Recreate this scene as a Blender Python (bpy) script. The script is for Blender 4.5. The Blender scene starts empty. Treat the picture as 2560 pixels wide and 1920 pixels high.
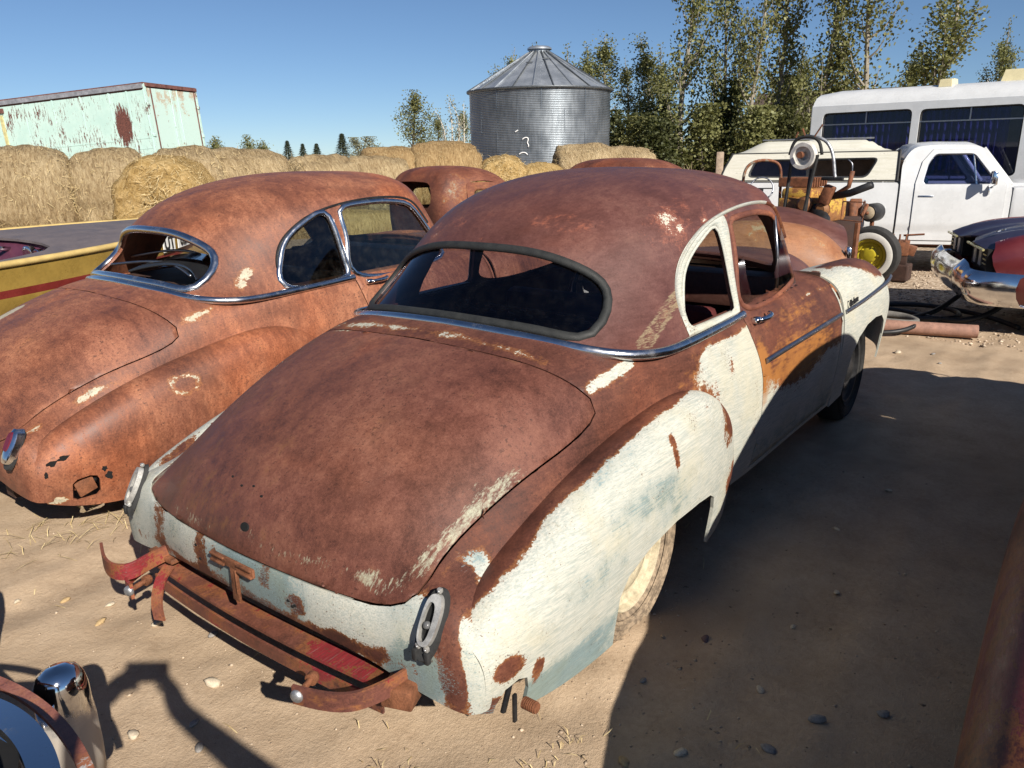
import bpy, bmesh, math, random
import numpy as np
from mathutils import Vector, Matrix
from mathutils.bvhtree import BVHTree

random.seed(7)
rng = np.random.default_rng(7)
R = math.radians
S = bpy.context.scene
C = S.collection

# ------------------------------------------------------------------ camera, sky, sun, exposure
cam_d = bpy.data.cameras.new('camera')
cam = bpy.data.objects.new('camera', cam_d)
C.objects.link(cam)
S.camera = cam
cam_d.sensor_fit = 'HORIZONTAL'
cam_d.sensor_width = 36.0
cam_d.lens = 36.0 * 1927.84 / 2560.0
cam_d.clip_start = 0.02
cam_d.clip_end = 3000.0
CAM = Vector((-2.1956, -1.9575, 1.6806))
_p, _y, _r = R(16.6148), R(37.046), R(-0.882)
_fw = Vector((math.cos(_p) * math.cos(_y), math.cos(_p) * math.sin(_y), -math.sin(_p)))
_rt = Vector((math.sin(_y), -math.cos(_y), 0))
_up = _rt.cross(_fw)
_rt, _up = math.cos(_r) * _rt + math.sin(_r) * _up, -math.sin(_r) * _rt + math.cos(_r) * _up
_m = Matrix((_rt, _up, -_fw)).transposed().to_4x4()
_m.translation = CAM
cam.matrix_world = _m

SUN_AZ, SUN_EL = R(-113.8), R(33.0)
sun_dir = Vector((math.cos(SUN_EL) * math.cos(SUN_AZ), math.cos(SUN_EL) * math.sin(SUN_AZ), math.sin(SUN_EL)))
W = bpy.data.worlds.new('World')
S.world = W
W.use_nodes = True
_n = W.node_tree.nodes
_n.clear()
_o = _n.new('ShaderNodeOutputWorld')
_b = _n.new('ShaderNodeBackground')
_s = _n.new('ShaderNodeTexSky')
_s.sky_type = 'NISHITA'
_s.sun_disc = False
_s.sun_elevation = SUN_EL
_s.sun_rotation = math.pi / 2 - SUN_AZ
_s.air_density = 0.9
_s.dust_density = 0.0
_s.ozone_density = 5.0
_s.altitude = 1400
_b.inputs['Strength'].default_value = 0.058
_tc = _n.new('ShaderNodeTexCoord')
_mp = _n.new('ShaderNodeVectorMath'); _mp.operation = 'MULTIPLY_ADD'
_mp.inputs[1].default_value = (1, 1, 0.95); _mp.inputs[2].default_value = (0, 0, 0.02)
W.node_tree.links.new(_tc.outputs['Generated'], _mp.inputs[0])
W.node_tree.links.new(_mp.outputs[0], _s.inputs['Vector'])
W.node_tree.links.new(_s.outputs[0], _b.inputs[0])
W.node_tree.links.new(_b.outputs[0], _o.inputs[0])

sun_d = bpy.data.lights.new('sun', 'SUN')
sun_d.energy = 5.0
sun_d.angle = R(0.53)
sun_d.color = (1.0, 0.93, 0.83)
sun = bpy.data.objects.new('sun', sun_d)
C.objects.link(sun)
sun.rotation_euler = sun_dir.to_track_quat('Z', 'Y').to_euler()

S.view_settings.view_transform = 'Standard'
S.view_settings.look = 'None'
S.view_settings.exposure = 0.58
S.view_settings.gamma = 1.0
S.view_settings.use_curve_mapping = False

# ------------------------------------------------------------------ helpers: objects
def tag(o, label=None, cat=None, group=None, kind=None):
    if label: o['label'] = label
    if cat: o['category'] = cat
    if group: o['group'] = group
    if kind: o['kind'] = kind
    return o

def empty(name, loc=(0, 0, 0), rz=0.0, parent=None):
    o = bpy.data.objects.new(name, None)
    o.empty_display_size = 0.1
    C.objects.link(o)
    o.location = loc
    o.rotation_euler = (0, 0, rz)
    if parent: o.parent = parent
    return o

def link(name, me, mat=None, parent=None):
    o = bpy.data.objects.new(name, me)
    C.objects.link(o)
    if mat is not None:
        for m in (mat if isinstance(mat, (list, tuple)) else [mat]):
            me.materials.append(m)
    if parent is not None: o.parent = parent
    return o

def mesh(name, v, f, mat=None, parent=None, smooth=True, attrs=None, mi=None):
    me = bpy.data.meshes.new(name)
    v = np.asarray(v, dtype=np.float64).reshape(-1, 3)
    me.from_pydata(v.tolist(), [], [list(map(int, q)) for q in f])
    if smooth: me.polygons.foreach_set('use_smooth', [True] * len(me.polygons))
    if attrs:
        for k, a in attrs.items():
            at = me.attributes.new(k, 'FLOAT', 'POINT')
            at.data.foreach_set('value', np.asarray(a, dtype=np.float32).ravel())
    o = link(name, me, mat, parent)
    if mi is not None: me.polygons.foreach_set('material_index', mi)
    me.update()
    return o

class MB:
    """collects plain shapes and links them as one mesh object"""
    def __init__(s): s.v = []; s.f = []; s.n = 0
    def add(s, v, f):
        v = np.asarray(v, float).reshape(-1, 3)
        s.v.append(v)
        s.f += [[i + s.n for i in q] for q in f]
        s.n += len(v)
        return s
    def box(s, c, d, rot=None, taper=None):
        x, y, z = [k / 2 for k in d]
        v = np.array([[-x, -y, -z], [x, -y, -z], [x, y, -z], [-x, y, -z], [-x, -y, z], [x, -y, z], [x, y, z], [-x, y, z]])
        if taper: v[4:, 0] *= taper[0]; v[4:, 1] *= taper[1]
        if rot is not None: v = v @ np.array(rot.to_matrix() if hasattr(rot, 'to_matrix') else rot).T
        return s.add(v + np.array(c), [[0, 3, 2, 1], [4, 5, 6, 7], [0, 1, 5, 4], [1, 2, 6, 5], [2, 3, 7, 6], [3, 0, 4, 7]])
    def bbox(s, c, d, b=0.01, rot=None):
        x, y, z = [k / 2 for k in d]
        b = min(b, x * .9, y * .9, z * .9)
        me = bmesh.new()
        bmesh.ops.create_cube(me, size=1.0)
        for q in me.verts: q.co = Vector((q.co.x * 2 * x, q.co.y * 2 * y, q.co.z * 2 * z))
        bmesh.ops.bevel(me, geom=me.edges[:], offset=b, segments=2, profile=.5, affect='EDGES')
        v = np.array([q.co[:] for q in me.verts])
        me.verts.index_update()
        f = [[q.index for q in p.verts] for p in me.faces]
        me.free()
        if rot is not None: v = v @ np.array(rot.to_matrix() if hasattr(rot, 'to_matrix') else rot).T
        return s.add(v + np.array(c), f)
    def tube(s, pts, r, n=8, cap=True, closed=False, squash=None):
        pts = np.asarray(pts, float)
        m = len(pts)
        rr = np.full(m, r) if np.isscalar(r) else np.asarray(r, float)
        t = np.gradient(pts, axis=0) if not closed else np.roll(pts, -1, 0) - np.roll(pts, 1, 0)
        t /= np.linalg.norm(t, axis=1)[:, None] + 1e-12
        ref = np.array([0, 0, 1.0]) if abs(t[0][2]) < .9 else np.array([1.0, 0, 0])
        a = np.cross(t[0], ref); a /= np.linalg.norm(a)
        V = []
        for i in range(m):
            a = a - t[i] * (a @ t[i]); a /= np.linalg.norm(a) + 1e-12
            b = np.cross(t[i], a)
            for k in range(n):
                w = 2 * math.pi * k / n
                V.append(pts[i] + rr[i] * (math.cos(w) * a * (1 if squash is None else squash) + math.sin(w) * b))
        F = []
        for i in range(m if closed else m - 1):
            j = (i + 1) % m
            for k in range(n):
                l = (k + 1) % n
                F.append([i * n + k, i * n + l, j * n + l, j * n + k])
        if cap and not closed:
            F.append(list(range(n))[::-1]); F.append([(m - 1) * n + k for k in range(n)])
        return s.add(V, F)
    def lathe(s, prof, n=32, axis='z', c=(0, 0, 0), closed=False):
        prof = np.asarray(prof, float)
        V = []
        for k in range(n):
            w = 2 * math.pi * k / n
            for q in prof:
                p = (q[0] * math.cos(w), q[0] * math.sin(w), q[1])
                if axis == 'y': p = (p[0], p[2], -p[1]) if False else (q[0] * math.cos(w), q[1], q[0] * math.sin(w))
                if axis == 'x': p = (q[1], q[0] * math.cos(w), q[0] * math.sin(w))
                V.append(p)
        m = len(prof)
        F = []
        for k in range(n):
            l = (k + 1) % n
            for i in range(m if closed else m - 1):
                j = (i + 1) % m
                q = [k * m + i, l * m + i, l * m + j, k * m + j]
                F.append(q if axis != 'y' else q[::-1])
        return s.add(np.array(V) + np.array(c), F)
    def prism(s, poly, a, b, plane='xz'):
        """extrude a 2D outline between a and b along the remaining axis"""
        n = len(poly)
        V = []
        for w in (a, b):
            for p in poly:
                V.append({'xz': (p[0], w, p[1]), 'xy': (p[0], p[1], w), 'yz': (w, p[0], p[1])}[plane])
        F = [list(range(n))[::-1], [n + i for i in range(n)]] + [[i, (i + 1) % n, n + (i + 1) % n, n + i] for i in range(n)]
        return s.add(V, F)
    def build(s, name, mat=None, parent=None, smooth=False, angle=None):
        v = np.concatenate(s.v) if s.v else np.zeros((0, 3))
        o = mesh(name, v, s.f, mat, parent, smooth or angle is not None)
        bm = bmesh.new(); bm.from_mesh(o.data)
        bmesh.ops.recalc_face_normals(bm, faces=bm.faces[:])
        bm.to_mesh(o.data); bm.free()
        if angle is not None: o.data.set_sharp_from_angle(angle=R(angle))
        return o

def kids(o): return list(o.children)

def copy_tree(o, parent=None):
    c = o.copy(); C.objects.link(c)
    if parent is not None: c.parent = parent
    for ch in kids(o): copy_tree(ch, c)
    return c

# ------------------------------------------------------------------ helpers: splines and surfaces
def nspline(t, P, q):
    """natural cubic spline through P (n,k) at t, read at q"""
    t = np.asarray(t, float); P = np.asarray(P, float); q = np.asarray(q, float)
    n = len(t); h = np.diff(t)
    A = np.zeros((n, n)); B = np.zeros((n, P.shape[1]))
    A[0, 0] = A[-1, -1] = 1
    for i in range(1, n - 1):
        A[i, i - 1] = h[i - 1]; A[i, i] = 2 * (h[i - 1] + h[i]); A[i, i + 1] = h[i]
        B[i] = 6 * ((P[i + 1] - P[i]) / h[i] - (P[i] - P[i - 1]) / h[i - 1])
    M = np.linalg.solve(A, B)
    k = np.clip(np.searchsorted(t, q) - 1, 0, n - 2)
    hk = h[k][:, None]; a = (t[k + 1] - q)[:, None]; b = (q - t[k])[:, None]
    return (M[k] * a ** 3 + M[k + 1] * b ** 3) / (6 * hk) + (P[k] / hk - M[k] * hk / 6) * a + (P[k + 1] / hk - M[k + 1] * hk / 6) * b

def curve(P, n, closed=False):
    P = np.asarray(P, float)
    if closed:
        k = len(P)
        Q = np.concatenate([P[-3:], P, P[:3]])
        d = np.linalg.norm(np.diff(Q, axis=0), axis=1) ** .5
        t = np.concatenate([[0], np.cumsum(d)])
        return nspline(t, Q, np.linspace(t[3], t[3 + k], n, endpoint=False))
    d = np.linalg.norm(np.diff(P, axis=0), axis=1) ** .5
    t = np.concatenate([[0], np.cumsum(d)])
    return nspline(t, P, np.linspace(0, t[-1], n))

def surf(G, nu, nv):
    """bicubic surface through the control grid G[row][col] -> (nu,nv,3)"""
    G = np.asarray(G, float)
    def par(A):
        d = np.linalg.norm(np.diff(A, axis=0), axis=2).mean(axis=1) ** .6
        t = np.concatenate([[0], np.cumsum(d)])
        return t / t[-1]
    tu = par(G); tv = par(G.transpose(1, 0, 2))
    r, c, _ = G.shape
    A = nspline(tu, G.reshape(r, c * 3), np.linspace(0, 1, nu)).reshape(nu, c, 3)
    A = A.transpose(1, 0, 2).reshape(c, nu * 3)
    return nspline(tv, A, np.linspace(0, 1, nv)).reshape(nv, nu, 3).transpose(1, 0, 2)

def gridfaces(nu, nv, flip=False):
    f = []
    for i in range(nu - 1):
        for j in range(nv - 1):
            q = [i * nv + j, i * nv + j + 1, (i + 1) * nv + j + 1, (i + 1) * nv + j]
            f.append(q[::-1] if flip else q)
    return f

def mirror_full(P):
    """half grid (rows, cols from the centre line out, y>=0) -> full grid, right to left"""
    Rr = P[:, ::-1].copy(); Rr[:, :, 1] *= -1
    return np.concatenate([Rr, P[:, 1:]], axis=1)

def to_bm(P, flip=False):
    nu, nv, _ = P.shape
    bm = bmesh.new()
    vs = [bm.verts.new(p) for p in P.reshape(-1, 3)]
    for q in gridfaces(nu, nv, flip): bm.faces.new([vs[i] for i in q])
    bm.normal_update()
    return bm

def inside(poly, p):
    x, y = p; c = False; n = len(poly); j = n - 1
    for i in range(n):
        xi, yi = poly[i]; xj, yj = poly[j]
        if (yi > y) != (yj > y) and x < (xj - xi) * (y - yi) / (yj - yi) + xi: c = not c
        j = i
    return c

def cut(bm, poly, ax, test=lambda c: True, take=False, keep=False):
    """slit the skin along a 2D outline seen along one axis; drop (or return as a new bmesh) what lies inside"""
    a, b = ax
    n = len(poly)
    X0 = min(p[0] for p in poly) - .03; X1 = max(p[0] for p in poly) + .03
    Y0 = min(p[1] for p in poly) - .03; Y1 = max(p[1] for p in poly) + .03
    cand = []
    for f in bm.faces:
        c = f.calc_center_median()
        if X0 <= c[a] <= X1 and Y0 <= c[b] <= Y1 and test(c): cand.append(f)
    for i in range(n):
        p = poly[i]; q = poly[(i + 1) % n]
        lo = (min(p[0], q[0]) - .004, min(p[1], q[1]) - .004); hi = (max(p[0], q[0]) + .004, max(p[1], q[1]) + .004)
        fs = []; rest = []
        for f in cand:
            c = f.verts[0].co
            if abs(c[a] - (lo[0] + hi[0]) / 2) > (hi[0] - lo[0]) / 2 + .12 or abs(c[b] - (lo[1] + hi[1]) / 2) > (hi[1] - lo[1]) / 2 + .12:
                rest.append(f); continue
            xs = [v.co[a] for v in f.verts]; ys = [v.co[b] for v in f.verts]
            if max(xs) < lo[0] or min(xs) > hi[0] or max(ys) < lo[1] or min(ys) > hi[1]: rest.append(f)
            else: fs.append(f)
        if not fs: continue
        no = [0, 0, 0]; no[a] = q[1] - p[1]; no[b] = -(q[0] - p[0])
        co = [0, 0, 0]; co[a] = p[0]; co[b] = p[1]
        no = Vector(no)
        if no.length < 1e-9: continue
        es = list({e for f in fs for e in f.edges}); vs = list({v for f in fs for v in f.verts})
        r = bmesh.ops.bisect_plane(bm, geom=vs + es + fs, dist=1e-5, plane_co=Vector(co), plane_no=no.normalized())
        cand = rest + list({g for g in r['geom'] if isinstance(g, bmesh.types.BMFace) and g.is_valid})
    ins = []
    for f in cand:
        c = f.calc_center_median()
        if inside(poly, (c[a], c[b])): ins.append(f)
    out = None
    if take:
        out = bmesh.new(); mp = {}
        for f in ins:
            vv = []
            for v in f.verts:
                if v not in mp: mp[v] = out.verts.new(v.co)
                vv.append(mp[v])
            try: out.faces.new(vv)
            except ValueError: pass
        out.normal_update()
    if not keep: bmesh.ops.delete(bm, geom=ins, context='FACES')
    bm.normal_update()
    return out

def shell_arrays(bm, t):
    """give a skin its sheet-metal thickness, edges turned in as real rims"""
    bmesh.ops.remove_doubles(bm, verts=bm.verts[:], dist=2e-4)
    loose = [v for v in bm.verts if not v.link_faces]
    if loose: bmesh.ops.delete(bm, geom=loose, context='VERTS')
    bm.normal_update()
    bm.verts.index_update()
    V = np.array([v.co[:] for v in bm.verts]); N = np.array([v.normal[:] for v in bm.verts])
    F = [[v.index for v in f.verts] for f in bm.faces]
    n = len(V)
    B = V - N * t
    vs = [V, B]; fs = list(F) + [[i + n for i in q[::-1]] for q in F]
    base = 2 * n
    ev = []
    for e in bm.edges:
        if len(e.link_faces) == 1:
            l = e.link_loops[0]
            i, j = l.vert.index, l.link_loop_next.vert.index
            ev += [V[j], V[i], B[i], B[j]]
            fs.append([base, base + 1, base + 2, base + 3]); base += 4
    if ev: vs.append(np.array(ev))
    bm.free()
    return np.concatenate(vs), fs

SKINS = {}
def skin(name, key, fn, t, mat, parent, attr_fn=None):
    """a sheet-metal panel; the same panel on another car reuses its shape"""
    if key not in SKINS: SKINS[key] = shell_arrays(fn(), t)
    V, F = SKINS[key]
    return mesh(name, V, F, mat, parent, True, attr_fn(V) if attr_fn else None)
# ------------------------------------------------------------------ helpers: materials
class NT:
    def __init__(s, name):
        s.m = bpy.data.materials.new(name); s.m.use_nodes = True
        s.t = s.m.node_tree; s.t.nodes.clear()
        s.out = s.t.nodes.new('ShaderNodeOutputMaterial')
        s._c = {}
    def lk(s, a, inp):
        if isinstance(a, bpy.types.NodeSocket): s.t.links.new(a, inp)
        elif a is not None:
            if inp.type == 'RGBA' and not hasattr(a, '__len__'): a = (a, a, a, 1)
            elif inp.type == 'RGBA' and len(a) == 3: a = tuple(a) + (1,)
            inp.default_value = a
    def coord(s, k='Object'):
        if k not in s._c: s._c[k] = s.t.nodes.new('ShaderNodeTexCoord').outputs[k]
        return s._c[k]
    def rand(s):
        return s.t.nodes.new('ShaderNodeObjectInfo').outputs['Random']
    def attr(s, k):
        n = s.t.nodes.new('ShaderNodeAttribute'); n.attribute_name = k
        return n.outputs['Fac']
    def mapv(s, v=None, scale=(1, 1, 1), rot=(0, 0, 0), loc=(0, 0, 0)):
        n = s.t.nodes.new('ShaderNodeMapping')
        s.lk(v or s.coord(), n.inputs['Vector'])
        n.inputs['Scale'].default_value = scale; n.inputs['Rotation'].default_value = rot; n.inputs['Location'].default_value = loc
        return n.outputs[0]
    def noise(s, v=None, scale=5, detail=6, rough=.6, dist=0, color=False):
        n = s.t.nodes.new('ShaderNodeTexNoise')
        s.lk(v or s.coord(), n.inputs['Vector'])
        n.inputs['Scale'].default_value = scale; n.inputs['Detail'].default_value = detail
        n.inputs['Roughness'].default_value = rough; n.inputs['Distortion'].default_value = dist
        return n.outputs['Color' if color else 'Fac']
    def voro(s, v=None, scale=5, feat='F1', out='Distance', rnd=1.0):
        n = s.t.nodes.new('ShaderNodeTexVoronoi'); n.feature = feat
        s.lk(v or s.coord(), n.inputs['Vector']); n.inputs['Scale'].default_value = scale
        n.inputs['Randomness'].default_value = rnd
        return n.outputs[out]
    def wave(s, v=None, scale=5, dist=0, axis='X', detail=2):
        n = s.t.nodes.new('ShaderNodeTexWave'); n.bands_direction = axis
        s.lk(v or s.coord(), n.inputs['Vector']); n.inputs['Scale'].default_value = scale
        n.inputs['Distortion'].default_value = dist; n.inputs['Detail'].default_value = detail
        return n.outputs['Fac']
    def sep(s, v=None):
        n = s.t.nodes.new('ShaderNodeSeparateXYZ'); s.lk(v or s.coord(), n.inputs[0])
        return n.outputs
    def ma(s, op, a, b=0.0, c=None, clamp=False):
        n = s.t.nodes.new('ShaderNodeMath'); n.operation = op; n.use_clamp = clamp
        s.lk(a, n.inputs[0]); s.lk(b, n.inputs[1])
        if c is not None: s.lk(c, n.inputs[2])
        return n.outputs[0]
    def ss(s, x, lo, hi, a=0.0, b=1.0, smooth=True):
        n = s.t.nodes.new('ShaderNodeMapRange'); n.interpolation_type = 'SMOOTHSTEP' if smooth else 'LINEAR'
        s.lk(x, n.inputs['Value'])
        for k, w in zip(('From Min', 'From Max', 'To Min', 'To Max'), (lo, hi, a, b)): s.lk(w, n.inputs[k])
        return n.outputs[0]
    def mix(s, f, a, b, mode='MIX'):
        n = s.t.nodes.new('ShaderNodeMix'); n.data_type = 'RGBA'; n.blend_type = mode
        s.lk(f, n.inputs['Factor']); s.lk(a, n.inputs[6]); s.lk(b, n.inputs[7])
        return n.outputs[2]
    def ramp(s, f, stops):
        n = s.t.nodes.new('ShaderNodeValToRGB'); e = n.color_ramp.elements
        while len(e) < len(stops): e.new(.5)
        for q, (p, c) in zip(e, stops):
            q.position = p; q.color = tuple(c) + (1,) if len(c) == 3 else c
        s.lk(f, n.inputs[0])
        return n.outputs[0]
    def bump(s, h, strength=.3, dist=.01, normal=None):
        n = s.t.nodes.new('ShaderNodeBump'); n.inputs['Strength'].default_value = strength; n.inputs['Distance'].default_value = dist
        s.lk(h, n.inputs['Height'])
        if normal is not None: s.lk(normal, n.inputs['Normal'])
        return n.outputs[0]
    def bsdf(s, col, rough=.6, metal=0.0, spec=.5, normal=None, coat=0.0, emit=None, trans=0.0):
        n = s.t.nodes.new('ShaderNodeBsdfPrincipled')
        s.lk(col, n.inputs['Base Color']); s.lk(rough, n.inputs['Roughness']); s.lk(metal, n.inputs['Metallic'])
        s.lk(spec, n.inputs['Specular IOR Level']); s.lk(coat, n.inputs['Coat Weight']); n.inputs['Coat Roughness'].default_value = .08
        if normal is not None: s.lk(normal, n.inputs['Normal'])
        return n.outputs[0]
    def done(s, sh):
        s.t.links.new(sh, s.out.inputs[0]); return s.m

def srgb(r, g, b):
    return tuple(((c / 255) / 12.92 if c / 255 <= .04045 else ((c / 255 + .055) / 1.055) ** 2.4) for c in (r, g, b))

def plain(name, col, rough=.6, metal=0.0, spec=.4, var=.25, scale=9, bump=.15, coat=0.0):
    T = NT(name)
    a = T.noise(scale=scale, detail=8, rough=.65); b = T.noise(scale=scale * 9, detail=4)
    lo = tuple(c * (1 - var) for c in col); hi = tuple(min(1, c * (1 + var)) for c in col)
    c = T.mix(T.ss(T.ma('MULTIPLY_ADD', a, .7, T.ma('MULTIPLY', b, .3)), .3, .7), lo, hi)
    return T.done(T.bsdf(c, T.ss(a, .3, .7, max(0, rough - .1), min(1, rough + .1)), metal, spec, T.bump(b, bump, .004) if bump else None, coat))

def glass(name, tint=(.75, .8, .78), refl=.06, rough=.02, dusty=.03):
    T = NT(name)
    fr = T.t.nodes.new('ShaderNodeFresnel'); fr.inputs[0].default_value = 1.45
    tr = T.t.nodes.new('ShaderNodeBsdfTransparent'); T.lk(tint, tr.inputs[0])
    gl = T.t.nodes.new('ShaderNodeBsdfGlossy'); gl.inputs['Roughness'].default_value = rough
    T.lk((.9, .93, 1), gl.inputs[0])
    di = T.t.nodes.new('ShaderNodeBsdfDiffuse'); T.lk((.35, .32, .28), di.inputs[0])
    dust = T.ss(T.noise(scale=18, detail=8, rough=.7), .4, .9, 0.0, dusty)
    m1 = T.t.nodes.new('ShaderNodeMixShader'); bf = T.t.nodes.new('ShaderNodeNewGeometry').outputs['Backfacing']
    T.lk(T.ma('MULTIPLY', T.ma('ADD', fr.outputs[0], refl, clamp=True), T.ma('SUBTRACT', 1.0, bf)), m1.inputs[0])
    T.t.links.new(tr.outputs[0], m1.inputs[1]); T.t.links.new(gl.outputs[0], m1.inputs[2])
    m2 = T.t.nodes.new('ShaderNodeMixShader'); T.lk(dust, m2.inputs[0])
    T.t.links.new(m1.outputs[0], m2.inputs[1]); T.t.links.new(di.outputs[0], m2.inputs[2])
    return T.done(m2.outputs[0])

def rusty_paint(name, rust, paint, primer=(.20, .25, .25), stain=(.30, .12, .03), rough=.62, kx=(1.6, 5, 9), flecks=0.0, spec=.35, mott=1.0, grain=1.0):
    """bare rust under what is left of the paint: w = paint left, g = primer showing, o = orange run-off"""
    T = NT(name)
    w, g, o = T.attr('w'), T.attr('g'), T.attr('o')
    big = T.noise(scale=3.2, detail=9, rough=.62, dist=.3)
    mid = T.noise(scale=13, detail=9, rough=.68, dist=.25)
    fine = T.noise(scale=120, detail=3, rough=.7)
    grit = T.noise(scale=380, detail=2, rough=.6)
    st = T.noise(T.mapv(scale=kx), scale=7, detail=8, rough=.7)
    st2 = T.noise(T.mapv(scale=(kx[0] * .6, kx[1] * 3, kx[2] * 3), rot=(0, R(7), 0)), scale=9, detail=7, rough=.75)
    # rust: dark, mid, bright in clouds and streaks
    k = T.ma('MULTIPLY_ADD', T.ma('SUBTRACT', big, .5), 1.5 * mott, T.ma('MULTIPLY_ADD', T.ma('SUBTRACT', st, .5), .75 * mott, .5))
    k = T.ma('MULTIPLY_ADD', T.ma('SUBTRACT', fine, .5), .55 * grain, k)
    k = T.ma('MULTIPLY_ADD', T.ma('SUBTRACT', grit, .5), .55 * grain, k)
    rc = T.ramp(k, [(.12, rust[0]), (.5, rust[1]), (.88, rust[2])])
    # pits, rubbed streaks and pale scratches in the bare metal
    pit = T.ss(T.ma('ADD', T.noise(scale=75, detail=4, rough=.75), T.ma('MULTIPLY', T.ma('SUBTRACT', big, .5), .3)), .585, .66, 0, .6 * grain)
    rc = T.mix(pit, rc, tuple(c * .55 for c in rust[0]))
    blo = T.ss(T.noise(scale=6.5, detail=10, rough=.72, dist=.5), .52, .60, 0, .38 * mott)
    rc = T.mix(blo, rc, tuple(a_ * .6 + b_ * .4 for a_, b_ in zip(rust[0], rust[1])))
    rub = T.ss(T.noise(T.mapv(scale=(2.2, 26, 30), rot=(0, R(9), R(14))), scale=4, detail=6, rough=.75), .60, .74, 0, .38)
    rc = T.mix(rub, rc, tuple(min(1, c * 1.25 + .015) for c in rust[2]))
    # hue drifts over the panel, towards orange here and towards purple brown there
    hue = T.noise(scale=1.15, detail=5, rough=.6, dist=.4)
    rc = T.mix(T.ss(hue, .46, .66, 0, .55), rc, T.mix(1.0, rc, (1.35, 1.02, .72), 'MULTIPLY'))
    rc = T.mix(T.ss(hue, .52, .36, 0, .6), rc, T.mix(1.0, rc, (.80, .74, .84), 'MULTIPLY'))
    # orange runs
    om = T.ss(T.ma('ADD', T.ma('MULTIPLY_ADD', T.ma('SUBTRACT', st, .5), .9, o), T.ma('MULTIPLY', T.ma('SUBTRACT', mid, .5), .7)), .42, .8)
    rc = T.mix(om, rc, stain)
    # primer and paint
    e = T.ma('ADD', T.ma('MULTIPLY', T.ma('SUBTRACT', mid, .5), 1.35), T.ma('MULTIPLY', T.ma('SUBTRACT', fine, .5), .45))
    e = T.ma('MULTIPLY_ADD', T.ma('SUBTRACT', st2, .5), .55, e)
    e = T.ma('MULTIPLY_ADD', T.ma('SUBTRACT', big, .5), .95, e)
    es = T.ma('ADD', T.ma('MULTIPLY', e, .55), T.ma('MULTIPLY', T.ma('SUBTRACT', st2, .5), 1.3))
    wm = T.ma('ADD', w, e)
    pm = T.ss(wm, .46, .53)
    edge = T.ma('MULTIPLY', T.ss(wm, .22, .5), T.ma('SUBTRACT', 1.0, pm))
    gm = T.ma('ADD', g, es)
    gmask = T.ss(gm, .40, .66, 0, .88)
    gl = T.mix(T.ss(st2, .35, .65), tuple(c * .75 for c in primer), tuple(min(1, c * 1.3) for c in primer))
    gl = T.mix(T.ss(big, .42, .62, 0, .5), gl, tuple(c * f for c, f in zip(primer, (1.15, 1.0, .78))))
    dirt = T.ss(T.ma('ADD', mid, T.ma('MULTIPLY', T.ma('SUBTRACT', fine, .5), .8)), .50, .82, 0, .42)
    pc = T.mix(T.ss(st2, .36, .64), tuple(c * f for c, f in zip(paint, (.60, .67, .70))), paint)
    pc = T.mix(T.ss(big, .45, .66, 0, .45), pc, tuple(c * f for c, f in zip(paint, (.92, .86, .70))))
    pc = T.mix(dirt, pc, tuple(c * f for c, f in zip(paint, (.66, .60, .48))))
    scr = T.noise(T.mapv(scale=(1.3, 34, 46), rot=(0, R(-12), 0)), scale=6, detail=3, rough=.8)
    pc = T.mix(T.ss(scr, .57, .66, 0, .42), pc, tuple(c * .95 for c in primer))
    scr2 = T.noise(T.mapv(scale=(26, 30, 2.0), rot=(0, R(25), 0)), scale=5, detail=3, rough=.8)
    pc = T.mix(T.ss(scr2, .61, .69, 0, .35), pc, tuple(c * f for c, f in zip(paint, (.6, .58, .52))))
    near = T.ss(w, .55, 1.05, .075, 0)
    spk = T.ss(T.ma('ADD', T.noise(scale=150, detail=2, rough=.6), T.ma('ADD', near, T.ma('MULTIPLY', T.ma('SUBTRACT', mid, .5), .35))), .70, .75, 0, .85)
    pc = T.mix(gmask, pc, gl)
    pc = T.mix(spk, pc, tuple(c * .8 for c in rust[1]))
    pc = T.mix(T.ma('MULTIPLY', om, T.ss(o, .25, .9, 0, .62)), pc, stain)
    col = T.mix(T.ma('MULTIPLY', edge, .40), rc, tuple(c * 1.2 for c in stain))
    # primer can stand on bare rust too
    rg = T.ss(T.ma('ADD', g, es), .60, .80, 0, .9)
    col = T.mix(rg, col, T.mix(T.ss(fine, .42, .60, 0, .45), gl, rc))
    col = T.mix(pm, col, pc)
    h = T.ma('ADD', T.ma('MULTIPLY', pm, .5), T.ma('ADD', T.ma('MULTIPLY', fine, .35), T.ma('MULTIPLY', grit, .2)))
    h = T.ma('ADD', h, T.ma('ADD', T.ma('MULTIPLY', T.noise(scale=3.6, detail=2), 2.2), T.ma('MULTIPLY', pit, -.5)))
    rg_ = T.ma('SUBTRACT', T.ss(k, .2, .8, rough - .1, rough + .14), T.ma('MULTIPLY', pm, .08))
    return T.done(T.bsdf(col, rg_, 0.0, spec, T.bump(h, .22, .003)))

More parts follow.
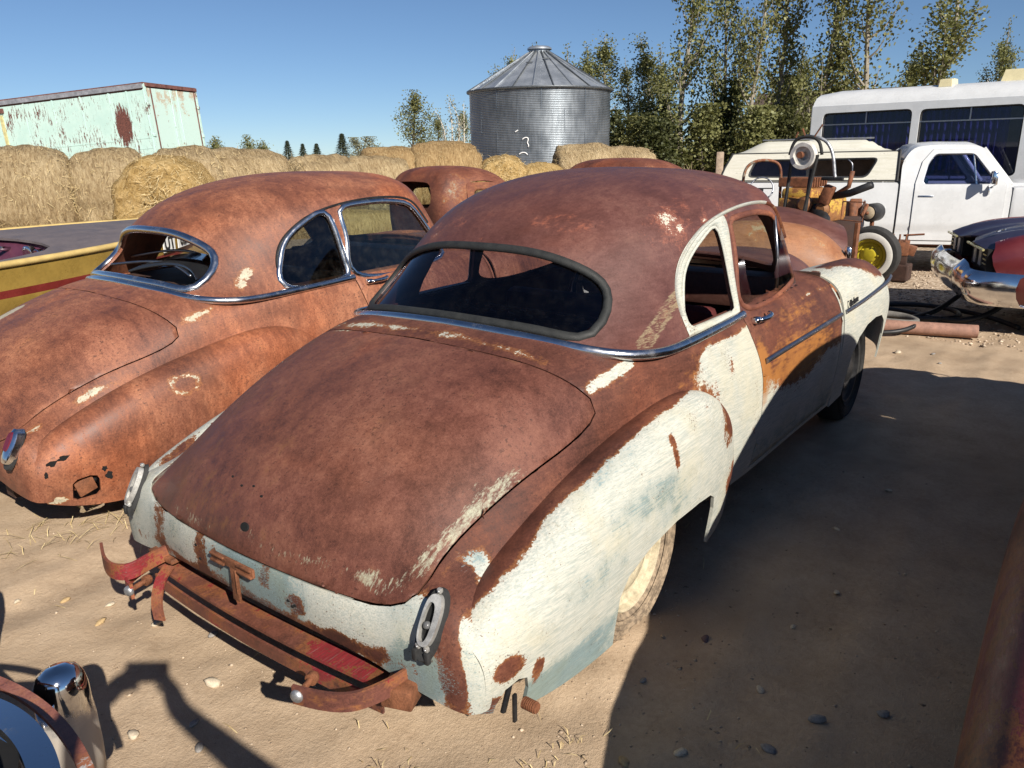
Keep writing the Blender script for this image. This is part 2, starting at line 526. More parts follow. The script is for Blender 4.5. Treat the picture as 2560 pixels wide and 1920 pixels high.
M = {}
M['coupe'] = rusty_paint('coupe_rust', [(.040, .016, .011), (.105, .037, .023), (.19, .072, .040)], (.55, .535, .465), (.150, .215, .225))
M['lid'] = rusty_paint('lid_rust', [(.055, .022, .014), (.145, .054, .033), (.235, .098, .060)], (.62, .58, .46), (.30, .30, .22), stain=(.155, .068, .026), kx=(4, 4, 1.5), rough=.5, spec=.45)
M['roof'] = rusty_paint('roof_rust', [(.060, .023, .016), (.112, .043, .033), (.180, .080, .058)], (.70, .66, .55), (.22, .17, .10), stain=(.33, .105, .055), rough=.5, spec=.55, mott=.85, grain=.7)
M['copper'] = rusty_paint('copper_rust', [(.075, .029, .019), (.205, .074, .038), (.38, .160, .083)], (.52, .45, .33), (.20, .17, .11), rough=.55, spec=.5, kx=(5, 2, 1.2), grain=1.25)
M['wine'] = rusty_paint('wine_paint_wreck', [(.03, .014, .012), (.075, .022, .018), (.12, .04, .03)], (.16, .035, .035), (.05, .05, .045), rough=.5)
M['wreck'] = rusty_paint('old_rust', [(.06, .022, .015), (.16, .055, .032), (.27, .11, .06)], (.26, .25, .21), (.20, .18, .15), rough=.65)
M['tanrust'] = rusty_paint('tan_rust', [(.16, .07, .035), (.28, .135, .07), (.36, .19, .11)], (.4, .3, .2), (.2, .1, .06), rough=.55)
M['innerrust'] = plain('inner_rust', (.045, .022, .016), .8, var=.5, bump=.3)
M['rustbar'] = plain('rusty_iron', (.17, .065, .03), .72, var=.55, scale=22, bump=.5)
M['redbar'] = rusty_paint('red_rusty_iron', [(.07, .03, .022), (.16, .06, .04), (.25, .09, .06)], (.26, .03, .035), (.24, .20, .18), rough=.6)
M['zinc'] = plain('zinc_bolt', (.42, .43, .44), .45, .8, var=.3, scale=30)
M['darkmetal'] = plain('dark_metal', (.03, .03, .032), .5, .5, var=.4)
M['black'] = plain('black_void', (.006, .006, .006), .9, var=.3, bump=0)
M['rubber'] = plain('rubber', (.022, .022, .022), .75, var=.35, scale=14, bump=.25)
M['seal'] = plain('weathered_rubber_seal', (.022, .023, .022), .62, var=.25, scale=25, bump=.25)
def chrome_mat(name, base=(.62, .63, .65), rough=.16, pit=.3):
    T = NT(name)
    a = T.noise(scale=14, detail=8, rough=.7); f = T.noise(scale=220, detail=3)
    pm = T.ss(T.ma('ADD', a, T.ma('MULTIPLY', T.ma('SUBTRACT', f, .5), .6)), .58, .72, 0, pit)
    c = T.mix(pm, base, (.16, .11, .075))
    return T.done(T.bsdf(c, T.ss(a, .3, .8, rough, rough + .18), T.ss(pm, 0, 1, 1.0, .35), .5, T.bump(f, .05, .002)))
M['chrome'] = chrome_mat('worn_chrome')
M['chrome2'] = chrome_mat('bright_chrome', (.75, .76, .78), .07, .2)
def dusty_chrome():
    T = NT('dusty_chrome')
    a = T.noise(scale=18, detail=7, rough=.7); z = T.sep()[2]
    d = T.ss(T.ma('ADD', T.ma('MULTIPLY', T.ma('SUBTRACT', a, .5), .22), T.ma('SUBTRACT', .47, z)), .0, .12, 0, .72)
    return T.done(T.bsdf(T.mix(d, (.72, .72, .72), (.36, .29, .21)), T.ss(d, 0, 1, .07, .6), T.ss(d, 0, 1, 1, .15), .5))
M['dustchrome'] = dusty_chrome()
M['trim'] = chrome_mat('dull_trim', (.30, .31, .34), .3, .35)
M['castmetal'] = plain('cast_lamp_metal', (.50, .49, .46), .42, .55, var=.3, scale=30)
M['glass_dark'] = glass('tinted_glass', (.66, .67, .74), .0, dusty=.010)
M['glass_clear'] = glass('dusty_clear_glass', (.84, .88, .86), .01)
M['glass_smoke'] = glass('dusty_dark_glass', (.52, .55, .54), .01)
M['redlens'] = plain('red_lens', (.10, .012, .025), .25, var=.2, bump=0, coat=.5)
M['bulb'] = plain('dusty_bulb', (.10, .10, .10), .15, var=.2, bump=0, coat=.4)
def tyre_dusty():
    T = NT('dusty_tyre')
    n = T.noise(scale=40, detail=6, rough=.7)
    c = T.mix(T.ss(n, .35, .65), (.13, .10, .072), (.34, .26, .18))
    return T.done(T.bsdf(c, .9, 0, .2, T.bump(n, .3, .004)))
M['tyre_dusty'] = tyre_dusty()
M['tyre'] = plain('tyre_rubber', (.028, .027, .026), .8, var=.4, scale=20)
M['tanrim'] = plain('tan_rim', (.46, .40, .28), .6, var=.35, scale=35, bump=.3)
M['whitewall'] = plain('whitewall', (.70, .68, .62), .6, var=.1)
M['yellowrim'] = plain('yellow_rim', (.52, .42, .03), .35, var=.15, bump=.05, coat=.3)
# ------------------------------------------------------------------ the 1950s coupe body (metres; x forward from the rear axle, y left, z up)
BODY = [
 [(-1.012,0,.372),(-.995,.36,.358),(-.968,.56,.325),(-.962,.665,.305),(-.952,.78,.290),(-.925,.845,.275),(-.86,.866,.268),(-.78,.83,.27),(-.72,.82,.26)],
 [(-1.022,0,.44),(-1.005,.36,.43),(-.978,.56,.415),(-.968,.665,.405),(-.955,.785,.395),(-.928,.853,.38),(-.865,.888,.36),(-.78,.84,.33),(-.72,.82,.28)],
 [(-1.018,0,.515),(-1.0,.36,.502),(-.968,.56,.49),(-.957,.665,.485),(-.942,.78,.475),(-.917,.845,.450),(-.86,.880,.415),(-.78,.84,.36),(-.72,.82,.28)],
 [(-.986,0,.60),(-.967,.36,.583),(-.933,.56,.558),(-.925,.665,.55),(-.908,.765,.538),(-.885,.825,.505),(-.84,.855,.45),(-.77,.82,.37),(-.71,.81,.28)],
 [(-.925,0,.69),(-.908,.36,.665),(-.876,.56,.615),(-.862,.665,.585),(-.845,.75,.565),(-.82,.802,.525),(-.79,.815,.45),(-.74,.80,.37),(-.69,.80,.28)],
 [(-.80,0,.796),(-.79,.36,.768),(-.775,.56,.695),(-.765,.665,.63),(-.75,.735,.59),(-.73,.785,.54),(-.71,.79,.46),(-.68,.79,.37),(-.66,.79,.28)],
 [(-.63,0,.888),(-.63,.36,.862),(-.625,.565,.785),(-.62,.67,.70),(-.61,.735,.64),(-.60,.78,.575),(-.59,.785,.48),(-.58,.785,.38),(-.57,.78,.28)],
 [(-.43,0,.966),(-.43,.37,.943),(-.43,.57,.875),(-.43,.675,.785),(-.43,.735,.705),(-.43,.77,.62),(-.43,.78,.52),(-.43,.78,.40),(-.43,.775,.28)],
 [(-.22,0,1.026),(-.22,.37,1.006),(-.22,.585,.945),(-.22,.685,.85),(-.22,.74,.755),(-.22,.765,.66),(-.22,.775,.55),(-.22,.775,.42),(-.22,.77,.28)],
 [(-.02,0,1.064),(-.015,.37,1.046),(-.01,.595,.995),(-.005,.70,.91),(0,.748,.805),(0,.77,.695),(0,.78,.57),(0,.78,.44),(0,.775,.28)],
 [(.2,0,1.07),(.2,.38,1.056),(.2,.62,1.012),(.2,.725,.945),(.2,.765,.845),(.2,.79,.72),(.2,.80,.59),(.2,.80,.45),(.2,.79,.28)],
 [(.45,0,1.07),(.45,.40,1.058),(.45,.645,1.018),(.45,.752,.972),(.45,.79,.885),(.45,.818,.76),(.45,.83,.61),(.45,.828,.46),(.45,.81,.28)],
 [(.75,0,1.07),(.75,.40,1.058),(.75,.655,1.018),(.75,.762,.985),(.75,.803,.905),(.75,.84,.78),(.75,.855,.63),(.75,.852,.46),(.75,.83,.27)],
 [(1.05,0,1.07),(1.05,.40,1.058),(1.05,.655,1.02),(1.05,.757,.99),(1.05,.803,.918),(1.05,.852,.79),(1.05,.870,.64),(1.05,.865,.46),(1.05,.84,.26)],
 [(1.5,0,1.07),(1.5,.40,1.058),(1.5,.645,1.022),(1.5,.742,.994),(1.5,.800,.935),(1.5,.862,.81),(1.5,.882,.65),(1.5,.875,.46),(1.5,.848,.26)],
 [(1.95,0,1.07),(1.95,.38,1.058),(1.95,.615,1.022),(1.95,.715,1.0),(1.95,.797,.955),(1.95,.873,.83),(1.95,.897,.66),(1.95,.887,.46),(1.95,.855,.26)],
 [(2.27,0,1.065),(2.27,.36,1.052),(2.27,.585,1.025),(2.27,.695,1.008),(2.27,.795,.975),(2.27,.884,.845),(2.27,.91,.67),(2.27,.90,.46),(2.27,.865,.26)],
]
FENDER = [
 [(-.905,.76,.470),(-.91,.80,.480),(-.91,.845,.462),(-.905,.874,.42),(-.90,.878,.35),(-.895,.85,.262)],
 [(-.85,.75,.520),(-.85,.805,.535),(-.845,.862,.510),(-.84,.898,.445),(-.835,.900,.36),(-.83,.874,.235)],
 [(-.74,.735,.572),(-.74,.805,.588),(-.735,.872,.560),(-.73,.914,.475),(-.725,.918,.365),(-.72,.89,.20)],
 [(-.5,.735,.658),(-.5,.805,.675),(-.5,.88,.640),(-.5,.926,.54),(-.5,.933,.385),(-.5,.905,.165)],
 [(-.2,.738,.735),(-.2,.81,.750),(-.2,.884,.712),(-.2,.931,.60),(-.2,.939,.42),(-.2,.912,.15)],
 [(.1,.745,.786),(.1,.814,.802),(.1,.887,.762),(.1,.932,.655),(.1,.940,.45),(.1,.912,.16)],
 [(.35,.762,.806),(.35,.82,.824),(.35,.886,.786),(.35,.928,.662),(.35,.934,.45),(.35,.905,.17)],
 [(.55,.782,.755),(.55,.832,.776),(.55,.884,.74),(.55,.914,.635),(.55,.918,.45),(.55,.892,.18)],
 [(.69,.802,.645),(.695,.843,.665),(.70,.878,.64),(.70,.895,.56),(.70,.896,.43),(.69,.872,.19)],
 [(.775,.822,.50),(.785,.848,.515),(.79,.864,.50),(.795,.872,.45),(.79,.872,.37),(.775,.852,.20)],
]
FRONT = [
 [(2.285,.60,1.005),(2.285,.69,1.015),(2.285,.795,.982),(2.285,.862,.92),(2.285,.897,.82),(2.285,.912,.65),(2.285,.89,.45),(2.285,.868,.25)],
 [(2.6,.54,.975),(2.6,.65,1.005),(2.6,.755,1.025),(2.6,.853,.975),(2.6,.906,.86),(2.6,.926,.68),(2.6,.912,.48),(2.6,.885,.28)],
 [(3.0,.49,.945),(3.0,.62,.99),(3.0,.74,1.018),(3.0,.845,.975),(3.0,.910,.865),(3.0,.931,.70),(3.0,.92,.50),(3.0,.90,.31)],
 [(3.3,.47,.92),(3.3,.60,.955),(3.3,.72,.972),(3.3,.828,.925),(3.3,.898,.825),(3.3,.922,.69),(3.3,.912,.52),(3.3,.89,.33)],
 [(3.5,.46,.87),(3.5,.58,.895),(3.5,.69,.90),(3.5,.79,.855),(3.5,.862,.775),(3.5,.888,.66),(3.5,.878,.52),(3.5,.85,.36)],
 [(3.62,.48,.79),(3.62,.58,.805),(3.62,.665,.80),(3.62,.74,.76),(3.62,.80,.70),(3.62,.818,.62),(3.61,.81,.52),(3.6,.78,.38)],
 [(3.66,.52,.70),(3.665,.58,.71),(3.668,.63,.71),(3.668,.67,.69),(3.668,.70,.65),(3.665,.71,.60),(3.655,.70,.53),(3.64,.68,.42)],
]
HOOD = [
 [(2.30,0,1.075),(2.29,.2,1.068),(2.285,.38,1.045),(2.285,.52,1.0),(2.285,.60,.95)],
 [(2.7,0,1.068),(2.7,.2,1.06),(2.7,.36,1.03),(2.7,.48,.975),(2.7,.54,.92)],
 [(3.1,0,1.04),(3.1,.19,1.03),(3.1,.33,.995),(3.1,.43,.935),(3.1,.49,.87)],
 [(3.4,0,.985),(3.4,.17,.975),(3.4,.29,.935),(3.4,.38,.87),(3.4,.44,.80)],
 [(3.58,0,.89),(3.57,.14,.88),(3.55,.25,.85),(3.53,.34,.79),(3.51,.40,.72)],
 [(3.66,0,.74),(3.65,.13,.735),(3.63,.24,.71),(3.60,.33,.67),(3.57,.39,.62)],
]
GREEN = [
 [(-.022,0,1.055),(-.010,.22,1.049),(.028,.45,1.028),(.085,.605,1.004),(.165,.69,.988),(.27,.742,.975)],
 [(.105,0,1.215),(.115,.22,1.205),(.150,.43,1.165),(.215,.585,1.100),(.285,.68,1.030),(.345,.750,.972)],
 [(.245,0,1.368),(.255,.23,1.352),(.300,.44,1.295),(.375,.59,1.195),(.435,.685,1.075),(.47,.757,.972)],
 [(.455,0,1.492),(.465,.25,1.473),(.495,.455,1.412),(.555,.60,1.300),(.605,.69,1.135),(.63,.762,.972)],
 [(.75,0,1.572),(.752,.28,1.553),(.765,.49,1.492),(.785,.63,1.385),(.80,.70,1.195),(.805,.765,.972)],
 [(1.14,0,1.612),(1.14,.30,1.592),(1.14,.52,1.532),(1.14,.655,1.440),(1.14,.71,1.225),(1.14,.762,.975)],
 [(1.58,0,1.602),(1.58,.30,1.584),(1.58,.52,1.526),(1.58,.65,1.440),(1.60,.705,1.225),(1.63,.748,.98)],
 [(1.88,0,1.548),(1.87,.30,1.532),(1.82,.50,1.490),(1.755,.63,1.415),(1.80,.69,1.215),(1.86,.733,.985)],
 [(2.07,0,1.350),(2.045,.30,1.338),(1.98,.50,1.318),(1.885,.635,1.270),(1.91,.685,1.14),(1.95,.722,.985)],
 [(2.30,0,1.060),(2.265,.30,1.050),(2.18,.50,1.035),(2.045,.645,1.015),(2.02,.69,1.0),(2.01,.712,.985)],
]
QWIN = [(.585,1.022),(.598,1.12),(.65,1.213),(.73,1.285),(.835,1.342),(.93,1.378),(.958,1.372),(.972,1.345),(1.0,1.2),(1.018,1.05),(1.012,1.022)]
DWIN = [(1.095,1.022),(1.085,1.2),(1.075,1.375),(1.095,1.398),(1.25,1.412),(1.42,1.412),(1.58,1.395),(1.66,1.37),(1.72,1.31),(1.80,1.20),(1.87,1.10),(1.91,1.035),(1.89,1.022)]
DOORP = [(1.062,1.3),(1.062,.98),(1.078,.86),(1.102,.70),(1.112,.54),(1.100,.40),(1.075,.285),(2.21,.285),(2.235,.5),(2.25,.8),(2.25,1.3)]
# the lid outline, seen square on along the slope of the tail: (u = (x+z)/sqrt2, y)
LIDP = [(.599, 0), (.597, .2), (.596, .40), (.594, .55), (.588, .635), (.574, .69), (.548, .712), (.50, .720), (.44, .720), (.317, .712), (.137, .688), (-.074, .660), (-.175, .660), (-.225, .664), (-.262, .655), (-.294, .615), (-.318, .535), (-.329, .455), (-.339, .343), (-.346, .192), (-.350, 0)]

def belt_pts(n=160):
    G = np.array(GREEN)
    P = [(-.030, 0, 1.063), (-.018, .22, 1.056), (.02, .44, 1.036), (.075, .595, 1.012), (.155, .695, .995), (.27, .752, .984), (.42, .772, .981), (.62, .779, .985), (.85, .779, .990), (1.052, .774, .995)]
    h = curve(P, n)
    return h

def offset_poly(poly, d):
    P = np.array(poly); n = len(P)
    A = (P * np.roll(P, -1, 0)[:, ::-1]); area = (A[:, 0] - A[:, 1]).sum()
    out = []
    for i in range(n):
        e1 = P[i] - P[i - 1]; e2 = P[(i + 1) % n] - P[i]
        n1 = np.array([e1[1], -e1[0]]) / (np.linalg.norm(e1) + 1e-9); n2 = np.array([e2[1], -e2[0]]) / (np.linalg.norm(e2) + 1e-9)
        m = n1 + n2; m /= max(.35, m @ m / 2) ** .5 * np.linalg.norm(m) + 1e-9
        out.append(tuple(P[i] + m * d * (1 if area > 0 else -1)))
    return out

def round_poly(poly, n=40):
    P = np.array(poly); n = max(n, len(P))
    c = curve(P, n * 3, closed=True)
    d = np.concatenate([[0], np.cumsum(np.linalg.norm(np.diff(np.concatenate([c, c[:1]]), axis=0), axis=1))])
    q = np.linspace(0, d[-1], n, endpoint=False)
    cc = np.concatenate([c, c[:1]])
    return [tuple(np.array([np.interp(t, d, cc[:, k]) for k in range(cc.shape[1])])) for t in q]

def rear_window_outline(n=72):
    """(u,v) outline on the greenhouse half surface -> 3D by the spline itself; given as y,z seen from behind"""
    h = [(0, 1.085), (.25, 1.078), (.41, 1.065), (.52, 1.050), (.562, 1.058), (.572, 1.095), (.558, 1.15), (.532, 1.197), (.485, 1.240), (.392, 1.284), (.24, 1.320), (0, 1.331)]
    full = h + [(-a, b) for a, b in h[-2:0:-1]]
    return round_poly(full, n)

def project(bvh, pts2, ax, side):
    """2D outline seen along one axis -> points and normals on the skin; side = ray start offset and direction"""
    k = ({0, 1, 2} - set(ax)).pop()
    out = []; nor = []
    last = None
    for p in pts2:
        o = [0, 0, 0]; o[ax[0]] = p[0]; o[ax[1]] = p[1]; o[k] = side[0]
        d = [0, 0, 0]; d[k] = side[1]
        hit = bvh.ray_cast(Vector(o), Vector(d))
        if hit[0] is None:
            if last is None: last = (Vector(o), Vector((0, 0, 1)))
            hit = last
        out.append(np.array(hit[0])); nr = np.array(hit[1])
        if nr[k] * side[1] > 0: nr = -nr
        nor.append(nr); last = (hit[0], Vector(nr))
    return np.array(out), np.array(nor)

def ribbon(P, N, w0, w1, h, closed=True, mb=None, rounds=5):
    """a raised bead along P lying on a skin with normals N, from w0 to w1 across, h high"""
    n = len(P)
    t = (np.roll(P, -1, 0) - np.roll(P, 1, 0)) if closed else np.gradient(P, axis=0)
    t /= np.linalg.norm(t, axis=1)[:, None] + 1e-9
    N = N / (np.linalg.norm(N, axis=1)[:, None] + 1e-9)
    if closed:
        for _ in range(3): N = (N + np.roll(N, 1, 0) + np.roll(N, -1, 0)) / 3
    b = np.cross(t, N); b /= np.linalg.norm(b, axis=1)[:, None] + 1e-9
    V = []
    ks = [(w0, -.35)] + [(w0 + (w1 - w0) * (.5 - .5 * math.cos(math.pi * i / (rounds - 1))), math.sin(math.pi * i / (rounds - 1)) * .999) for i in range(rounds)] + [(w1, -.35)]
    m = len(ks)
    for i in range(n):
        for (s, q) in ks: V.append(P[i] + b[i] * s + N[i] * h * q)
    F = []
    for i in range(n if closed else n - 1):
        j = (i + 1) % n
        for k in range(m):
            l = (k + 1) % m
            F.append([i * m + k, i * m + l, j * m + l, j * m + k])
    if not closed:
        F.append(list(range(m))); F.append([(n - 1) * m + k for k in range(m)][::-1])
    mb = mb or MB()
    mb.add(V, F)
    return mb

# smooth bump function for paint maps
def blob(v, c, r, soft=.35):
    d = np.sqrt((((v - np.array(c)) / np.array(r)) ** 2).sum(1))
    return np.clip((1 + soft - d) / (2 * soft), 0, 1)
def step(x, a, b):
    t = np.clip((x - a) / (b - a + 1e-12), 0, 1)
    return t * t * (3 - 2 * t)

def shrink(b, d):
    bmesh.ops.remove_doubles(b, verts=b.verts[:], dist=.0022)
    b.normal_update()
    mv = {}
    for e in b.edges:
        if len(e.link_faces) == 1:
            f = e.link_faces[0]; c = f.calc_center_median()
            ed = (e.verts[1].co - e.verts[0].co).normalized()
            inn = f.normal.cross(ed)
            if inn.dot(c - e.verts[0].co) < 0: inn = -inn
            for v in e.verts: mv.setdefault(v, Vector()); mv[v] += inn
    for v, q in mv.items():
        if q.length > 1e-6: v.co += q.normalized() * d - v.normal * d * .35
    return b

BASE = {}
def base_panels():
    """cut the plain body into tub, lid and doors, and the greenhouse into its openings, once"""
    if BASE: return BASE
    bm = to_bm(mirror_full(surf(BODY, 150, 56)), True)
    BASE['bvh_body'] = BVHTree.FromBMesh(bm)
    und = [(.06, 0), (.06, .40), (.14, .56), (.26, .66), (.5, .70), (1.0, .705), (1.6, .695), (1.95, .665), (2.02, .62), (2.2, .48), (2.24, .3), (2.24, 0)]
    und = und + [(a, -b) for a, b in und[-2:0:-1]]
    cut(bm, und, (0, 1), lambda c: c.z > .9)
    hole = [(-.42, .2), (-.42, .52), (-.2, .60), (.3, .60), (.6, .52), (.66, .2)]
    cut(bm, hole, (0, 2), lambda c: abs(c.y) > .5)
    lid_full = round_poly(LIDP + [(a, -b) for a, b in LIDP[-2:0:-1]], 96)
    bm.transform(Matrix.Rotation(R(45), 4, 'Y'))
    lb = cut(bm, lid_full, (0, 1), lambda c: c.z > -.5, take=True)
    for q in (bm, lb): q.transform(Matrix.Rotation(R(-45), 4, 'Y')); q.normal_update()
    BASE['lid'] = shrink(lb, .0035)
    for sd in (-1, 1):
        BASE['door', sd] = shrink(cut(bm, DOORP, (0, 2), (lambda c, sd=sd: c.y * sd > .70 or (c.y * sd > .55 and c.z > .985)), take=True), .005)
    BASE['body'] = shrink(bm, .002)
    gh = mirror_full(surf(GREEN, 120, 60))
    gb = to_bm(gh, True)
    BASE['bvh'] = BVHTree.FromBMesh(gb)
    BASE['gh'] = gh
    BASE['rw'] = rear_window_outline()
    BASE['qw'] = round_poly(QWIN, 44); BASE['dw'] = round_poly(DWIN, 48)
    cut(gb, BASE['rw'], (1, 2), lambda c: c.x < .62)
    for sd in (-1, 1):
        cut(gb, BASE['qw'], (0, 2), lambda c, sd=sd: c.y * sd > .3)
        cut(gb, BASE['dw'], (0, 2), lambda c, sd=sd: c.y * sd > .3)
    ws = [(0, 1.10), (.3, 1.09), (.46, 1.075), (.555, 1.08), (.575, 1.13), (.56, 1.25), (.53, 1.33), (.47, 1.385), (.3, 1.43), (0, 1.44)]
    BASE['ws'] = round_poly(ws + [(-a, b) for a, b in ws[-2:0:-1]], 60)
    cut(gb, BASE['ws'], (1, 2), lambda c: c.x > 1.7)
    BASE['roof'] = gb
    return BASE

def fender_bm(sd, slot):
    P = surf(FENDER, 110, 40) * np.array([1, sd, 1])
    fb = to_bm(P, flip=(sd > 0))
    wh = [(-.285, .05), (-.292, .22), (-.285, .33), (-.24, .385), (-.1, .425), (.1, .442), (.3, .432), (.42, .415), (.475, .385), (.492, .33), (.488, .2), (.48, .05)]
    cut(fb, wh, (0, 2), lambda c: c.y * sd > .78)
    if slot: cut(fb, slot, (0, 2), lambda c: c.y * sd > .84)
    return fb
def front_bm(sd):
    fb = to_bm(surf(FRONT, 90, 44) * np.array([1, sd, 1]), flip=(sd > 0))
    wh = [(2.50, .1), (2.49, .36), (2.515, .52), (2.60, .61), (2.75, .66), (2.95, .672), (3.12, .655), (3.23, .60), (3.285, .5), (3.30, .38), (3.305, .1)]
    cut(fb, wh, (0, 2), lambda c: c.y * sd > .7)
    return fb
SLOT = [(-.86, .18), (-.855, .275), (-.835, .318), (-.79, .33), (-.755, .315), (-.742, .27), (-.745, .18)]

def build_coupe(name, mats, paint, opts):
    root = empty(name)
    K = base_panels()
    bvh_body, bvh, gh, rw, qw, dw, ws = K['bvh_body'], K['bvh'], K['gh'], K['rw'], K['qw'], K['dw'], K['ws']
    body = skin('body', 'body', lambda: K['body'], .010, mats['body'], root, paint.get('body'))
    lid_o = skin('trunk_lid', 'lid', lambda: K['lid'], .012, mats['lid'], root, paint.get('lid'))
    door_o = {sd: skin('door', ('door', sd), lambda: K['door', sd], .02, mats['door'], root, paint.get('door')) for sd in (-1, 1)}
    slot = opts.get('slot', SLOT)
    for sd in (-1, 1):
        skin('rear_fender', ('fender', sd, str(slot)), lambda: fender_bm(sd, slot), .012, mats['fender'], root, paint.get('fender'))
        skin('front_fender', ('front', sd), lambda: front_bm(sd), .010, mats['ffender'], root, paint.get('ffender'))
    skin('hood', 'hood', lambda: to_bm(mirror_full(surf(HOOD, 60, 24)), True), .012, mats['hood'], root, paint.get('hood'))
    roof = skin('roof', 'roof', lambda: K['roof'], .022, mats['roof'], root, paint.get('roof'))
    side = {-1: (-2.0, 1.0), 1: (2.0, -1.0)}
    # panes: the same skin, cut out the other way round
    def pane(nm, poly, ax, test, mat, push, key):
        def make():
            b2 = to_bm(gh, True)
            p = cut(b2, poly, ax, test, take=True, keep=True); b2.free()
            p.normal_update()
            mv = [(v, v.normal.copy()) for v in p.verts]
            for v, q in mv: v.co -= q * push
            return p
        return skin(nm, ('pane', key), make, .004, opts.get('pane') or mat, root)
    pr, nr = project(bvh, rw, (1, 2), (-2.0, 1.0))
    if opts.get('rear_glass'):
        pane('rear_glass', rw, (1, 2), lambda c: c.x < .62, M['glass_dark'], .008, 'rear')
    sl = ribbon(pr, nr, *opts.get('rear_bead', (-.020, .020)), opts.get('rear_h', .013), rounds=7).build('rear_window_seal' if opts.get('rear_glass') else 'rear_window_trim', mats['rear_seal'], root, angle=60)
    for sd in (-1, 1):
        pq, nq = project(bvh, qw, (0, 2), side[sd]); pd, nd = project(bvh, dw, (0, 2), side[sd])
        if opts.get('side_glass') and not (sd > 0 and opts.get('far_open')):
            pane('quarter_glass', qw, (0, 2), lambda c, sd=sd: c.y * sd > .3, M['glass_smoke'], .012, ('q', sd))
            pane('door_glass', dw, (0, 2), lambda c, sd=sd: c.y * sd > .3, M['glass_clear'], .012, ('d', sd))
        s2 = opts['q_bead']
        if sd > 0: s2 = (-s2[1], -s2[0])
        ribbon(pq, nq, *s2, opts.get('q_h', .008), rounds=5).build('quarter_window_frame', mats['qframe'], root, angle=50)
        s2 = opts['d_bead']
        if sd > 0: s2 = (-s2[1], -s2[0])
        ribbon(pd, nd, *s2, opts.get('d_h', .007), rounds=5).build('door_window_frame', mats['dframe'], root, angle=50)
        # gutter over the side windows
        top = [(.560, 1.065), (.572, 1.14), (.625, 1.235), (.72, 1.312), (.84, 1.372), (1.0, 1.415), (1.2, 1.440), (1.42, 1.446), (1.6, 1.432), (1.70, 1.40), (1.76, 1.34), (1.82, 1.25)]
        tp = curve(np.array(top), 60)
        pt, ntt = project(bvh, [tuple(q) for q in tp], (0, 2), side[sd])
        ribbon(pt, ntt, -.008, .008, opts.get('gutter_h', .014), closed=False).build('drip_rail', mats['rail'], root, angle=50)
    pane('windshield', ws, (1, 2), lambda c: c.x > 1.7, M['glass_clear'], .01, 'ws')
    if 'frame_w' in opts:
        for o in root.children:
            if o.name.split('.')[0] in ('quarter_window_frame', 'drip_rail'):
                n_ = len(o.data.vertices); zz_ = np.array([q.co.x for q in o.data.vertices])
                for k_, a_ in (('w', np.full(n_, opts['frame_w']) - .75 * (zz_ > 1.55)), ('g', np.full(n_, .25)), ('o', np.zeros(n_))):
                    at = o.data.attributes.new(k_, 'FLOAT', 'POINT'); at.data.foreach_set('value', a_.astype(np.float32))
    # belt moulding round the back, from door to door
    h = belt_pts(90)
    full = np.concatenate([(h * np.array([1, -1, 1]))[::-1], h[1:]])
    cen = np.array([.6, 0, .75])
    N = full - np.array([[.75, 0, .80]]) * 1.0
    N[:, 0] *= np.clip((1.0 - full[:, 0]) / .9, 0, 1); N[:, 2] = np.abs(N[:, 1]) * .35 + .16
    bmold = ribbon(full, N, -.019, .019, .016, closed=False, rounds=7).build('belt_moulding', mats['belt'], root, angle=50)
    # door handle, lamps and the rest
    for sd in (-1, 1):
        hb = MB()
        bx, bz = 1.15, .955
        pt, nn = project(bvh_body, [(bx, bz), (bx + .10, bz + .002)], (0, 2), side[sd])
        a = pt[0]
        hb.lathe([(0, .030), (.012, .029), (.019, .022), (.021, .008), (.024, 0), (.024, -.01)], 16, 'y') if False else None
        hb.bbox(a + np.array([0.0, sd * .016, 0]), (.050, .040, .032), .012)
        pth = curve([a + np.array([.01, sd * .030, .0]), a + np.array([.05, sd * .042, .003]), a + np.array([.10, sd * .045, .006]), a + np.array([.135, sd * .034, .010]), a + np.array([.142, sd * .018, .012])], 18)
        hb.tube(pth, np.interp(np.linspace(0, 1, 18), [0, .6, 1], [.011, .013, .008]), 10)
        ho = hb.build('door_handle', M['chrome2'], door_o[sd], smooth=True)
    # wheels
    def wheel(nm, x, y, sd, rim, tyre, wall=None, r=.335):
        t = MB().lathe([(.20, -.055), (.215, -.075), (.25, -.088), (.29, -.088), (.318, -.072), (.332, -.05), (.335, 0), (.332, .05), (.318, .072), (.29, .088), (.25, .088), (.215, .075), (.20, .055)], 48, 'y')
        for i in range(5):
            rr = .232 + i * .017
            t.lathe([(rr - .003, .0855 + .002 * math.sin(i)), (rr, .092), (rr + .003, .0855 + .002 * math.sin(i))], 48, 'y')
        w = t.build('wheel', tyre, root, smooth=True, angle=40)
        rb = MB().lathe([(.212, .07), (.205, .078), (.196, .076), (.19, .055), (.175, .045), (.15, .045), (.14, .055), (.10, .062), (.085, .058), (.07, .07), (.05, .078), (0, .08)], 48, 'y')
        rb.lathe([(.205, -.06), (.19, .055)], 48, 'y')
        ro = rb.build('rim', rim, w, smooth=True, angle=40)
        w.location = (x, y, r - .0)
        w.rotation_euler = (0, 0, 0 if sd > 0 else math.pi)
        return w
    sink = opts.get('sink', (0.03, 0.02))
    for sd in (-1, 1):
        wheel('wheel', .02, sd * .745, sd, mats['rim'], mats['tyre_r'], r=.335 - sink[0])
        wheel('wheel', 2.92, sd * .745, sd, mats['frim'], mats['tyre_f'], r=.335 - sink[1])
    # chassis, floor, bulkhead, seats
    MB().box((1.0, 0, .26), (3.0, 1.5, .02)).box((-.60, 0, .33), (.36, 1.1, .02)).build('floor_pan', M['innerrust'], root)
    MB().box((2.28, 0, .65), (.02, 1.5, .74)).build('firewall', M['innerrust'], root)
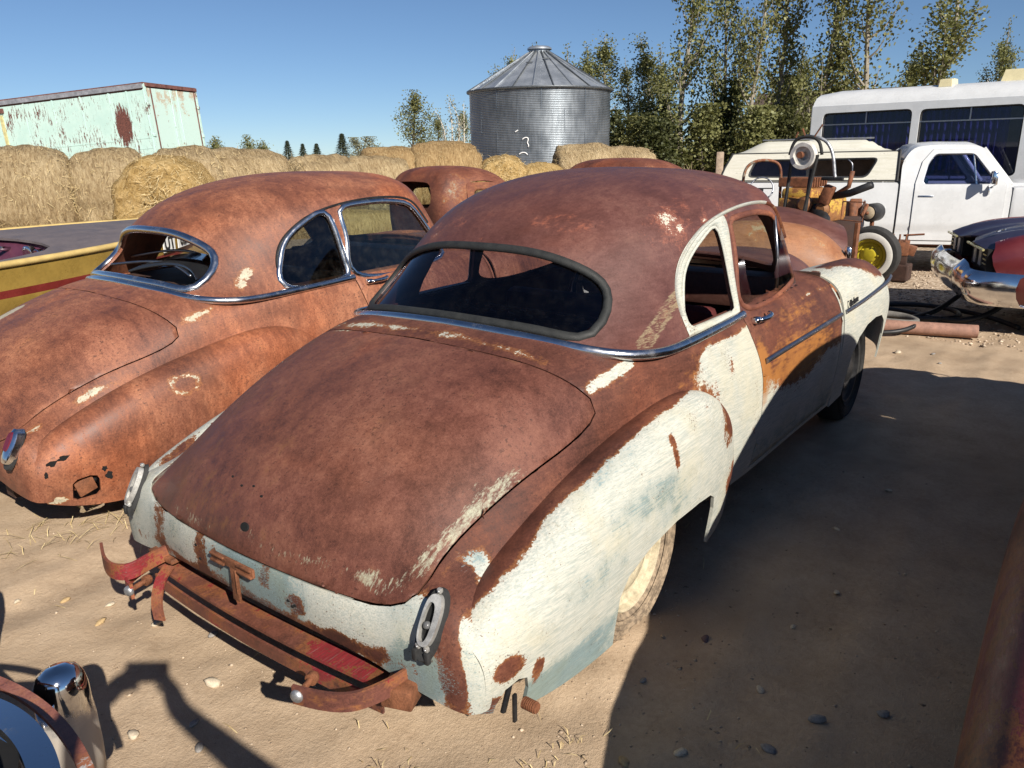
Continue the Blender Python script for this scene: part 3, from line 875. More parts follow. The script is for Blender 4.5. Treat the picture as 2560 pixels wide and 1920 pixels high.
    MB().box((.02, 0, .30), (.10, 1.36, .10)).box((2.92, 0, .30), (.10, 1.36, .10)).box((.9, .42, .24), (3.6, .09, .11)).box((.9, -.42, .24), (3.6, .09, .11)).build('chassis_frame', M['innerrust'], root)
    for sd in (-1, 1):
        MB().box((.05, sd * .60, .56), (1.0, .012, .5)).build('wheel_housing', M['innerrust'], root)
        MB().box((.05, sd * .68, .60), (.9, .16, .012)).build('wheel_arch_top', M['innerrust'], root)
        MB().box((2.92, sd * .52, .62), (.9, .012, .62)).build('wheel_housing', M['innerrust'], root)
    dash = MB().bbox((2.05, 0, .93), (.18, 1.25, .20), .04).build('dashboard', mats['dash'], root, angle=40)
    sw = MB().tube([(1.80 + .10 * .0 + .20 * .45 * math.sin(a), .36 + .20 * math.cos(a), .93 + .20 * .9 * math.sin(a)) for a in np.linspace(0, 2 * math.pi, 32, endpoint=False)], .011, 8, closed=True)
    sw.tube([(1.80, .36, .93), (2.05, .36, .75)], .018, 8).tube([(1.80, .17, .93), (1.80, .55, .93)], .008, 6)
    sw.build('steering_wheel', M['darkmetal'], root, smooth=True)
    if opts.get('seats', True):
        MB().bbox((1.22, 0, .74), (.10, 1.20, .50), .04, Matrix.Rotation(R(-12), 3, 'Y')).build('front_seat_back', mats['seat'], root, angle=40)
        MB().bbox((1.50, 0, .50), (.50, 1.22, .10), .04).build('front_seat_base', mats['seat'], root, angle=40)
        MB().bbox((.42, 0, .80), (.05, 1.10, .34), .02, Matrix.Rotation(R(-14), 3, 'Y')).build('rear_seat_back', M['innerrust'], root, angle=40)
        # sinuous springs of the stripped seats
        fr = MB()
        for x in (.56, 1.02): fr.tube([(x, -.68, .90), (x, .68, .90)], .009, 6)
        for y in (-.68, .68): fr.tube([(.56, y, .90), (1.02, y, .90)], .009, 6)
        fr.build('rear_seat_frame', M['rustbar'], root, smooth=True)
        for k in range(12):
            y0 = -.62 + k * .112
            n = 46; tt = np.linspace(0, 1, n)
            pts = np.stack([.56 + .46 * tt, y0 + .032 * np.sign(np.sin(tt * 9 * math.pi)) * np.abs(np.sin(tt * 9 * math.pi)) ** .6, .905 + .03 * np.sin(tt * math.pi)], 1)
            MB().tube(pts, .0045, 5).build('seat_spring', M['rustbar'], root, smooth=True)
        for k in range(8):
            y0 = -.50 + k * .14
            n = 46; tt = np.linspace(0, 1, n)
            pts = np.stack([1.135 + .085 * tt, y0 + .045 * np.sign(np.sin(tt * 8 * math.pi)) * np.abs(np.sin(tt * 8 * math.pi)) ** .6, .54 + .42 * tt], 1)
            MB().tube(pts, .004, 5).build('seat_back_spring', M['darkmetal'], root, smooth=True)
    return dict(root=root, bvh=bvh, bvh_body=bvh_body, doors=door_o, lid=lid_o, roof=roof, body=body, side=side, gh=gh)
# ------------------------------------------------------------------ the rusty white coupe in front
def A(v, w, g=None, o=None):
    z = np.zeros(len(v))
    return {'w': np.clip(w, -.6, 1.5), 'g': np.clip(g if g is not None else z, -.6, 1.5), 'o': np.clip(o if o is not None else z, -.5, 1.5)}
FT = np.array([[q[1][0], q[1][2]] for q in FENDER])
def seg(v, a, b):
    """distance to the segment a-b and how far along it"""
    a = np.array(a); b = np.array(b); d = b - a
    t = np.clip(((v - a) @ d) / (d @ d), 0, 1)
    return np.linalg.norm(v - a - t[:, None] * d, axis=1), t
def p_fender(v):
    x, y, z = v.T; s = np.where(y > 0, 1, 0); ya = np.abs(y)
    yb = np.interp(x, [-1, -.6, -.2, .05, .25, .45, .6], [.775, .775, .785, .815, .835, .80, .78])
    w = step(ya, yb - .012, yb + .045) * 1.06
    w -= .38 * step(-ya, -.865, -.80) * step(-x, -.3, .2) + .35 * blob(v, (-.25, -.80, .74), (.35, .04, .06)) + .3 * blob(v, (-.65, -.80, .6), (.2, .04, .06))
    w -= .80 * step(x, .52, .72) * (.62 + .38 * np.sin(z * 19 + 1)) + .45 * blob(v, (.62, -.9, .64), (.08, .06, .13))
    w -= .95 * blob(v, (-.895, -.87, .262), (.085, .12, .055)) + .95 * blob(v, (-.825, -.9, .385), (.060, .1, .045)) + .75 * blob(v, (-.712, -.9, .31), (.028, .1, .06))
    w -= .75 * blob(v, (.10, -.92, .70), (.026, .08, .075)) + .6 * blob(v, (.28, -.9, .755), (.03, .08, .035)) + .45 * blob(v, (-.93, -.86, .40), (.03, .1, .05)) + .55 * blob(v, (-.05, -.93, .60), (.07, .1, .012)) + .4 * blob(v, (.42, -.89, .78), (.07, .1, .03))
    w = np.where(y > 0, np.maximum(w, .75) - .55 * blob(v, (-.95, .8, .40), (.05, .2, .05)) - .45 * blob(v, (-.8, .78, .62), (.16, .07, .06)), w)
    g = .23 + .52 * step(-z, -.34, -.25) * step(-x, .1, .45) + .30 * blob(v, (-.10, -.93, .60), (.25, .2, .06)) + .26 * blob(v, (.08, -.93, .50), (.16, .2, .05)) + .22 * blob(v, (-.45, -.93, .47), (.2, .2, .06)) + .25 * blob(v, (-.25, -.85, .74), (.3, .06, .05))
    o = .22 * step(x, .40, .7) + .10
    return A(v, w, g, o - .05)
def p_body(v):
    x, y, z = v.T
    tail = step(-x, .80, .93) * step(-z, -.60, -.54)
    w = .80 * tail
    rb = np.minimum(seg(v, (-.80, -.73, .60), (-.93, -.765, .52))[0], seg(v, (-.93, -.765, .52), (-.945, -.815, .36))[0])
    w -= .95 * step(-rb, -.050, -.022) + .45 * blob(v, (-1.02, .22, .45), (.1, .035, .08)) + .6 * blob(v, (-1.0, -.26, .435), (.1, .042, .036), .15)
    w -= .40 * step(-z, -.35, -.30) * step(-np.abs(y), -.7, -.6)
    w -= .62 * blob(v, (-1.0, .10, .36), (.1, .45, .035), .6) + .5 * blob(v, (-1.0, -.13, .50), (.1, .03, .05), .5) + .45 * blob(v, (-.98, -.50, .37), (.1, .18, .03), .6) + .4 * blob(v, (-.97, .52, .43), (.1, .06, .08), .5)
    w += .52 * blob(v, (-.70, .70, .62), (.32, .09, .12)) + .35 * blob(v, (-.85, .76, .55), (.1, .08, .1))
    w += .55 * step(-y, .835, .865) * step(-x, .84, .87) - .5 * blob(v, (-.93, -.85, .29), (.08, .06, .05))
    q = step(x, .42, .66) * step(-z, -.965, -.90)
    w += np.where(y < 0, 1.02 * q, .3 * q)
    w -= .5 * blob(v, (.80, -.85, .83), (.05, .1, .07)) + .4 * blob(v, (1.04, -.85, .60), (.05, .1, .2)) + .45 * blob(v, (.62, -.82, .72), (.1, .08, .1))
    w += .42 * step(-np.abs(x + .125 - .04 * y * y), -.05, .0) * step(z, .98, 1.0) * (np.abs(y) < .55)
    d1, t1 = seg(v, (.17, -.70, .965), (-.06, -.68, .918))
    m1 = step(-d1, -.036, -.012)
    w += .74 * m1 + .85 * blob(v, (-.775, -.73, .59), (.085, .045, .05), .5) + .5 * blob(v, (-.95, .20, .40), (.1, .10, .05)) * 0
    g = .42 * tail + .22 * q + .35 * blob(v, (-.97, -.70, .36), (.1, .12, .08)) + .55 * blob(v, (-.75, -.71, .60), (.07, .05, .05)) + .35 * blob(v, (-1.0, -.05, .45), (.1, .26, .1)) + .5 * step(-d1, -.045, -.03) * (1 - .6 * m1)
    g = g - .25 * blob(v, (-1.0, -.45, .42), (.1, .14, .1)) - .35 * blob(v, (-1.0, .28, .45), (.1, .05, .1))
    o = .42 * blob(v, (.5, -.82, .82), (.2, .1, .12)) + .2 * blob(v, (-.4, -.74, .74), (.3, .06, .06)) + .25 * step(-z, -.36, -.31) + .22 * step(-rb, -.08, -.03)
    return A(v, w, g, o)
def p_lid(v):
    x, y, z = v.T
    t = np.clip((-.42 - x) / .46, 0, 1)
    yc = -.684 + .066 * t
    streak = step(-np.abs(y - yc), -.030 - .020 * t, -.008) * step(-x, .40, .50) * step(x, -.93, -.86)
    g = .80 * streak + .62 * step(-seg(v, (-.60, -.615, .76), (-.705, -.585, .725))[0], -.03, -.006) + .62 * blob(v, (-.925, -.55, .56), (.05, .09, .045)) + .50 * blob(v, (-.955, -.36, .575), (.04, .14, .03)) + .50 * blob(v, (-.985, -.12, .57), (.03, .18, .035)) + .52 * blob(v, (-.99, .30, .55), (.04, .22, .035)) + .45 * blob(v, (-.93, .02, .68), (.025, .018, .05)) + .75 * blob(v, (-.90, .645, .59), (.10, .035, .09)) + .36 * blob(v, (-.985, .02, .60), (.04, .06, .03))
    o = .34 * blob(v, (-.78, .20, .80), (.30, .42, .25)) + .34 * step(-z, -.72, -.58) + .04
    w = .30 * blob(v, (-.9, .65, .6), (.15, .03, .1)) + .30 * step(x, -.20, -.18) * (np.abs(y) < .5)
    return A(v, w, g, o)
def p_door(v):
    x, y, z = v.T
    top = .80 - .04 * np.sin(x * 5)
    w = step(top - z, .0, .30) * 1.12 - .22
    w += .55 * step(-np.abs(z - .945 - .02 * (x - 1.5)), -.022, -.002) * step(x, 1.25, 1.6)  # crease highlight and whitish stain painted as a pale streak along the shoulder
    g = .18 + .30 * step(-z, -.5, -.35)
    o = .70 * blob(v, (1.6, -.87, .71), (.65, .2, .16), .5) + .48 * blob(v, (1.7, -.8, .93), (.5, .1, .05), .6) + .5 * blob(v, (1.12, -.86, .72), (.06, .1, .22), .5)
    return A(v, w, g, o)
def p_ff(v):
    x, y, z = v.T
    w = 1.0 - 1.6 * blob(v, (3.18, -.74, 1.0), (.46, .17, .15), .3) - .8 * blob(v, (2.62, -.70, 1.03), (.13, .1, .05)) - .5 * step(z, .985, 1.02) * step(-x, -2.55, -2.4)
    o = .35 * blob(v, (2.35, -.9, .75), (.08, .1, .1))
    return A(v, w, .08 + 0 * x, o)
def p_roof(v):
    x, y, z = v.T
    ya = np.abs(y)
    w = .20 * blob(v, (.90, -.60, 1.45), (.40, .12, .12), .5) + .20 * blob(v, (.72, -.58, 1.38), (.2, .10, .10)) + .44 * step(-seg(v, (.25, .36, 1.305), (.235, .02, 1.350))[0], -.022, -.004) + .22 * blob(v, (.30, .26, 1.385), (.10, .16, .06))
    d2, t2 = seg(v, (.60, -.685, 1.15), (.26, -.70, 1.0))
    m2 = step(-d2, -.030, -.012)
    w += .40 * m2 * (.4 + .6 * np.sin(t2 * 3.1))
    g = .95 * step(-d2, -.042, -.026) - .25 * m2
    o = .44 * blob(v, (.38, -.28, 1.42), (.11, .30, .06), .5) + .30 * blob(v, (.32, .25, 1.38), (.12, .22, .10)) + .22 * blob(v, (.9, -.5, 1.47), (.35, .2, .15)) + .02
    return A(v, w, g, o)
QOUT = [(.555, .99), (.556, 1.10), (.60, 1.215), (.69, 1.305), (.81, 1.372), (.93, 1.413), (1.02, 1.43), (1.045, 1.42), (1.048, 1.2), (1.05, .98)]
mats = dict(body=M['coupe'], lid=M['lid'], door=M['coupe'], fender=M['coupe'], ffender=M['coupe'], hood=M['roof'], roof=M['roof'],
            rear_seal=M['seal'], qframe=M['coupe'], dframe=M['wreck'], rail=M['coupe'], belt=M['chrome'], rim=M['tanrim'], frim=M['darkmetal'],
            tyre_r=M['tyre_dusty'], tyre_f=M['tyre'], dash=M['roof'], seat=plain('red_brown_seat', (.10, .016, .016), .8, var=.4))
coupe = build_coupe('parked_coupe', mats, dict(body=p_body, lid=p_lid, door=p_door, fender=p_fender, ffender=p_ff, roof=p_roof, hood=lambda v: A(v, 0 * v[:, 0])),
    dict(frame_w=1.05, rear_glass=True, rear_bead=(-.017, .018), rear_h=.012, q_bead=(-.004, .010), d_bead=(-.006, .022), q_h=.005, d_h=.008, sink=(.03, .02)))
tag(coupe['root'], 'rusty brown and white old coupe with a bare rust red trunk lid', 'car')

def surround(car, root, sd):
    """the painted sheet-metal surround of the quarter window, a strip between the opening and the gutter"""
    out = round_poly_start([(.553, .992), (.556, 1.10), (.600, 1.215), (.69, 1.303), (.81, 1.366), (.93, 1.405), (1.02, 1.42), (1.048, 1.405), (1.050, 1.2), (1.054, .99)], 90)
    inn = round_poly_start([(.582, 1.020), (.596, 1.12), (.648, 1.213), (.728, 1.285), (.833, 1.342), (.93, 1.380), (.962, 1.374), (.976, 1.345), (1.004, 1.2), (1.022, 1.020)], 90)
    po, no_ = project(car['bvh'], out, (0, 2), car['side'][sd]); pi, ni = project(car['bvh'], inn, (0, 2), car['side'][sd])
    n = len(po)
    V = np.concatenate([po + no_ * .002, po * .75 + pi * .25 + no_ * .009, po * .25 + pi * .75 + ni * .008, pi + ni * .001, pi - ni * .02])
    F = []
    for r_ in range(4):
        for i in range(n):
            q = [r_ * n + i, r_ * n + (i + 1) % n, (r_ + 1) * n + (i + 1) % n, (r_ + 1) * n + i]
            F.append(q if sd < 0 else q[::-1])
    x, y, z = V.T
    return mesh('quarter_window_surround', V, F, M['coupe'], root, True, A(V, 1.05 - .55 * blob(V, (.585, sd * .73, 1.03), (.05, .1, .09)), .20 + 0 * x, 0 * x))
def round_poly_start(P, n):
    P = np.array(P); k = len(P) // 2 + 3
    c = curve(P, 200); c = np.concatenate([c, P[:1]])
    d = np.concatenate([[0], np.cumsum(np.linalg.norm(np.diff(c, axis=0), axis=1))])
    q = np.linspace(0, d[-1], n, endpoint=False)
    return [(np.interp(t, d, c[:, 0]), np.interp(t, d, c[:, 1])) for t in q]
for sd in (-1, 1): surround(coupe, coupe['root'], sd)
# ------------------------------------------------------------------ coupe: lamps, brackets, holes, trims
def bar_strip(pts, h, t, name, mat, parent, up=(0, 0, 1)):
    """flat iron on edge following pts, h tall, t thick"""
    P = np.asarray(pts, float); n = len(P)
    d = np.gradient(P, axis=0); d /= np.linalg.norm(d, axis=1)[:, None]
    u = np.array(up, float); s = np.cross(d, u); s /= np.linalg.norm(s, axis=1)[:, None]
    V = []
    for i in range(n):
        for a, b in ((-.5, -.5), (.5, -.5), (.5, .5), (-.5, .5)): V.append(P[i] + s[i] * t * a + u * h * b)
    F = [[0, 1, 2, 3], [(n - 1) * 4 + k for k in (3, 2, 1, 0)]]
    for i in range(n - 1):
        for k in range(4): F.append([i * 4 + k, i * 4 + (k + 1) % 4, (i + 1) * 4 + (k + 1) % 4, (i + 1) * 4 + k])
    return MB().add(V, F).build(name, mat, parent, angle=40)

def red_attr(o, fn):
    v = np.array([q.co[:] for q in o.data.vertices])
    for k, a in fn(v).items():
        at = o.data.attributes.new(k, 'FLOAT', 'POINT'); at.data.foreach_set('value', np.asarray(a, np.float32))

def skin_frame(car, y, z):
    h = car['bvh_body'].ray_cast(Vector((-2, y, z)), Vector((1, 0, 0)))
    return np.array(h[0]), np.array(h[1] if h[1].x < 0 else -h[1])

def bumper_irons(car, root):
    C3 = lambda p, n=26: curve(np.array(p), n)
    ra = bar_strip(C3([(-.86, -.66, .335), (-.99, -.655, .335), (-1.06, -.64, .335), (-1.115, -.61, .333), (-1.15, -.56, .332), (-1.17, -.51, .332), (-1.185, -.46, .332)]), .055, .010, 'bumper_bracket', M['redbar'], root)
    la = bar_strip(C3([(-.86, .50, .345), (-.985, .505, .345), (-1.07, .495, .343), (-1.12, .492, .342), (-1.15, .53, .342), (-1.148, .60, .345), (-1.11, .70, .352)]), .058, .010, 'bumper_bracket', M['redbar'], root)
    lb = bar_strip(C3([(-.90, .60, .30), (-1.02, .575, .298), (-1.08, .555, .296), (-1.118, .525, .296), (-1.14, .485, .297), (-1.152, .43, .300)]), .055, .010, 'bumper_bracket', M['redbar'], root)
    hs = bar_strip(C3([(-1.00, .46, .315), (-1.04, .44, .30), (-1.08, .405, .275), (-1.10, .385, .235), (-1.105, .37, .19)], 14), .042, .008, 'hanging_strap', M['redbar'], root, up=(.35, -.9, 0))
    for o in (ra, la, lb, hs): red_attr(o, lambda v: A(v, .16 + .36 * blob(v, (-1.10, .50, .33), (.10, .12, .08)) + .2 * blob(v, (-1.0, -.65, .33), (.1, .1, .06)), .05 + 0 * v[:, 0], .45 - .4 * step(v[:, 1], .3, .5)))
    for p, d in (((-1.182, -.475, .333), (-1, -.35, 0)), ((-1.152, .445, .300), (-1, -.25, 0))):
        q = Vector(d).to_track_quat('X', 'Z').to_matrix()
        b = MB().lathe([(0, .016), (.010, .015), (.017, .010), (.019, .003), (.019, 0), (0, 0)], 20, 'x')
        v = b.v[0] @ np.array(q).T + np.array(p); b.v = [v]
        b.build('bolt_head', M['zinc'], root, smooth=True, angle=50)
        b = MB().lathe([(0, -.085), (.015, -.083), (.018, -.075), (.018, -.062), (.009, -.060), (.009, 0)], 14, 'x')
        v = b.v[0] @ np.array(q).T + np.array(p); b.v = [v]
        b.build('bolt', M['rustbar'], root, smooth=True, angle=40)
    rail = MB()
    n = 24
    ys = np.linspace(.55, -.60, n); xs = -1.018 + .03 * (ys / .6) ** 2
    lower = bar_strip(np.stack([xs - .015, ys, .238 + 0 * ys], 1), .044, .008, 'bumper_rail', M['redbar'], root)
    upper = bar_strip(np.stack([xs + .030, ys, .286 + 0 * ys], 1), .010, .075, 'bumper_rail', M['redbar'], root)
    for o in (lower, upper): red_attr(o, lambda v: A(v, .27 + .30 * blob(v, (-1.0, -.38, .32), (.2, .18, .1)) + .10 * np.sin(v[:, 1] * 9), 0 * v[:, 0], .1 + 0 * v[:, 0]))
    MB().bbox((-.985, -.655, .30), (.075, .09, .06), .006, Matrix.Rotation(R(20), 3, 'Z')).build('bracket_foot', M['rustbar'], root, angle=40)
    MB().bbox((-.93, .53, .325), (.13, .15, .02), .005).build('bracket_foot', M['rustbar'], root, angle=40)

def plate_bracket(car, root):
    p, n = skin_frame(car, 0, .47)
    x = p[0] - .012
    m = MB().bbox((x, .0, .492), (.010, .215, .030), .003)
    t = MB().bbox((x + .0, -.004, .425), (.010, .034, .115), .003)
    ob = m.build('plate_bracket', M['rustbar'], root, angle=40)
    t.build('plate_bracket_stem', M['rustbar'], ob, angle=40)
    for s in (-1, 1):
        for k in (-1, 1):
            MB().bbox((x - .008, s * .070, .492 + k * .011), (.008, .072, .008), .002).build('plate_bracket_lip', M['rustbar'], ob, angle=40)
    MB().bbox((x - .007, -.022, .44), (.007, .006, .08), .002).build('plate_bracket_lip', M['rustbar'], ob, angle=40)

def tail_lamp(car, root, sd, lens=False):
    """the upright lamp pod beside the lid; bare casting with its bulb, or the chromed pod with its red lens"""
    p, n = skin_frame(car, sd * .735, .523)
    n = n / np.linalg.norm(n)
    up = np.array([0, 0, 1.0]); up = up - n * (up @ n); up /= np.linalg.norm(up)
    lean = np.array([0, sd * .12, 0]); up = up + lean; up -= n * (up @ n); up /= np.linalg.norm(up)
    sx = np.cross(up, n)
    def loc(a, b, c): return p + sx * a + up * b + n * c
    def outline(w, h, k=28, sq=2.6):
        out = []
        for i in range(k):
            a = 2 * math.pi * i / k; ca, sa = math.cos(a), math.sin(a)
            out.append((w * math.copysign(abs(ca) ** (2 / sq), ca), h * math.copysign(abs(sa) ** (2 / sq), sa)))
        return out
    def slab(o1, c1, o2, c2, cap=True):
        k = len(o1)
        V = [loc(a, b, c1) for a, b in o1] + [loc(a, b, c2) for a, b in o2]
        F = [[i, (i + 1) % k, k + (i + 1) % k, k + i] for i in range(k)]
        if cap: F.append([k + i for i in range(k)])
        return V, F
    bk = MB().add(*slab([(a, b - .012) for a, b in outline(.036, .098)], -.005, [(a, b - .012) for a, b in outline(.032, .094)], .008))
    b0 = bk.build('lamp_gasket', M['rubber'], root, angle=40)
    if lens:
        o1 = outline(.036, .088)
        MB().add(*slab(o1, .0, outline(.031, .08), .030)).add(*slab(outline(.031, .08), .030, outline(.02, .06), .040)).build('lamp_housing', M['chrome2'], root, smooth=True, angle=50)
        MB().add(*slab([(a, b + .018) for a, b in outline(.019, .05)], .03, [(a, b + .018) for a, b in outline(.013, .042)], .047)).build('lamp_lens', M['redlens'], root, smooth=True, angle=50)
        return
    # the open cast ring
    ring = MB()
    k = 40
    o1 = np.array(outline(.026, .070, k)); o2 = np.array(outline(.0135, .050, k)); o2[:, 1] -= .006
    o2[:, 0] += sd * .005
    V = []
    for (A1, c) in ((o1, .006), (o1 * .97, .026), (o2 * np.array([1.05, 1.03]), .026), (o2, .010)):
        V += [loc(a, b, c) for a, b in A1]
    F = []
    for r_ in range(3):
        for i in range(k): F.append([r_ * k + i, r_ * k + (i + 1) % k, (r_ + 1) * k + (i + 1) % k, (r_ + 1) * k + i])
    ring.add(V, F)
    lamp = ring.build('lamp_casting', M['castmetal'], root, angle=35)
    MB().add(*slab(outline(.016, .05, 24), .007, outline(.016, .05, 24), .0095)).build('lamp_bowl', M['black'], lamp)
    c = loc(sd * .004, -.014, .018)
    MB().lathe([(.0001, .011), (.006, .009), (.0105, .003), (.0105, -.004), (.006, -.01), (.0001, -.011)], 16, 'x', c).build('lamp_bulb', M['bulb'], lamp, smooth=True)
    for (a, b) in ((0, .078), (sd * -.012, -.072), (sd * .014, -.070)):
        q = loc(a, b, .014)
        MB().bbox(q, (.012, .014, .014), .003).build('lamp_lug', M['castmetal'], lamp, angle=40)
        MB().lathe([(0, -.0085), (.003, -.008), (.0035, -.006)], 10, 'x', q).build('lamp_screw', M['zinc'], lamp, smooth=True)
    for a in (-.018, .018):
        MB().bbox(loc(a, -.094, .006), (.016, .016, .034), .004).build('lamp_boot', M['rubber'], lamp, angle=40)

def disc_on(bvh, p0, dr, r, lift, name, mat, parent, n=20, ecc=1.0):
    h = bvh.ray_cast(Vector(p0), Vector(dr))
    if h[0] is None: return
    nrm = h[1] if h[1].dot(Vector(dr)) < 0 else -h[1]
    q = nrm.to_track_quat('Z', 'X').to_matrix()
    b = MB().lathe([(0, lift), (r * .8, lift), (r, 0)], n, 'z')
    v = b.v[0] * np.array([1, ecc, 1]) @ np.array(q).T + np.array(h[0]); b.v = [v]
    return b.build(name, mat, parent, smooth=False)

bumper_irons(coupe, coupe['root'])
plate_bracket(coupe, coupe['root'])
for sd in (-1, 1): tail_lamp(coupe, coupe['root'], sd)
# the lock hole and the emblem holes of the lid
disc_on(coupe['bvh_body'], (-2, -.012, .600), (1, 0, 0), .014, .0025, 'lock_hole', M['black'], coupe['lid'], ecc=1.5)
for (y, z) in ((.075, .70), (.045, .69), (-.005, .685), (.02, .70)):
    disc_on(coupe['bvh_body'], (-2, y * 2.2 - .02, z), (1, 0, 0), .0042, .002, 'emblem_hole', M['black'], coupe['lid'], n=10, ecc=1.5)
for (y, z) in ((-.235, .440), (-.262, .432), (-.25, .425), (.235, .475), (.22, .43)):
    disc_on(coupe['bvh_body'], (-2, y, z), (1, 0, 0), .005, .002, 'screw_hole', M['black'], coupe['body'], n=10, ecc=1.4)
# side mouldings and the script on the front fender
def side_trim(pts, nm, parent, mat, w=.013, h=.010):
    P = curve(np.array(pts), 40)
    N = np.tile(np.array([[0, -1.0, .1]]), (len(P), 1))
    return ribbon(P, N, -w, w, h, closed=False, rounds=5).build(nm, mat, parent, angle=50)
side_trim([(1.14, -.866, .778), (1.35, -.874, .786), (1.6, -.884, .793), (1.95, -.892, .800), (2.235, -.898, .805)], 'door_moulding', coupe['doors'][-1], M['trim'])
side_trim([(2.30, -.904, .808), (2.6, -.917, .822), (2.9, -.922, .838), (3.15, -.922, .850), (3.30, -.913, .858), (3.42, -.897, .862)], 'fender_moulding', coupe['root'], M['trim'])
def text(body, size, mat, parent, loc, xdir, normal, extr=.002, shear=0.0, name='lettering', bold=0.0):
    cu = bpy.data.curves.new(name, 'FONT'); cu.body = body; cu.size = size; cu.extrude = extr; cu.shear = shear; cu.align_x = 'CENTER'; cu.align_y = 'CENTER'; cu.offset = bold
    t0 = bpy.data.objects.new(name, cu); C.objects.link(t0)
    dg = bpy.context.evaluated_depsgraph_get()
    me = bpy.data.meshes.new_from_object(t0.evaluated_get(dg))
    bpy.data.objects.remove(t0)
    me.materials.clear()
    o = link(name, me, mat, parent)
    x = Vector(xdir).normalized(); z = Vector(normal).normalized(); y = z.cross(x).normalized(); x = y.cross(z)
    m = Matrix((x, y, z)).transposed().to_4x4(); m.translation = Vector(loc)
    o.matrix_local = m
    return o
text('De Luxe', .052, M['darkmetal'], coupe['root'], (2.42, -.9115, .853), (1, -.03, .05), (0, -1, .25), .003, .35, 'script_emblem')
for k in range(10):
    x = 1.14 + k * .085
    MB().lathe([(0, .003), (.006, .003), (.007, 0)], 10, 'z', (x, -.748 + .004 * (k > 6) * (k - 6), .999)).build('sill_screw_hole', M['black'], coupe['doors'][-1])
# what is left of the door and vent glass
def shard(poly, y0, nm):
    P = [(a, y0 - .045 * (1.0 - (b - 1.0) / .42) , b) for a, b in poly]
    V = [np.array(p) for p in P] + [np.array(p) + np.array([0, .004, 0]) for p in P]; n = len(P)
    return MB().add(V, [list(range(n)), [n + i for i in range(n)][::-1]] + [[i, (i + 1) % n, n + (i + 1) % n, n + i] for i in range(n)]).build(nm, M['glass_clear'], coupe['doors'][-1])
shard([(1.10, 1.01), (1.30, 1.01), (1.235, 1.12), (1.205, 1.225), (1.10, 1.19)], -.683, 'broken_glass')
shard([(1.62, 1.01), (1.93, 1.01), (1.80, 1.20), (1.71, 1.31), (1.69, 1.22), (1.60, 1.10)], -.683, 'broken_glass')
MB().tube([(1.66, -.715, 1.02), (1.665, -.70, 1.2), (1.66, -.675, 1.37)], .009, 6).build('vent_post', M['trim'], coupe['doors'][-1], smooth=True)
# bumper arm behind the slot of the right rear fender
MB().bbox((-.80, -.875, .285), (.018, .012, .12), .004, Matrix.Rotation(R(25), 3, 'Y')).bbox((-.785, -.885, .225), (.014, .01, .09), .003).build('bumper_arm', M['darkmetal'], coupe['root'], angle=40)
ab = MB()
for i in range(7): ab.lathe([(0, -.9 - i * .006), (.017, -.9 - i * .006), (.017, -.9 - i * .006 - .0035), (0, -.9 - i * .006 - .0035)], 16, 'y', (-.762, 0, .236))
ab.lathe([(0, -.90), (.0145, -.90), (.0145, -.945), (0, -.945)], 16, 'y', (-.762, 0, .236))
ab.build('threaded_bolt', M['rustbar'], coupe['root'], angle=40)

# ------------------------------------------------------------------ the copper brown coupe beside it
def pl_body(v):
    x, y, z = v.T
    w = .75 * blob(v, (-.53, -.72, .66), (.16, .02, .05), .5) + .60 * blob(v, (.02, -.69, .93), (.13, .02, .06), .5) + .75 * blob(v, (-.82, -.72, .56), (.06, .025, .04), .5)
    return A(v, w, .2 * step(-x, .8, .9), 0 * x + .05)
def pl_fender(v):
    x, y, z = v.T
    w = .80 * blob(v, (-.20, -.90, .66), (.085, .08, .055), .4) - .9 * blob(v, (-.20, -.90, .655), (.05, .08, .028), .3) + .7 * blob(v, (-.86, -.87, .27), (.05, .05, .02), .4)
    g = .9 * blob(v, (-.62, -.92, .35), (.30, .1, .09)) * 0 + .25 * step(-z, -.30, -.25)
    return A(v, w, g, .10 + .2 * step(-z, -.5, -.3))
def pl_roof(v):
    x, y, z = v.T
    w = .72 * blob(v, (.36, -.68, 1.10), (.09, .05, .09), .4) * (np.abs((z - 1.10) - (x - .36) * .9) < .055)
    return A(v, w, 0 * x, .08 + 0 * x)
pl_lid = lambda v: A(v, .8 * blob(v, (-.50, .36, .93), (.12, .07, .1), .3), 0 * v[:, 0], .05 + 0 * v[:, 0])
zz = lambda v: A(v, 0 * v[:, 0], 0 * v[:, 0], .05 + 0 * v[:, 0])
mats2 = dict(body=M['copper'], lid=M['copper'], door=M['copper'], fender=M['copper'], ffender=M['copper'], hood=M['copper'], roof=M['copper'],
             rear_seal=M['chrome'], qframe=M['chrome'], dframe=M['chrome'], rail=M['darkmetal'], belt=M['chrome'], rim=M['wreck'], frim=M['wreck'],
             tyre_r=M['tyre'], tyre_f=M['tyre'], dash=M['copper'], seat=M['darkmetal'])
copper = build_coupe('parked_coupe', mats2, dict(body=pl_body, lid=pl_lid, door=zz, fender=pl_fender, ffender=zz, roof=pl_roof, hood=zz),
    dict(rear_glass=False, side_glass=True, far_open=True, rear_bead=(-.024, .022), rear_h=.020, q_bead=(-.034, .004), d_bead=(-.030, .004), q_h=.014, d_h=.012, gutter_h=.010, sink=(.04, .03),
         slot=[(-.80, .262), (-.795, .335), (-.775, .352), (-.72, .356), (-.69, .345), (-.68, .32), (-.682, .262), (-.70, .245), (-.78, .245)]))
rt = copper['root']
tag(rt, 'copper brown rusted coupe with bright chrome window trim and no rear glass', 'car')
rt.location = (-.005, 2.465, -.045)
rt.rotation_euler = (0, R(-1.0), R(-1.2))
for sd in (-1, 1): tail_lamp(copper, rt, sd, lens=True)
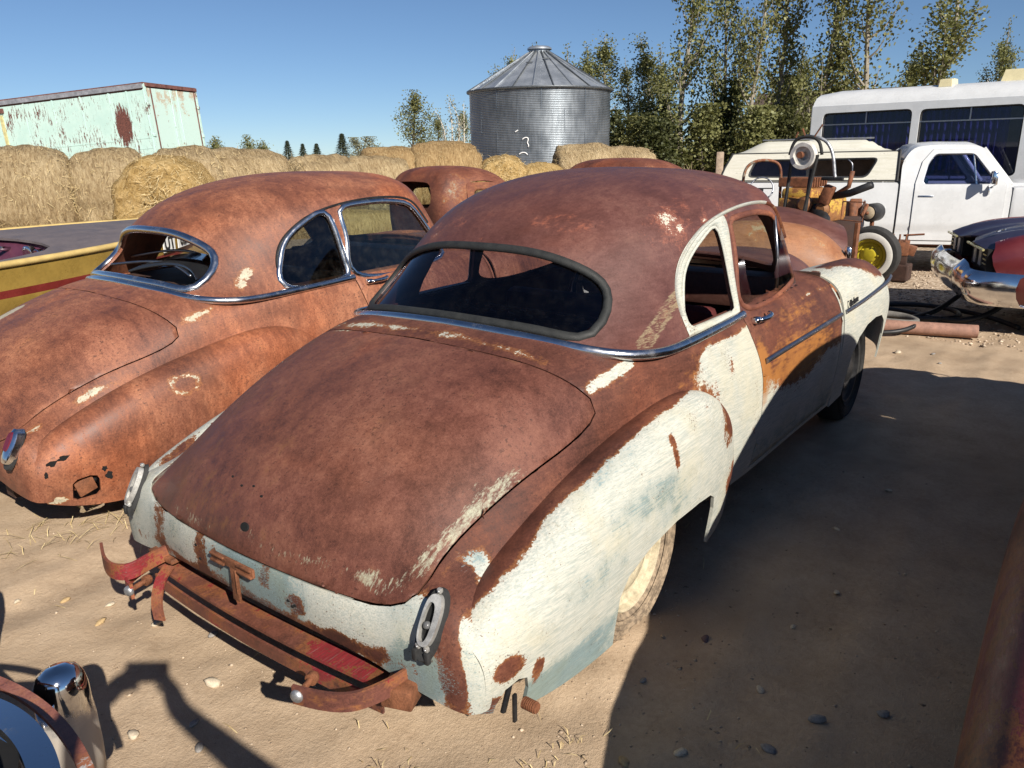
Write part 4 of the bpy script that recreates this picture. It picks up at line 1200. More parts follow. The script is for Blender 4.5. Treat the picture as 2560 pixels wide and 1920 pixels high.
MB().bbox((-.735, -.885, .300), (.085, .012, .075), .005, Matrix.Rotation(R(-14), 3, 'Y')).build('bumper_arm', M['rustbar'], rt, angle=40)
MB().bbox((-.70, -.875, .335), (.04, .01, .06), .004).build('bumper_arm', M['darkmetal'], rt, angle=40)
# a torn trim and a loose visor on its parcel shelf
def arc_strip(nm, c, rx, ry, a0, a1, z, h, t, mat, tilt=0):
    a = np.linspace(R(a0), R(a1), 24)
    P = np.stack([c[0] + rx * np.cos(a), c[1] + ry * np.sin(a), z + tilt * np.sin(a - R(a0)) + 0 * a], 1)
    return bar_strip(P, h, t, nm, mat, rt)
sv = MB()
aa = np.linspace(-1, 1, 22)
V = []; 
for i, a in enumerate(aa):
    for b in (0, 1): V.append((.17 + .17 * b - .10 * a * a, -.16 + .36 * a, 1.085 + .05 * (1 - a * a) + .045 * b))
for i, a in enumerate(aa):
    for b in (0, 1): V.append((.17 + .17 * b - .10 * a * a, -.16 + .36 * a, 1.073 + .05 * (1 - a * a) + .045 * b))
F = []
for i in range(21): F += [[2 * i, 2 * i + 1, 2 * i + 3, 2 * i + 2], [44 + 2 * i, 44 + 2 * i + 2, 44 + 2 * i + 3, 44 + 2 * i + 1], [2 * i, 2 * i + 2, 44 + 2 * i + 2, 44 + 2 * i], [2 * i + 1, 44 + 2 * i + 1, 44 + 2 * i + 3, 2 * i + 3]]
vis = sv.add(V, F).build('visor_panel', M['glass_smoke'], None, smooth=True)
vis.data.materials.clear(); vis.data.materials.append(plain('black_gloss_panel', (.02, .022, .025), .12, var=.2, bump=0, coat=1.0))
tag(vis, 'glossy black curved sun visor lying inside the glassless rear window', 'visor')
vis.location = (-.005 + .06, 2.465, -.04)
for k in range(2):
    q = curve(np.array([(.16 + .16 * k, 2.05 - .1 * k, 1.055 + .035 * k), (.24 + .16 * k, 2.35, 1.085 + .05 * k), (.25 + .16 * k, 2.65, 1.085 + .05 * k), (.17 + .16 * k, 2.95 + .05 * k, 1.055 + .03 * k)]), 30)
    tm = MB().tube(q, .009, 6).build('loose_trim', M['trim'], None, smooth=True)
    tag(tm, ['thin bent chrome strip lying lowest inside the glassless rear window', 'bent chrome strip lying behind the black visor inside the rear window'][k], 'trim strip')
# rusted-through holes and the recessed strip low on its right fender
_fb = BVHTree.FromBMesh(to_bm(surf(FENDER, 110, 40) * np.array([1, -1, 1])))
for (x, z, r_, e) in ((-.845, .455, .012, 2.6), (-.80, .468, .010, 3.2), (-.885, .405, .014, .6), (-.90, .345, .010, 1.0), (-.64, .33, .02, .8), (-.655, .37, .012, 1.0)):
    h_ = _fb.ray_cast(Vector((x, -2, z)), Vector((0, 1, 0)))
    if h_[0] is None: continue
    b_ = MB().prism([(x + r_ * e * math.cos(a) * (1 + .25 * math.sin(a * 5 + x * 90)), z + r_ * math.sin(a) * (1 + .3 * math.sin(a * 3 + z * 70))) for a in np.linspace(0, 2 * math.pi, 18, endpoint=False)], h_[0].y - .0025, h_[0].y + .004, 'xz')
    b_.build('rust_hole', M['black'], rt)
MB().box((.42, 0, .99), (.62, 1.24, .03)).build('parcel_shelf', M['innerrust'], rt)

# ------------------------------------------------------------------ the dark sedan on the right, whose shadow falls over the ground
mats3 = dict(mats2, body=M['wine'], lid=M['wine'], door=M['wine'], fender=M['wine'], ffender=M['wine'], hood=M['wine'], roof=M['wine'], rear_seal=M['seal'], qframe=M['darkmetal'], dframe=M['darkmetal'], belt=M['trim'])
pw = lambda v: A(v, .35 + .25 * np.sin(v[:, 0] * 5) * np.sin(v[:, 2] * 7), .25 + 0 * v[:, 0], .1 + 0 * v[:, 0])
sedan = build_coupe('parked_sedan', mats3, dict(body=pw, lid=pw, door=pw, fender=pw, ffender=pw, roof=pw, hood=pw),
    dict(rear_glass=True, side_glass=True, rear_bead=(-.02, .02), q_bead=(-.02, .004), d_bead=(-.02, .004), slot=None, seats=False, sink=(0, 0), pane=plain('opaque_black_pane', (.012, .012, .012), .2, bump=0)))  # panes made opaque black to keep light patches out of the sedan's shadow
rt3 = sedan['root']
rt3.location = (-.20, -2.835, 0); rt3.scale = (1.12, 1.0, 1.10)
tag(rt3, 'dark worn wine red and black fender at the right edge in shade', 'car')
# ------------------------------------------------------------------ ground
def vnoise(x, y, seed=0):
    """smooth value noise on arrays"""
    r = np.random.default_rng(seed).random((257, 257))
    xi = np.floor(x).astype(int); yi = np.floor(y).astype(int)
    fx = x - xi; fy = y - yi
    fx = fx * fx * (3 - 2 * fx); fy = fy * fy * (3 - 2 * fy)
    a = r[xi % 257, yi % 257]; b = r[(xi + 1) % 257, yi % 257]; c = r[xi % 257, (yi + 1) % 257]; d = r[(xi + 1) % 257, (yi + 1) % 257]
    return (a * (1 - fx) + b * fx) * (1 - fy) + (c * (1 - fx) + d * fx) * fy - .5
def ground_z(x, y):
    near = np.exp(-((x - 1.0) ** 2 + (y + .3) ** 2) / 60.0)
    z = .030 * vnoise(x * .9 + 40, y * .9 + 40, 1) + .016 * vnoise(x * 3.1 + 80, y * 3.1 + 20, 2) + .014 * vnoise(x * 8 + 10, y * 8 + 10, 3) + .015 * vnoise(x * 19 + 10, y * 19 + 10, 4) * (vnoise(x * 1.7, y * 1.7, 6) + .5)
    for yy, ww in ((-1.28, .12), (1.22, .11), (4.6, .14)):
        c = yy + .06 * np.sin(x * .7 + yy)
        z = z - .012 * np.exp(-((y - c) / ww) ** 2) * (1 + .5 * np.sin(x * 55 + np.abs(y - c) * 40)) + .006 * np.exp(-((np.abs(y - c) - ww * 1.5) / .05) ** 2)
    z = z * (.25 + .75 * near) - .012
    z += .045 * np.exp(-(((x - .02) / .34) ** 2 + ((y + .80) / .17) ** 2)) + .02 * np.exp(-(((x - 2.95) / .3) ** 2 + ((y + .80) / .2) ** 2))
    return z
def ground():
    n = 420
    t = np.linspace(-1, 1, n)
    gx = 1.2 + 7.5 * t + 1400 * np.sign(t) * np.abs(t) ** 11
    gy = -.1 + 7.5 * t + 1400 * np.sign(t) * np.abs(t) ** 11
    X, Y = np.meshgrid(gx, gy, indexing='ij')
    Z = ground_z(X, Y)
    far = np.clip((np.hypot(X, Y) - 25) / 30, 0, 1)
    Z = Z * (1 - far)
    P = np.stack([X, Y, Z], 2)
    T = NT('dry_dirt')
    big = T.noise(scale=.55, detail=6, rough=.6); mid = T.noise(scale=3.5, detail=10, rough=.65); fine = T.noise(scale=45, detail=6, rough=.7); grit = T.noise(scale=260, detail=2)
    xyz = T.sep()
    k = T.ma('MULTIPLY_ADD', mid, .5, T.ma('MULTIPLY_ADD', fine, .35, T.ma('MULTIPLY', grit, .2)))
    c = T.ramp(k, [(.30, (.22, .155, .10)), (.44, (.375, .275, .183)), (.60, (.475, .36, .247)), (.78, (.56, .44, .315))])
    # oil and damp stained soil towards the parked cars in front
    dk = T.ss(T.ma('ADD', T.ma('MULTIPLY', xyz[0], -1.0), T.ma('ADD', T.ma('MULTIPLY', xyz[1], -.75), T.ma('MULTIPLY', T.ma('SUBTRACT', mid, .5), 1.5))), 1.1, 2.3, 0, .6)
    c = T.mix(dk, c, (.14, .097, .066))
    blot = T.ss(T.ma('ADD', big, T.ma('MULTIPLY', T.ma('SUBTRACT', fine, .5), .25)), .56, .72, 0, .35)
    c = T.mix(blot, c, (.18, .125, .08))
    # the gravel of the far yard
    gv = T.voro(scale=26, out='Color'); gd = T.voro(scale=26)
    gm = T.ss(T.ma('ADD', xyz[0], T.ma('MULTIPLY', T.ma('SUBTRACT', mid, .5), 2.0)), 6.6, 8.0)
    gcol = T.mix(T.ss(T.sep(gv)[0], .1, .9), (.26, .185, .125), (.56, .46, .35))
    c = T.mix(T.ma('MULTIPLY', gm, .75), c, gcol)
    # clods: cells with cracks between
    v1 = T.voro(scale=34); v2 = T.voro(scale=90)
    h = T.ma('ADD', T.ma('MULTIPLY', fine, 1.1), T.ma('ADD', T.ma('MULTIPLY', grit, .6), T.ma('MULTIPLY', v2, .25)))
    h = T.ma('ADD', h, T.ma('MULTIPLY', gm, T.ma('MULTIPLY', gd, -1.5)))
    nb = T.bump(h, .5, .009)
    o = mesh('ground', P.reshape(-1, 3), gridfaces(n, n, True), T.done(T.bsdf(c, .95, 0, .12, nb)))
    tag(o, kind='structure')
ground()

def rock_mesh(name, mat, k, sub=2):
    bm = bmesh.new(); bmesh.ops.create_icosphere(bm, subdivisions=sub, radius=1)
    rr = np.random.default_rng(100 + k)
    d1, d2, d3 = rr.normal(size=(3, 3))
    for v in bm.verts:
        q = np.array(v.co)
        f = 1 + .16 * math.sin(q @ d1 * 2.2 + k) + .10 * math.sin(q @ d2 * 3.9) + .05 * math.sin(q @ d3 * 7)
        v.co = Vector(q * f * np.array([1.25, .85, .55]))
    me = bpy.data.meshes.new(name); bm.to_mesh(me); bm.free()
    me.polygons.foreach_set('use_smooth', [True] * len(me.polygons)); me.materials.append(mat)
    return me
RK = {'pale': plain('pale_stone', (.50, .42, .31), .8, var=.3, scale=2, bump=.2), 'grey': plain('grey_stone', (.24, .22, .20), .8, var=.35, scale=2), 'ochre': plain('ochre_stone', (.40, .28, .14), .8, var=.3, scale=2), 'purple': plain('purple_stone', (.13, .085, .085), .75, var=.3, scale=2)}
rm = [(c, rock_mesh('stone', RK[c], i * 4 + j)) for i, c in enumerate(RK) for j in range(2)]
stones = [(-1.06, .18, .030, 0), (-1.02, .95, .020, 0), (-.90, .42, .022, 2), (-.98, .66, .022, 0), (-1.10, .86, .022, 4), (-1.2, .06, .020, 2), (-1.34, .16, .026, 0), (-1.25, -.05, .026, 2), (-1.04, -.56, .022, 3), (-1.06, -.66, .028, 6), (-1.0, -.76, .018, 0), (-.92, -.84, .016, 4), (-.86, -.90, .018, 6), (-.99, -.90, .020, 1), (-.84, -.84, .013, 1), (-.55, -1.10, .020, 4), (-.42, -1.22, .022, 0), (-.25, -1.42, .024, 3), (-.05, -1.50, .030, 2), (.02, -1.30, .018, 0), (.10, -1.66, .020, 3), (.42, -1.28, .016, 1), (.75, -1.35, .016, 0), (-.5, -1.5, .03, 0), (1.3, -1.2, .018, 1), (1.9, -1.3, .02, 0), (4.9, -.75, .035, 0), (4.7, -1.1, .02, 2), (5.0, -1.0, .02, 3), (-.62, 1.05, .018, 7), (-.75, 1.12, .014, 1), (-1.1, 1.15, .02, 5), (-1.22, 1.3, .018, 0), (-.2, -.98, .016, 2), (.15, -1.05, .02, 6)]
def where(x, y, r_):
    size = 'of the biggest size ' if r_ >= .027 else 'of middling size ' if r_ >= .02 else 'of the smallest size '
    if x > 4: return size + 'on the sunny dirt before the pipe'
    if y < -.95: return size + 'in the shade beside the white coupe'
    if y < -.4: return size + 'in front of the white tail corner'
    if y < .12: return size + 'beside the shadow before the bumper bracket'
    if y < .8: return size + 'on the open dirt before the bumper rail'
    return size + 'on the dirt left of the bumper rail'
for (x, y, r_, k) in stones:
    c, me = rm[k]
    o = bpy.data.objects.new('stone', me); C.objects.link(o)
    o.location = (x, y, float(ground_z(np.array(x), np.array(y))) + r_ * .22); r_ *= .82; o.scale = (r_, r_ * rng.uniform(.75, 1.1), r_ * rng.uniform(.7, 1.0)); o.rotation_euler = (rng.uniform(-.2, .2), rng.uniform(-.2, .2), rng.uniform(0, 6.28))
    tag(o, c + ' rounded stone ' + where(x, y, r_), 'stone', 'rounded stones strewn on the dirt')
def scatter(name, n, xy, size, mat, kind='rock'):
    V = []; F = []; b = 0
    base = np.array([[1, 0, 0], [0, 1, 0], [-1, 0, 0], [0, -1, 0], [0, 0, 1.0], [0, 0, -1.0]])
    fc = [[0, 1, 4], [1, 2, 4], [2, 3, 4], [3, 0, 4], [1, 0, 5], [2, 1, 5], [3, 2, 5], [0, 3, 5]]
    x, y = xy(n); z = ground_z(x, y)
    for i in range(n):
        s = size() * np.array([1.2, .9, .55]); a = rng.uniform(0, 6.28)
        q = base * (1 + rng.uniform(-.3, .3, (6, 3))) * s
        c_, s_ = math.cos(a), math.sin(a)
        q = np.stack([q[:, 0] * c_ - q[:, 1] * s_, q[:, 0] * s_ + q[:, 1] * c_, q[:, 2]], 1) + np.array([x[i], y[i], z[i] + s[2] * .2])
        V.append(q); F += [[k + b for k in f] for f in fc]; b += 6
    return mesh(name, np.concatenate(V), F, mat, None, True)
def rock_mat(name, a, b2):
    T = NT(name)
    n = T.noise(scale=23, detail=1)
    return T.done(T.bsdf(T.mix(T.ss(n, .35, .65), a, b2), .85, 0, .2))
peb = scatter('gravel', 2600, lambda n: (rng.normal(-.2, 1.1, n), rng.normal(-.6, 1.1, n)), lambda: rng.choice([.003, .004, .006, .009], p=[.4, .35, .2, .05]), rock_mat('pebble_mix', (.22, .16, .11), (.52, .42, .31)))
tag(peb, 'fine pebbles scattered over the bare dirt between the cars', 'pebbles', kind='stuff')
grv = scatter('gravel', 5200, lambda n: (rng.uniform(5.6, 10.5, n), rng.uniform(-3.0, 1.2, n)), lambda: rng.choice([.007, .011, .016, .024], p=[.35, .35, .22, .08]), rock_mat('gravel_mix', (.22, .165, .12), (.60, .49, .37)))
tag(grv, 'coarse gravel spread over the yard before the white pickup', 'gravel', kind='stuff')
straw_mat = rock_mat('dry_straw', (.42, .31, .15), (.62, .50, .28))
def straws(name, spots, n, lab, cat, L=(.05, .16), w=.0016, lean=1.0):
    V = []; F = []
    for i in range(n):
        cx, cy, sx, sy = spots[rng.integers(len(spots))]
        x = rng.normal(cx, sx); y = rng.normal(cy, sy); z = float(ground_z(np.array(x), np.array(y)))
        a = rng.uniform(0, 6.28); l = rng.uniform(*L); e = abs(rng.normal(0, .35)) * lean
        d = np.array([math.cos(a) * math.cos(e), math.sin(a) * math.cos(e), math.sin(e)]); s = np.array([-math.sin(a), math.cos(a), 0]) * w
        p = np.array([x, y, z + .002]); m = p + d * l * .5 + np.array([0, 0, .012 * rng.random()]); q = p + d * l + np.array([rng.normal(0, .01), rng.normal(0, .01), -.004])
        b = len(V); V += [p - s, p + s, m - s, m + s, q]
        F += [[b, b + 1, b + 3, b + 2], [b + 2, b + 3, b + 4]]
    o = mesh(name, V, F, straw_mat, None, False)
    tag(o, lab, cat, kind='stuff')
straws('dry_grass', [(-.62, 1.62, .16, .14), (-.50, 1.9, .2, .12), (-.35, 1.35, .15, .1), (-.9, 1.75, .1, .12)], 200, 'dry straw litter on the dirt behind the copper coupe', 'straw')
straws('dry_grass', [(-.70, -.93, .05, .05), (-.62, -.95, .05, .04), (-.95, -.52, .05, .08)], 46, 'dry grass tufts under the tail of the white coupe', 'dry grass', L=(.02, .045), lean=1.6)
straws('dry_grass', [(-.2, -1.2, .9, .5), (-1.0, .5, .5, .6), (.6, 1.2, 1.5, .5)], 70, 'single straws scattered over the open dirt', 'straw', L=(.03, .12))

# ------------------------------------------------------------------ hay bales
def hay_mat(name, a, b2, c3):
    T = NT(name)
    v = T.mapv(scale=(1.2, 9, 9))
    st = T.noise(T.mapv(scale=(4.5, 1.0, 1.0), rot=(0, .0, .25)), scale=5, detail=9, rough=.75, dist=.6); st2 = T.noise(T.mapv(scale=(4.2, 1.1, 1.1), rot=(.3, .25, -.5)), scale=7, detail=8, rough=.75, dist=.5)
    big = T.noise(scale=1.6, detail=5)
    k = T.ma('MULTIPLY_ADD', st, .55, T.ma('MULTIPLY_ADD', st2, .40, T.ma('MULTIPLY', big, .22)))
    c = T.ramp(k, [(.42, c3), (.54, a), (.68, b2)])
    return T.done(T.bsdf(c, .9, 0, .15, T.bump(T.ma('ADD', st, st2), 1.0, .06)))
HG = hay_mat('weathered_hay', (.31, .222, .118), (.52, .405, .24), (.075, .05, .027))
HY = hay_mat('golden_hay', (.35, .23, .085), (.55, .39, .18), (.085, .052, .022))
HD = hay_mat('brown_hay', (.28, .18, .08), (.46, .32, .16), (.08, .055, .03))
HAYS = {}
def hay_shape(k, L, r, mat):
    nu, nv = 40, 64
    prof = [(0.0, -.5), (.35, -.5), (.62, -.495), (.80, -.475), (.90, -.435), (.96, -.36), (.99, -.22), (1.0, 0), (.99, .22), (.96, .36), (.90, .435), (.80, .475), (.62, .495), (.35, .5), (0.0, .5)]
    P = curve(np.array(prof), nu)
    V = np.zeros((nu, nv, 3))
    for j in range(nv):
        a = 2 * math.pi * j / nv
        V[:, j, 0] = P[:, 1] * L; V[:, j, 1] = P[:, 0] * r * math.cos(a); V[:, j, 2] = P[:, 0] * r * math.sin(a)
    q = V.reshape(-1, 3)
    nn = .10 * vnoise(q[:, 0] * 2.3 + k * 9, np.arctan2(q[:, 2], q[:, 1]) * 3 + 30, k) + .07 * vnoise(q[:, 0] * 7 + k, q[:, 1] * 7 + q[:, 2] * 5 + 60, k + 1) + .04 * vnoise(q[:, 0] * 19 + 99, q[:, 2] * 19 + q[:, 1] * 13 + 60, k + 2)
    d = q / (np.linalg.norm(q * np.array([.6, 1, 1]), axis=1)[:, None] + 1e-6)
    q = q + d * nn[:, None] * (1.0 if k != 4 else .8)
    # slumped: wider and flat at the foot
    low = np.clip(-q[:, 2] / r, 0, 1)
    q[:, 1] *= 1 + .16 * low; q[:, 2] = np.maximum(q[:, 2], -.90 * r)
    F = []
    for i in range(nu - 1):
        for j in range(nv): F.append([i * nv + j, i * nv + (j + 1) % nv, (i + 1) * nv + (j + 1) % nv, (i + 1) * nv + j])
    me = bpy.data.meshes.new('hay_bale'); me.from_pydata(q.tolist(), [], F); me.polygons.foreach_set('use_smooth', [True] * len(F)); me.materials.append(mat)
    n = 2600
    idx = rng.integers(0, len(q), n); p = q[idx] + rng.normal(0, .03, (n, 3)); nd = d[idx]
    tv = np.cross(nd, rng.normal(size=(n, 3))); tv /= np.linalg.norm(tv, axis=1)[:, None] + 1e-6
    dr = tv * .9 + nd * rng.uniform(.0, .55, n)[:, None]; dr[:, 2] -= .25
    l = rng.uniform(.06, .22, n)[:, None]; s = np.cross(dr, nd); s /= np.linalg.norm(s, axis=1)[:, None] + 1e-6
    V2 = np.stack([p - s * .004, p + s * .004, p + dr * l], 1).reshape(-1, 3)
    me2 = bpy.data.meshes.new('loose_straw'); me2.from_pydata(V2.tolist(), [], [[3 * i, 3 * i + 1, 3 * i + 2] for i in range(n)]); me2.materials.append(straw_mat)
    return me, me2
def bale(x, y, ztop, L, dia, rz, mat, k, lab):
    key = (k, round(L, 1), mat.name)
    if key not in HAYS: HAYS[key] = hay_shape(k, L, dia / 2, mat)
    a, b = HAYS[key]
    o = bpy.data.objects.new('hay_bale', a); C.objects.link(o)
    o.location = (x, y, ztop - dia / 2); o.rotation_euler = (R(rng.uniform(0, 360)) * 0, R(rng.uniform(-3, 3)), R(rz + rng.uniform(-7, 7)))
    tag(o, lab, 'hay bale', 'round hay bales in a row')
    s = bpy.data.objects.new('loose_straw', b); C.objects.link(s); s.parent = o; s['kind'] = 'stuff'
    return o
bales = [(3.15, 14.9, 1.90, 1.5, 1.95, -24, HG, 1, 'grey weathered bale at the far left end of the hay row'),
 (4.45, 14.3, 1.93, 1.35, 1.95, -24, HG, 2, 'grey weathered bale second from the left end of the hay row'),
 (5.62, 13.75, 1.88, 1.35, 1.90, -26, HG, 3, 'grey weathered bale just left of the bright golden bale end'),
 (5.75, 11.95, 1.76, 1.35, 1.72, 44, HY, 4, 'bright golden bale showing its round end below the trailer corner'),
 (6.55, 12.55, 1.90, 1.2, 1.9, -18, HG, 5, 'bale leaning against the golden bale end below the trailer doors'),
 (7.95, 12.75, 1.87, 1.75, 1.9, -12, HG, 6, 'long pale bale above the roof of the copper coupe'),
 (10.1, 12.9, 1.72, 1.7, 1.8, -14, HG, 7, 'pale bale under the row of small spruces'),
 (11.7, 12.75, 1.66, 1.7, 1.8, -16, HG, 2, 'low pale bale left of the rusty truck cab'),
 (13.5, 13.8, 1.92, 1.9, 2.0, -30, HD, 8, 'brown bale with a red stain behind the rusty truck cab'),
 (14.5, 12.9, 2.02, 1.9, 2.1, -34, HD, 9, 'tallest brown bale right in front of the bare white trees'),
 (15.35, 11.5, 1.64, 1.5, 1.65, 40, HY, 10, 'golden bale turned end on before the silo wall'),
 (15.9, 10.7, 1.42, 1.3, 1.5, -20, HY, 11, 'lowest golden bale between the turned bale and the last pair'),
 (17.5, 10.2, 1.92, 1.7, 1.95, -42, HG, 12, 'pale bale standing before the right part of the silo'),
 (18.5, 9.35, 1.84, 1.5, 1.9, -46, HG, 13, 'last bale at the right end of the hay row')]
for b in bales: bale(*b)
hs = bale(4.9, 13.1, .55, 4.2, .9, -24, HY, 14, 'low heap of loose golden hay at the foot of the grey bales')
hs['category'] = 'hay heap'; del hs['group']
hs = bale(9.3, 12.0, .45, 4.2, .8, -12, HY, 14, 'low heap of loose hay at the foot of the pale bales')
hs['category'] = 'hay heap'; del hs['group']

# ------------------------------------------------------------------ mint green box trailer
def trailer():
    T = NT('mint_paint')
    xyz = T.sep()
    big = T.noise(scale=1.1, detail=8, rough=.65); st = T.noise(T.mapv(scale=(6, 6, .9)), scale=4, detail=8, rough=.75); fine = T.noise(scale=30, detail=4)
    # the big bare patch near the rear corner, runs below it, and chips
    px = T.ma('DIVIDE', T.ma('SUBTRACT', xyz[0], .92), .32); pz = T.ma('DIVIDE', T.ma('SUBTRACT', xyz[2], 2.75), .62)
    d = T.ma('SQRT', T.ma('ADD', T.ma('MULTIPLY', px, px), T.ma('MULTIPLY', pz, pz)))
    patch = T.ss(T.ma('SUBTRACT', T.ma('MULTIPLY_ADD', T.ma('SUBTRACT', st, .5), 2.2, 1.0), d), .0, .12)
    chips = T.ss(T.ma('MULTIPLY_ADD', st, .6, T.ma('MULTIPLY_ADD', big, .42, T.ma('MULTIPLY', fine, .12))), .615, .65)
    m = T.ma('MAXIMUM', patch, chips)
    c = T.mix(T.ss(big, .35, .65), (.40, .57, .52), (.48, .645, .59))
    c = T.mix(T.ss(fine, .5, .8, 0, .3), c, (.56, .62, .55))
    c = T.mix(m, c, T.mix(T.ss(fine, .35, .6), (.07, .03, .026), (.15, .06, .045)))
    mint = T.done(T.bsdf(c, .55, 0, .3, T.bump(T.ma('ADD', st, T.ma('MULTIPLY', m, -.4)), .25, .01)))
    T = NT('mint_door_paint')
    xyz = T.sep(); big = T.noise(scale=2.2, detail=8, rough=.7); fine = T.noise(scale=20, detail=5)
    tan = T.ss(T.ma('MULTIPLY_ADD', T.ss(xyz[2], 2.5, 3.4), .30, T.ma('MULTIPLY_ADD', T.ma('SUBTRACT', big, .5), 1.2, T.ma('MULTIPLY', fine, .3))), .42, .52, 0, .8)
    c = T.mix(tan, (.46, .61, .555), (.42, .32, .22))
    c = T.mix(T.ss(T.ma('ADD', big, T.ma('MULTIPLY', fine, .25)), .74, .8), c, (.2, .09, .06))
    mdoor = T.done(T.bsdf(c, .55, 0, .3))
    rustm = plain('trailer_rust', (.13, .055, .045), .75, var=.5, scale=6)
    zincm = plain('trailer_steel', (.30, .31, .34), .5, .4, var=.3)
    yel = plain('faded_yellow', (.50, .45, .22), .6, var=.3)
    r = empty('box_trailer', (11.11, 21.54, .05), R(22 - 180))
    r.rotation_euler = (R(-1.2), 0, 0)
    M4 = Matrix.Translation((11.11, 21.54, 0)) @ Matrix.Rotation(R(112), 4, 'Z') @ Matrix.Rotation(R(3.6), 4, 'Y')
    r.rotation_mode = 'QUATERNION'
    r.location = M4.translation; r.rotation_quaternion = M4.to_quaternion()
    # local: x runs along the visible side (away to the left), y to the far side is negative ... rear end at x=0
    Lx, Wd, z0, z1 = 9.5, 2.44, 1.15, 3.88
    # keep the side in its own frame: x in (-Lx,0) for the paint patches
    MB().box((Lx / 2, -Wd / 2, (z0 + z1) / 2), (Lx - .04, Wd - .04, z1 - z0 - .04)).build('box', rustm, r)
    edges = [0, .62, 1.28, 2.35, 3.42, 4.55, 5.7, 6.9, 8.2, 9.5]
    for i in range(len(edges) - 1):
        a, b = edges[i] + .012, edges[i + 1] - .012
        o = MB().box(((a - b) / 2 * 0 - (b - a) / 2 - a + (a + b) * 0, .012, (z0 + z1) / 2 - .06), (b - a, .025, z1 - z0 - .24)).build('side_panel', mint, r)
        # panels are drawn at negative x and mirrored onto the side
        o.data.transform(Matrix.Rotation(math.pi, 4, 'Z') @ Matrix.Translation((0, -.024, 0)))
    for e in edges: MB().box((e, .018, (z0 + z1) / 2 - .06), (.035, .035, z1 - z0 - .2)).build('side_post', mint, r)
    for z in (2.02, 2.32): MB().box((Lx / 2, .022, z), (Lx, .022, .018)).build('side_rail', mint, r)
    MB().box((Lx / 2, .02, z1 - .06), (Lx, .05, .13)).build('top_rail', zincm, r)
    MB().box((Lx / 2, .0 - Wd / 2, z1 + .015), (Lx + .06, Wd + .06, .05)).build('roof', rustm, r)
    MB().box((Lx / 2, .02, z0 + .04), (Lx, .06, .16)).build('bottom_rail', mint, r)
    MB().box((6.3, .035, 2.6), (1.5, .03, 1.9)).build('side_door', mint, r)
    MB().box((6.3, .05, 3.58), (1.9, .06, .14)).build('door_header', rustm, r)
    MB().box((5.48, .05, 2.7), (.09, .05, 1.5)).build('door_stile', yel, r)
    for k in range(2):
        y = -.04 - Wd / 4 - k * (Wd / 2 - .02)
        MB().box((-.03, y, (z0 + z1) / 2 - .03), (.05, Wd / 2 - .07, z1 - z0 - .18)).build('rear_door', mdoor, r)
        for s in (-1, 1):
            MB().tube([(-.075, y + s * .44 * (1 if (k * 2 - 1) * s < 0 else .98), z0 + .1), (-.075, y + s * .44, z1 - .12)], .02, 8).build('lock_rod', mint if s * (2 * k - 1) > 0 else rustm, r)
        for z in (1.5, 2.4, 3.3):
            MB().bbox((-.06, -.03 if k == 0 else -Wd + .03, z), (.07, .12, .10), .02).build('hinge', mint, r)
    MB().box((-.03, -.02, (z0 + z1) / 2), (.07, .07, z1 - z0)).build('corner_post', mint, r)
    MB().box((-.03, -Wd + .02, (z0 + z1) / 2), (.07, .07, z1 - z0)).build('corner_post', mint, r)
    MB().box((-.05, -Wd / 2, z1 - .03), (.09, Wd, .10)).build('rear_header', rustm, r)
    for x in (1.3, 2.5):
        for y in (-.3, -Wd + .3):
            MB().lathe([(0, .12), (.3, .12), (.5, .1), (.52, 0), (.5, -.1), (.3, -.12), (0, -.12)], 28, 'y', (x, y, .52)).build('wheel', M['tyre'], r, smooth=True, angle=40)
    MB().box((2, -Wd / 2, .95), (3.2, 1.1, .25)).build('bogie', rustm, r)
    for y in (-.4, -Wd + .4): MB().box((8.3, y, .62), (.14, .14, 1.1)).build('landing_leg', zincm, r)
    tag(r, 'mint green box trailer with bare rust patches behind the hay', 'trailer')
trailer()

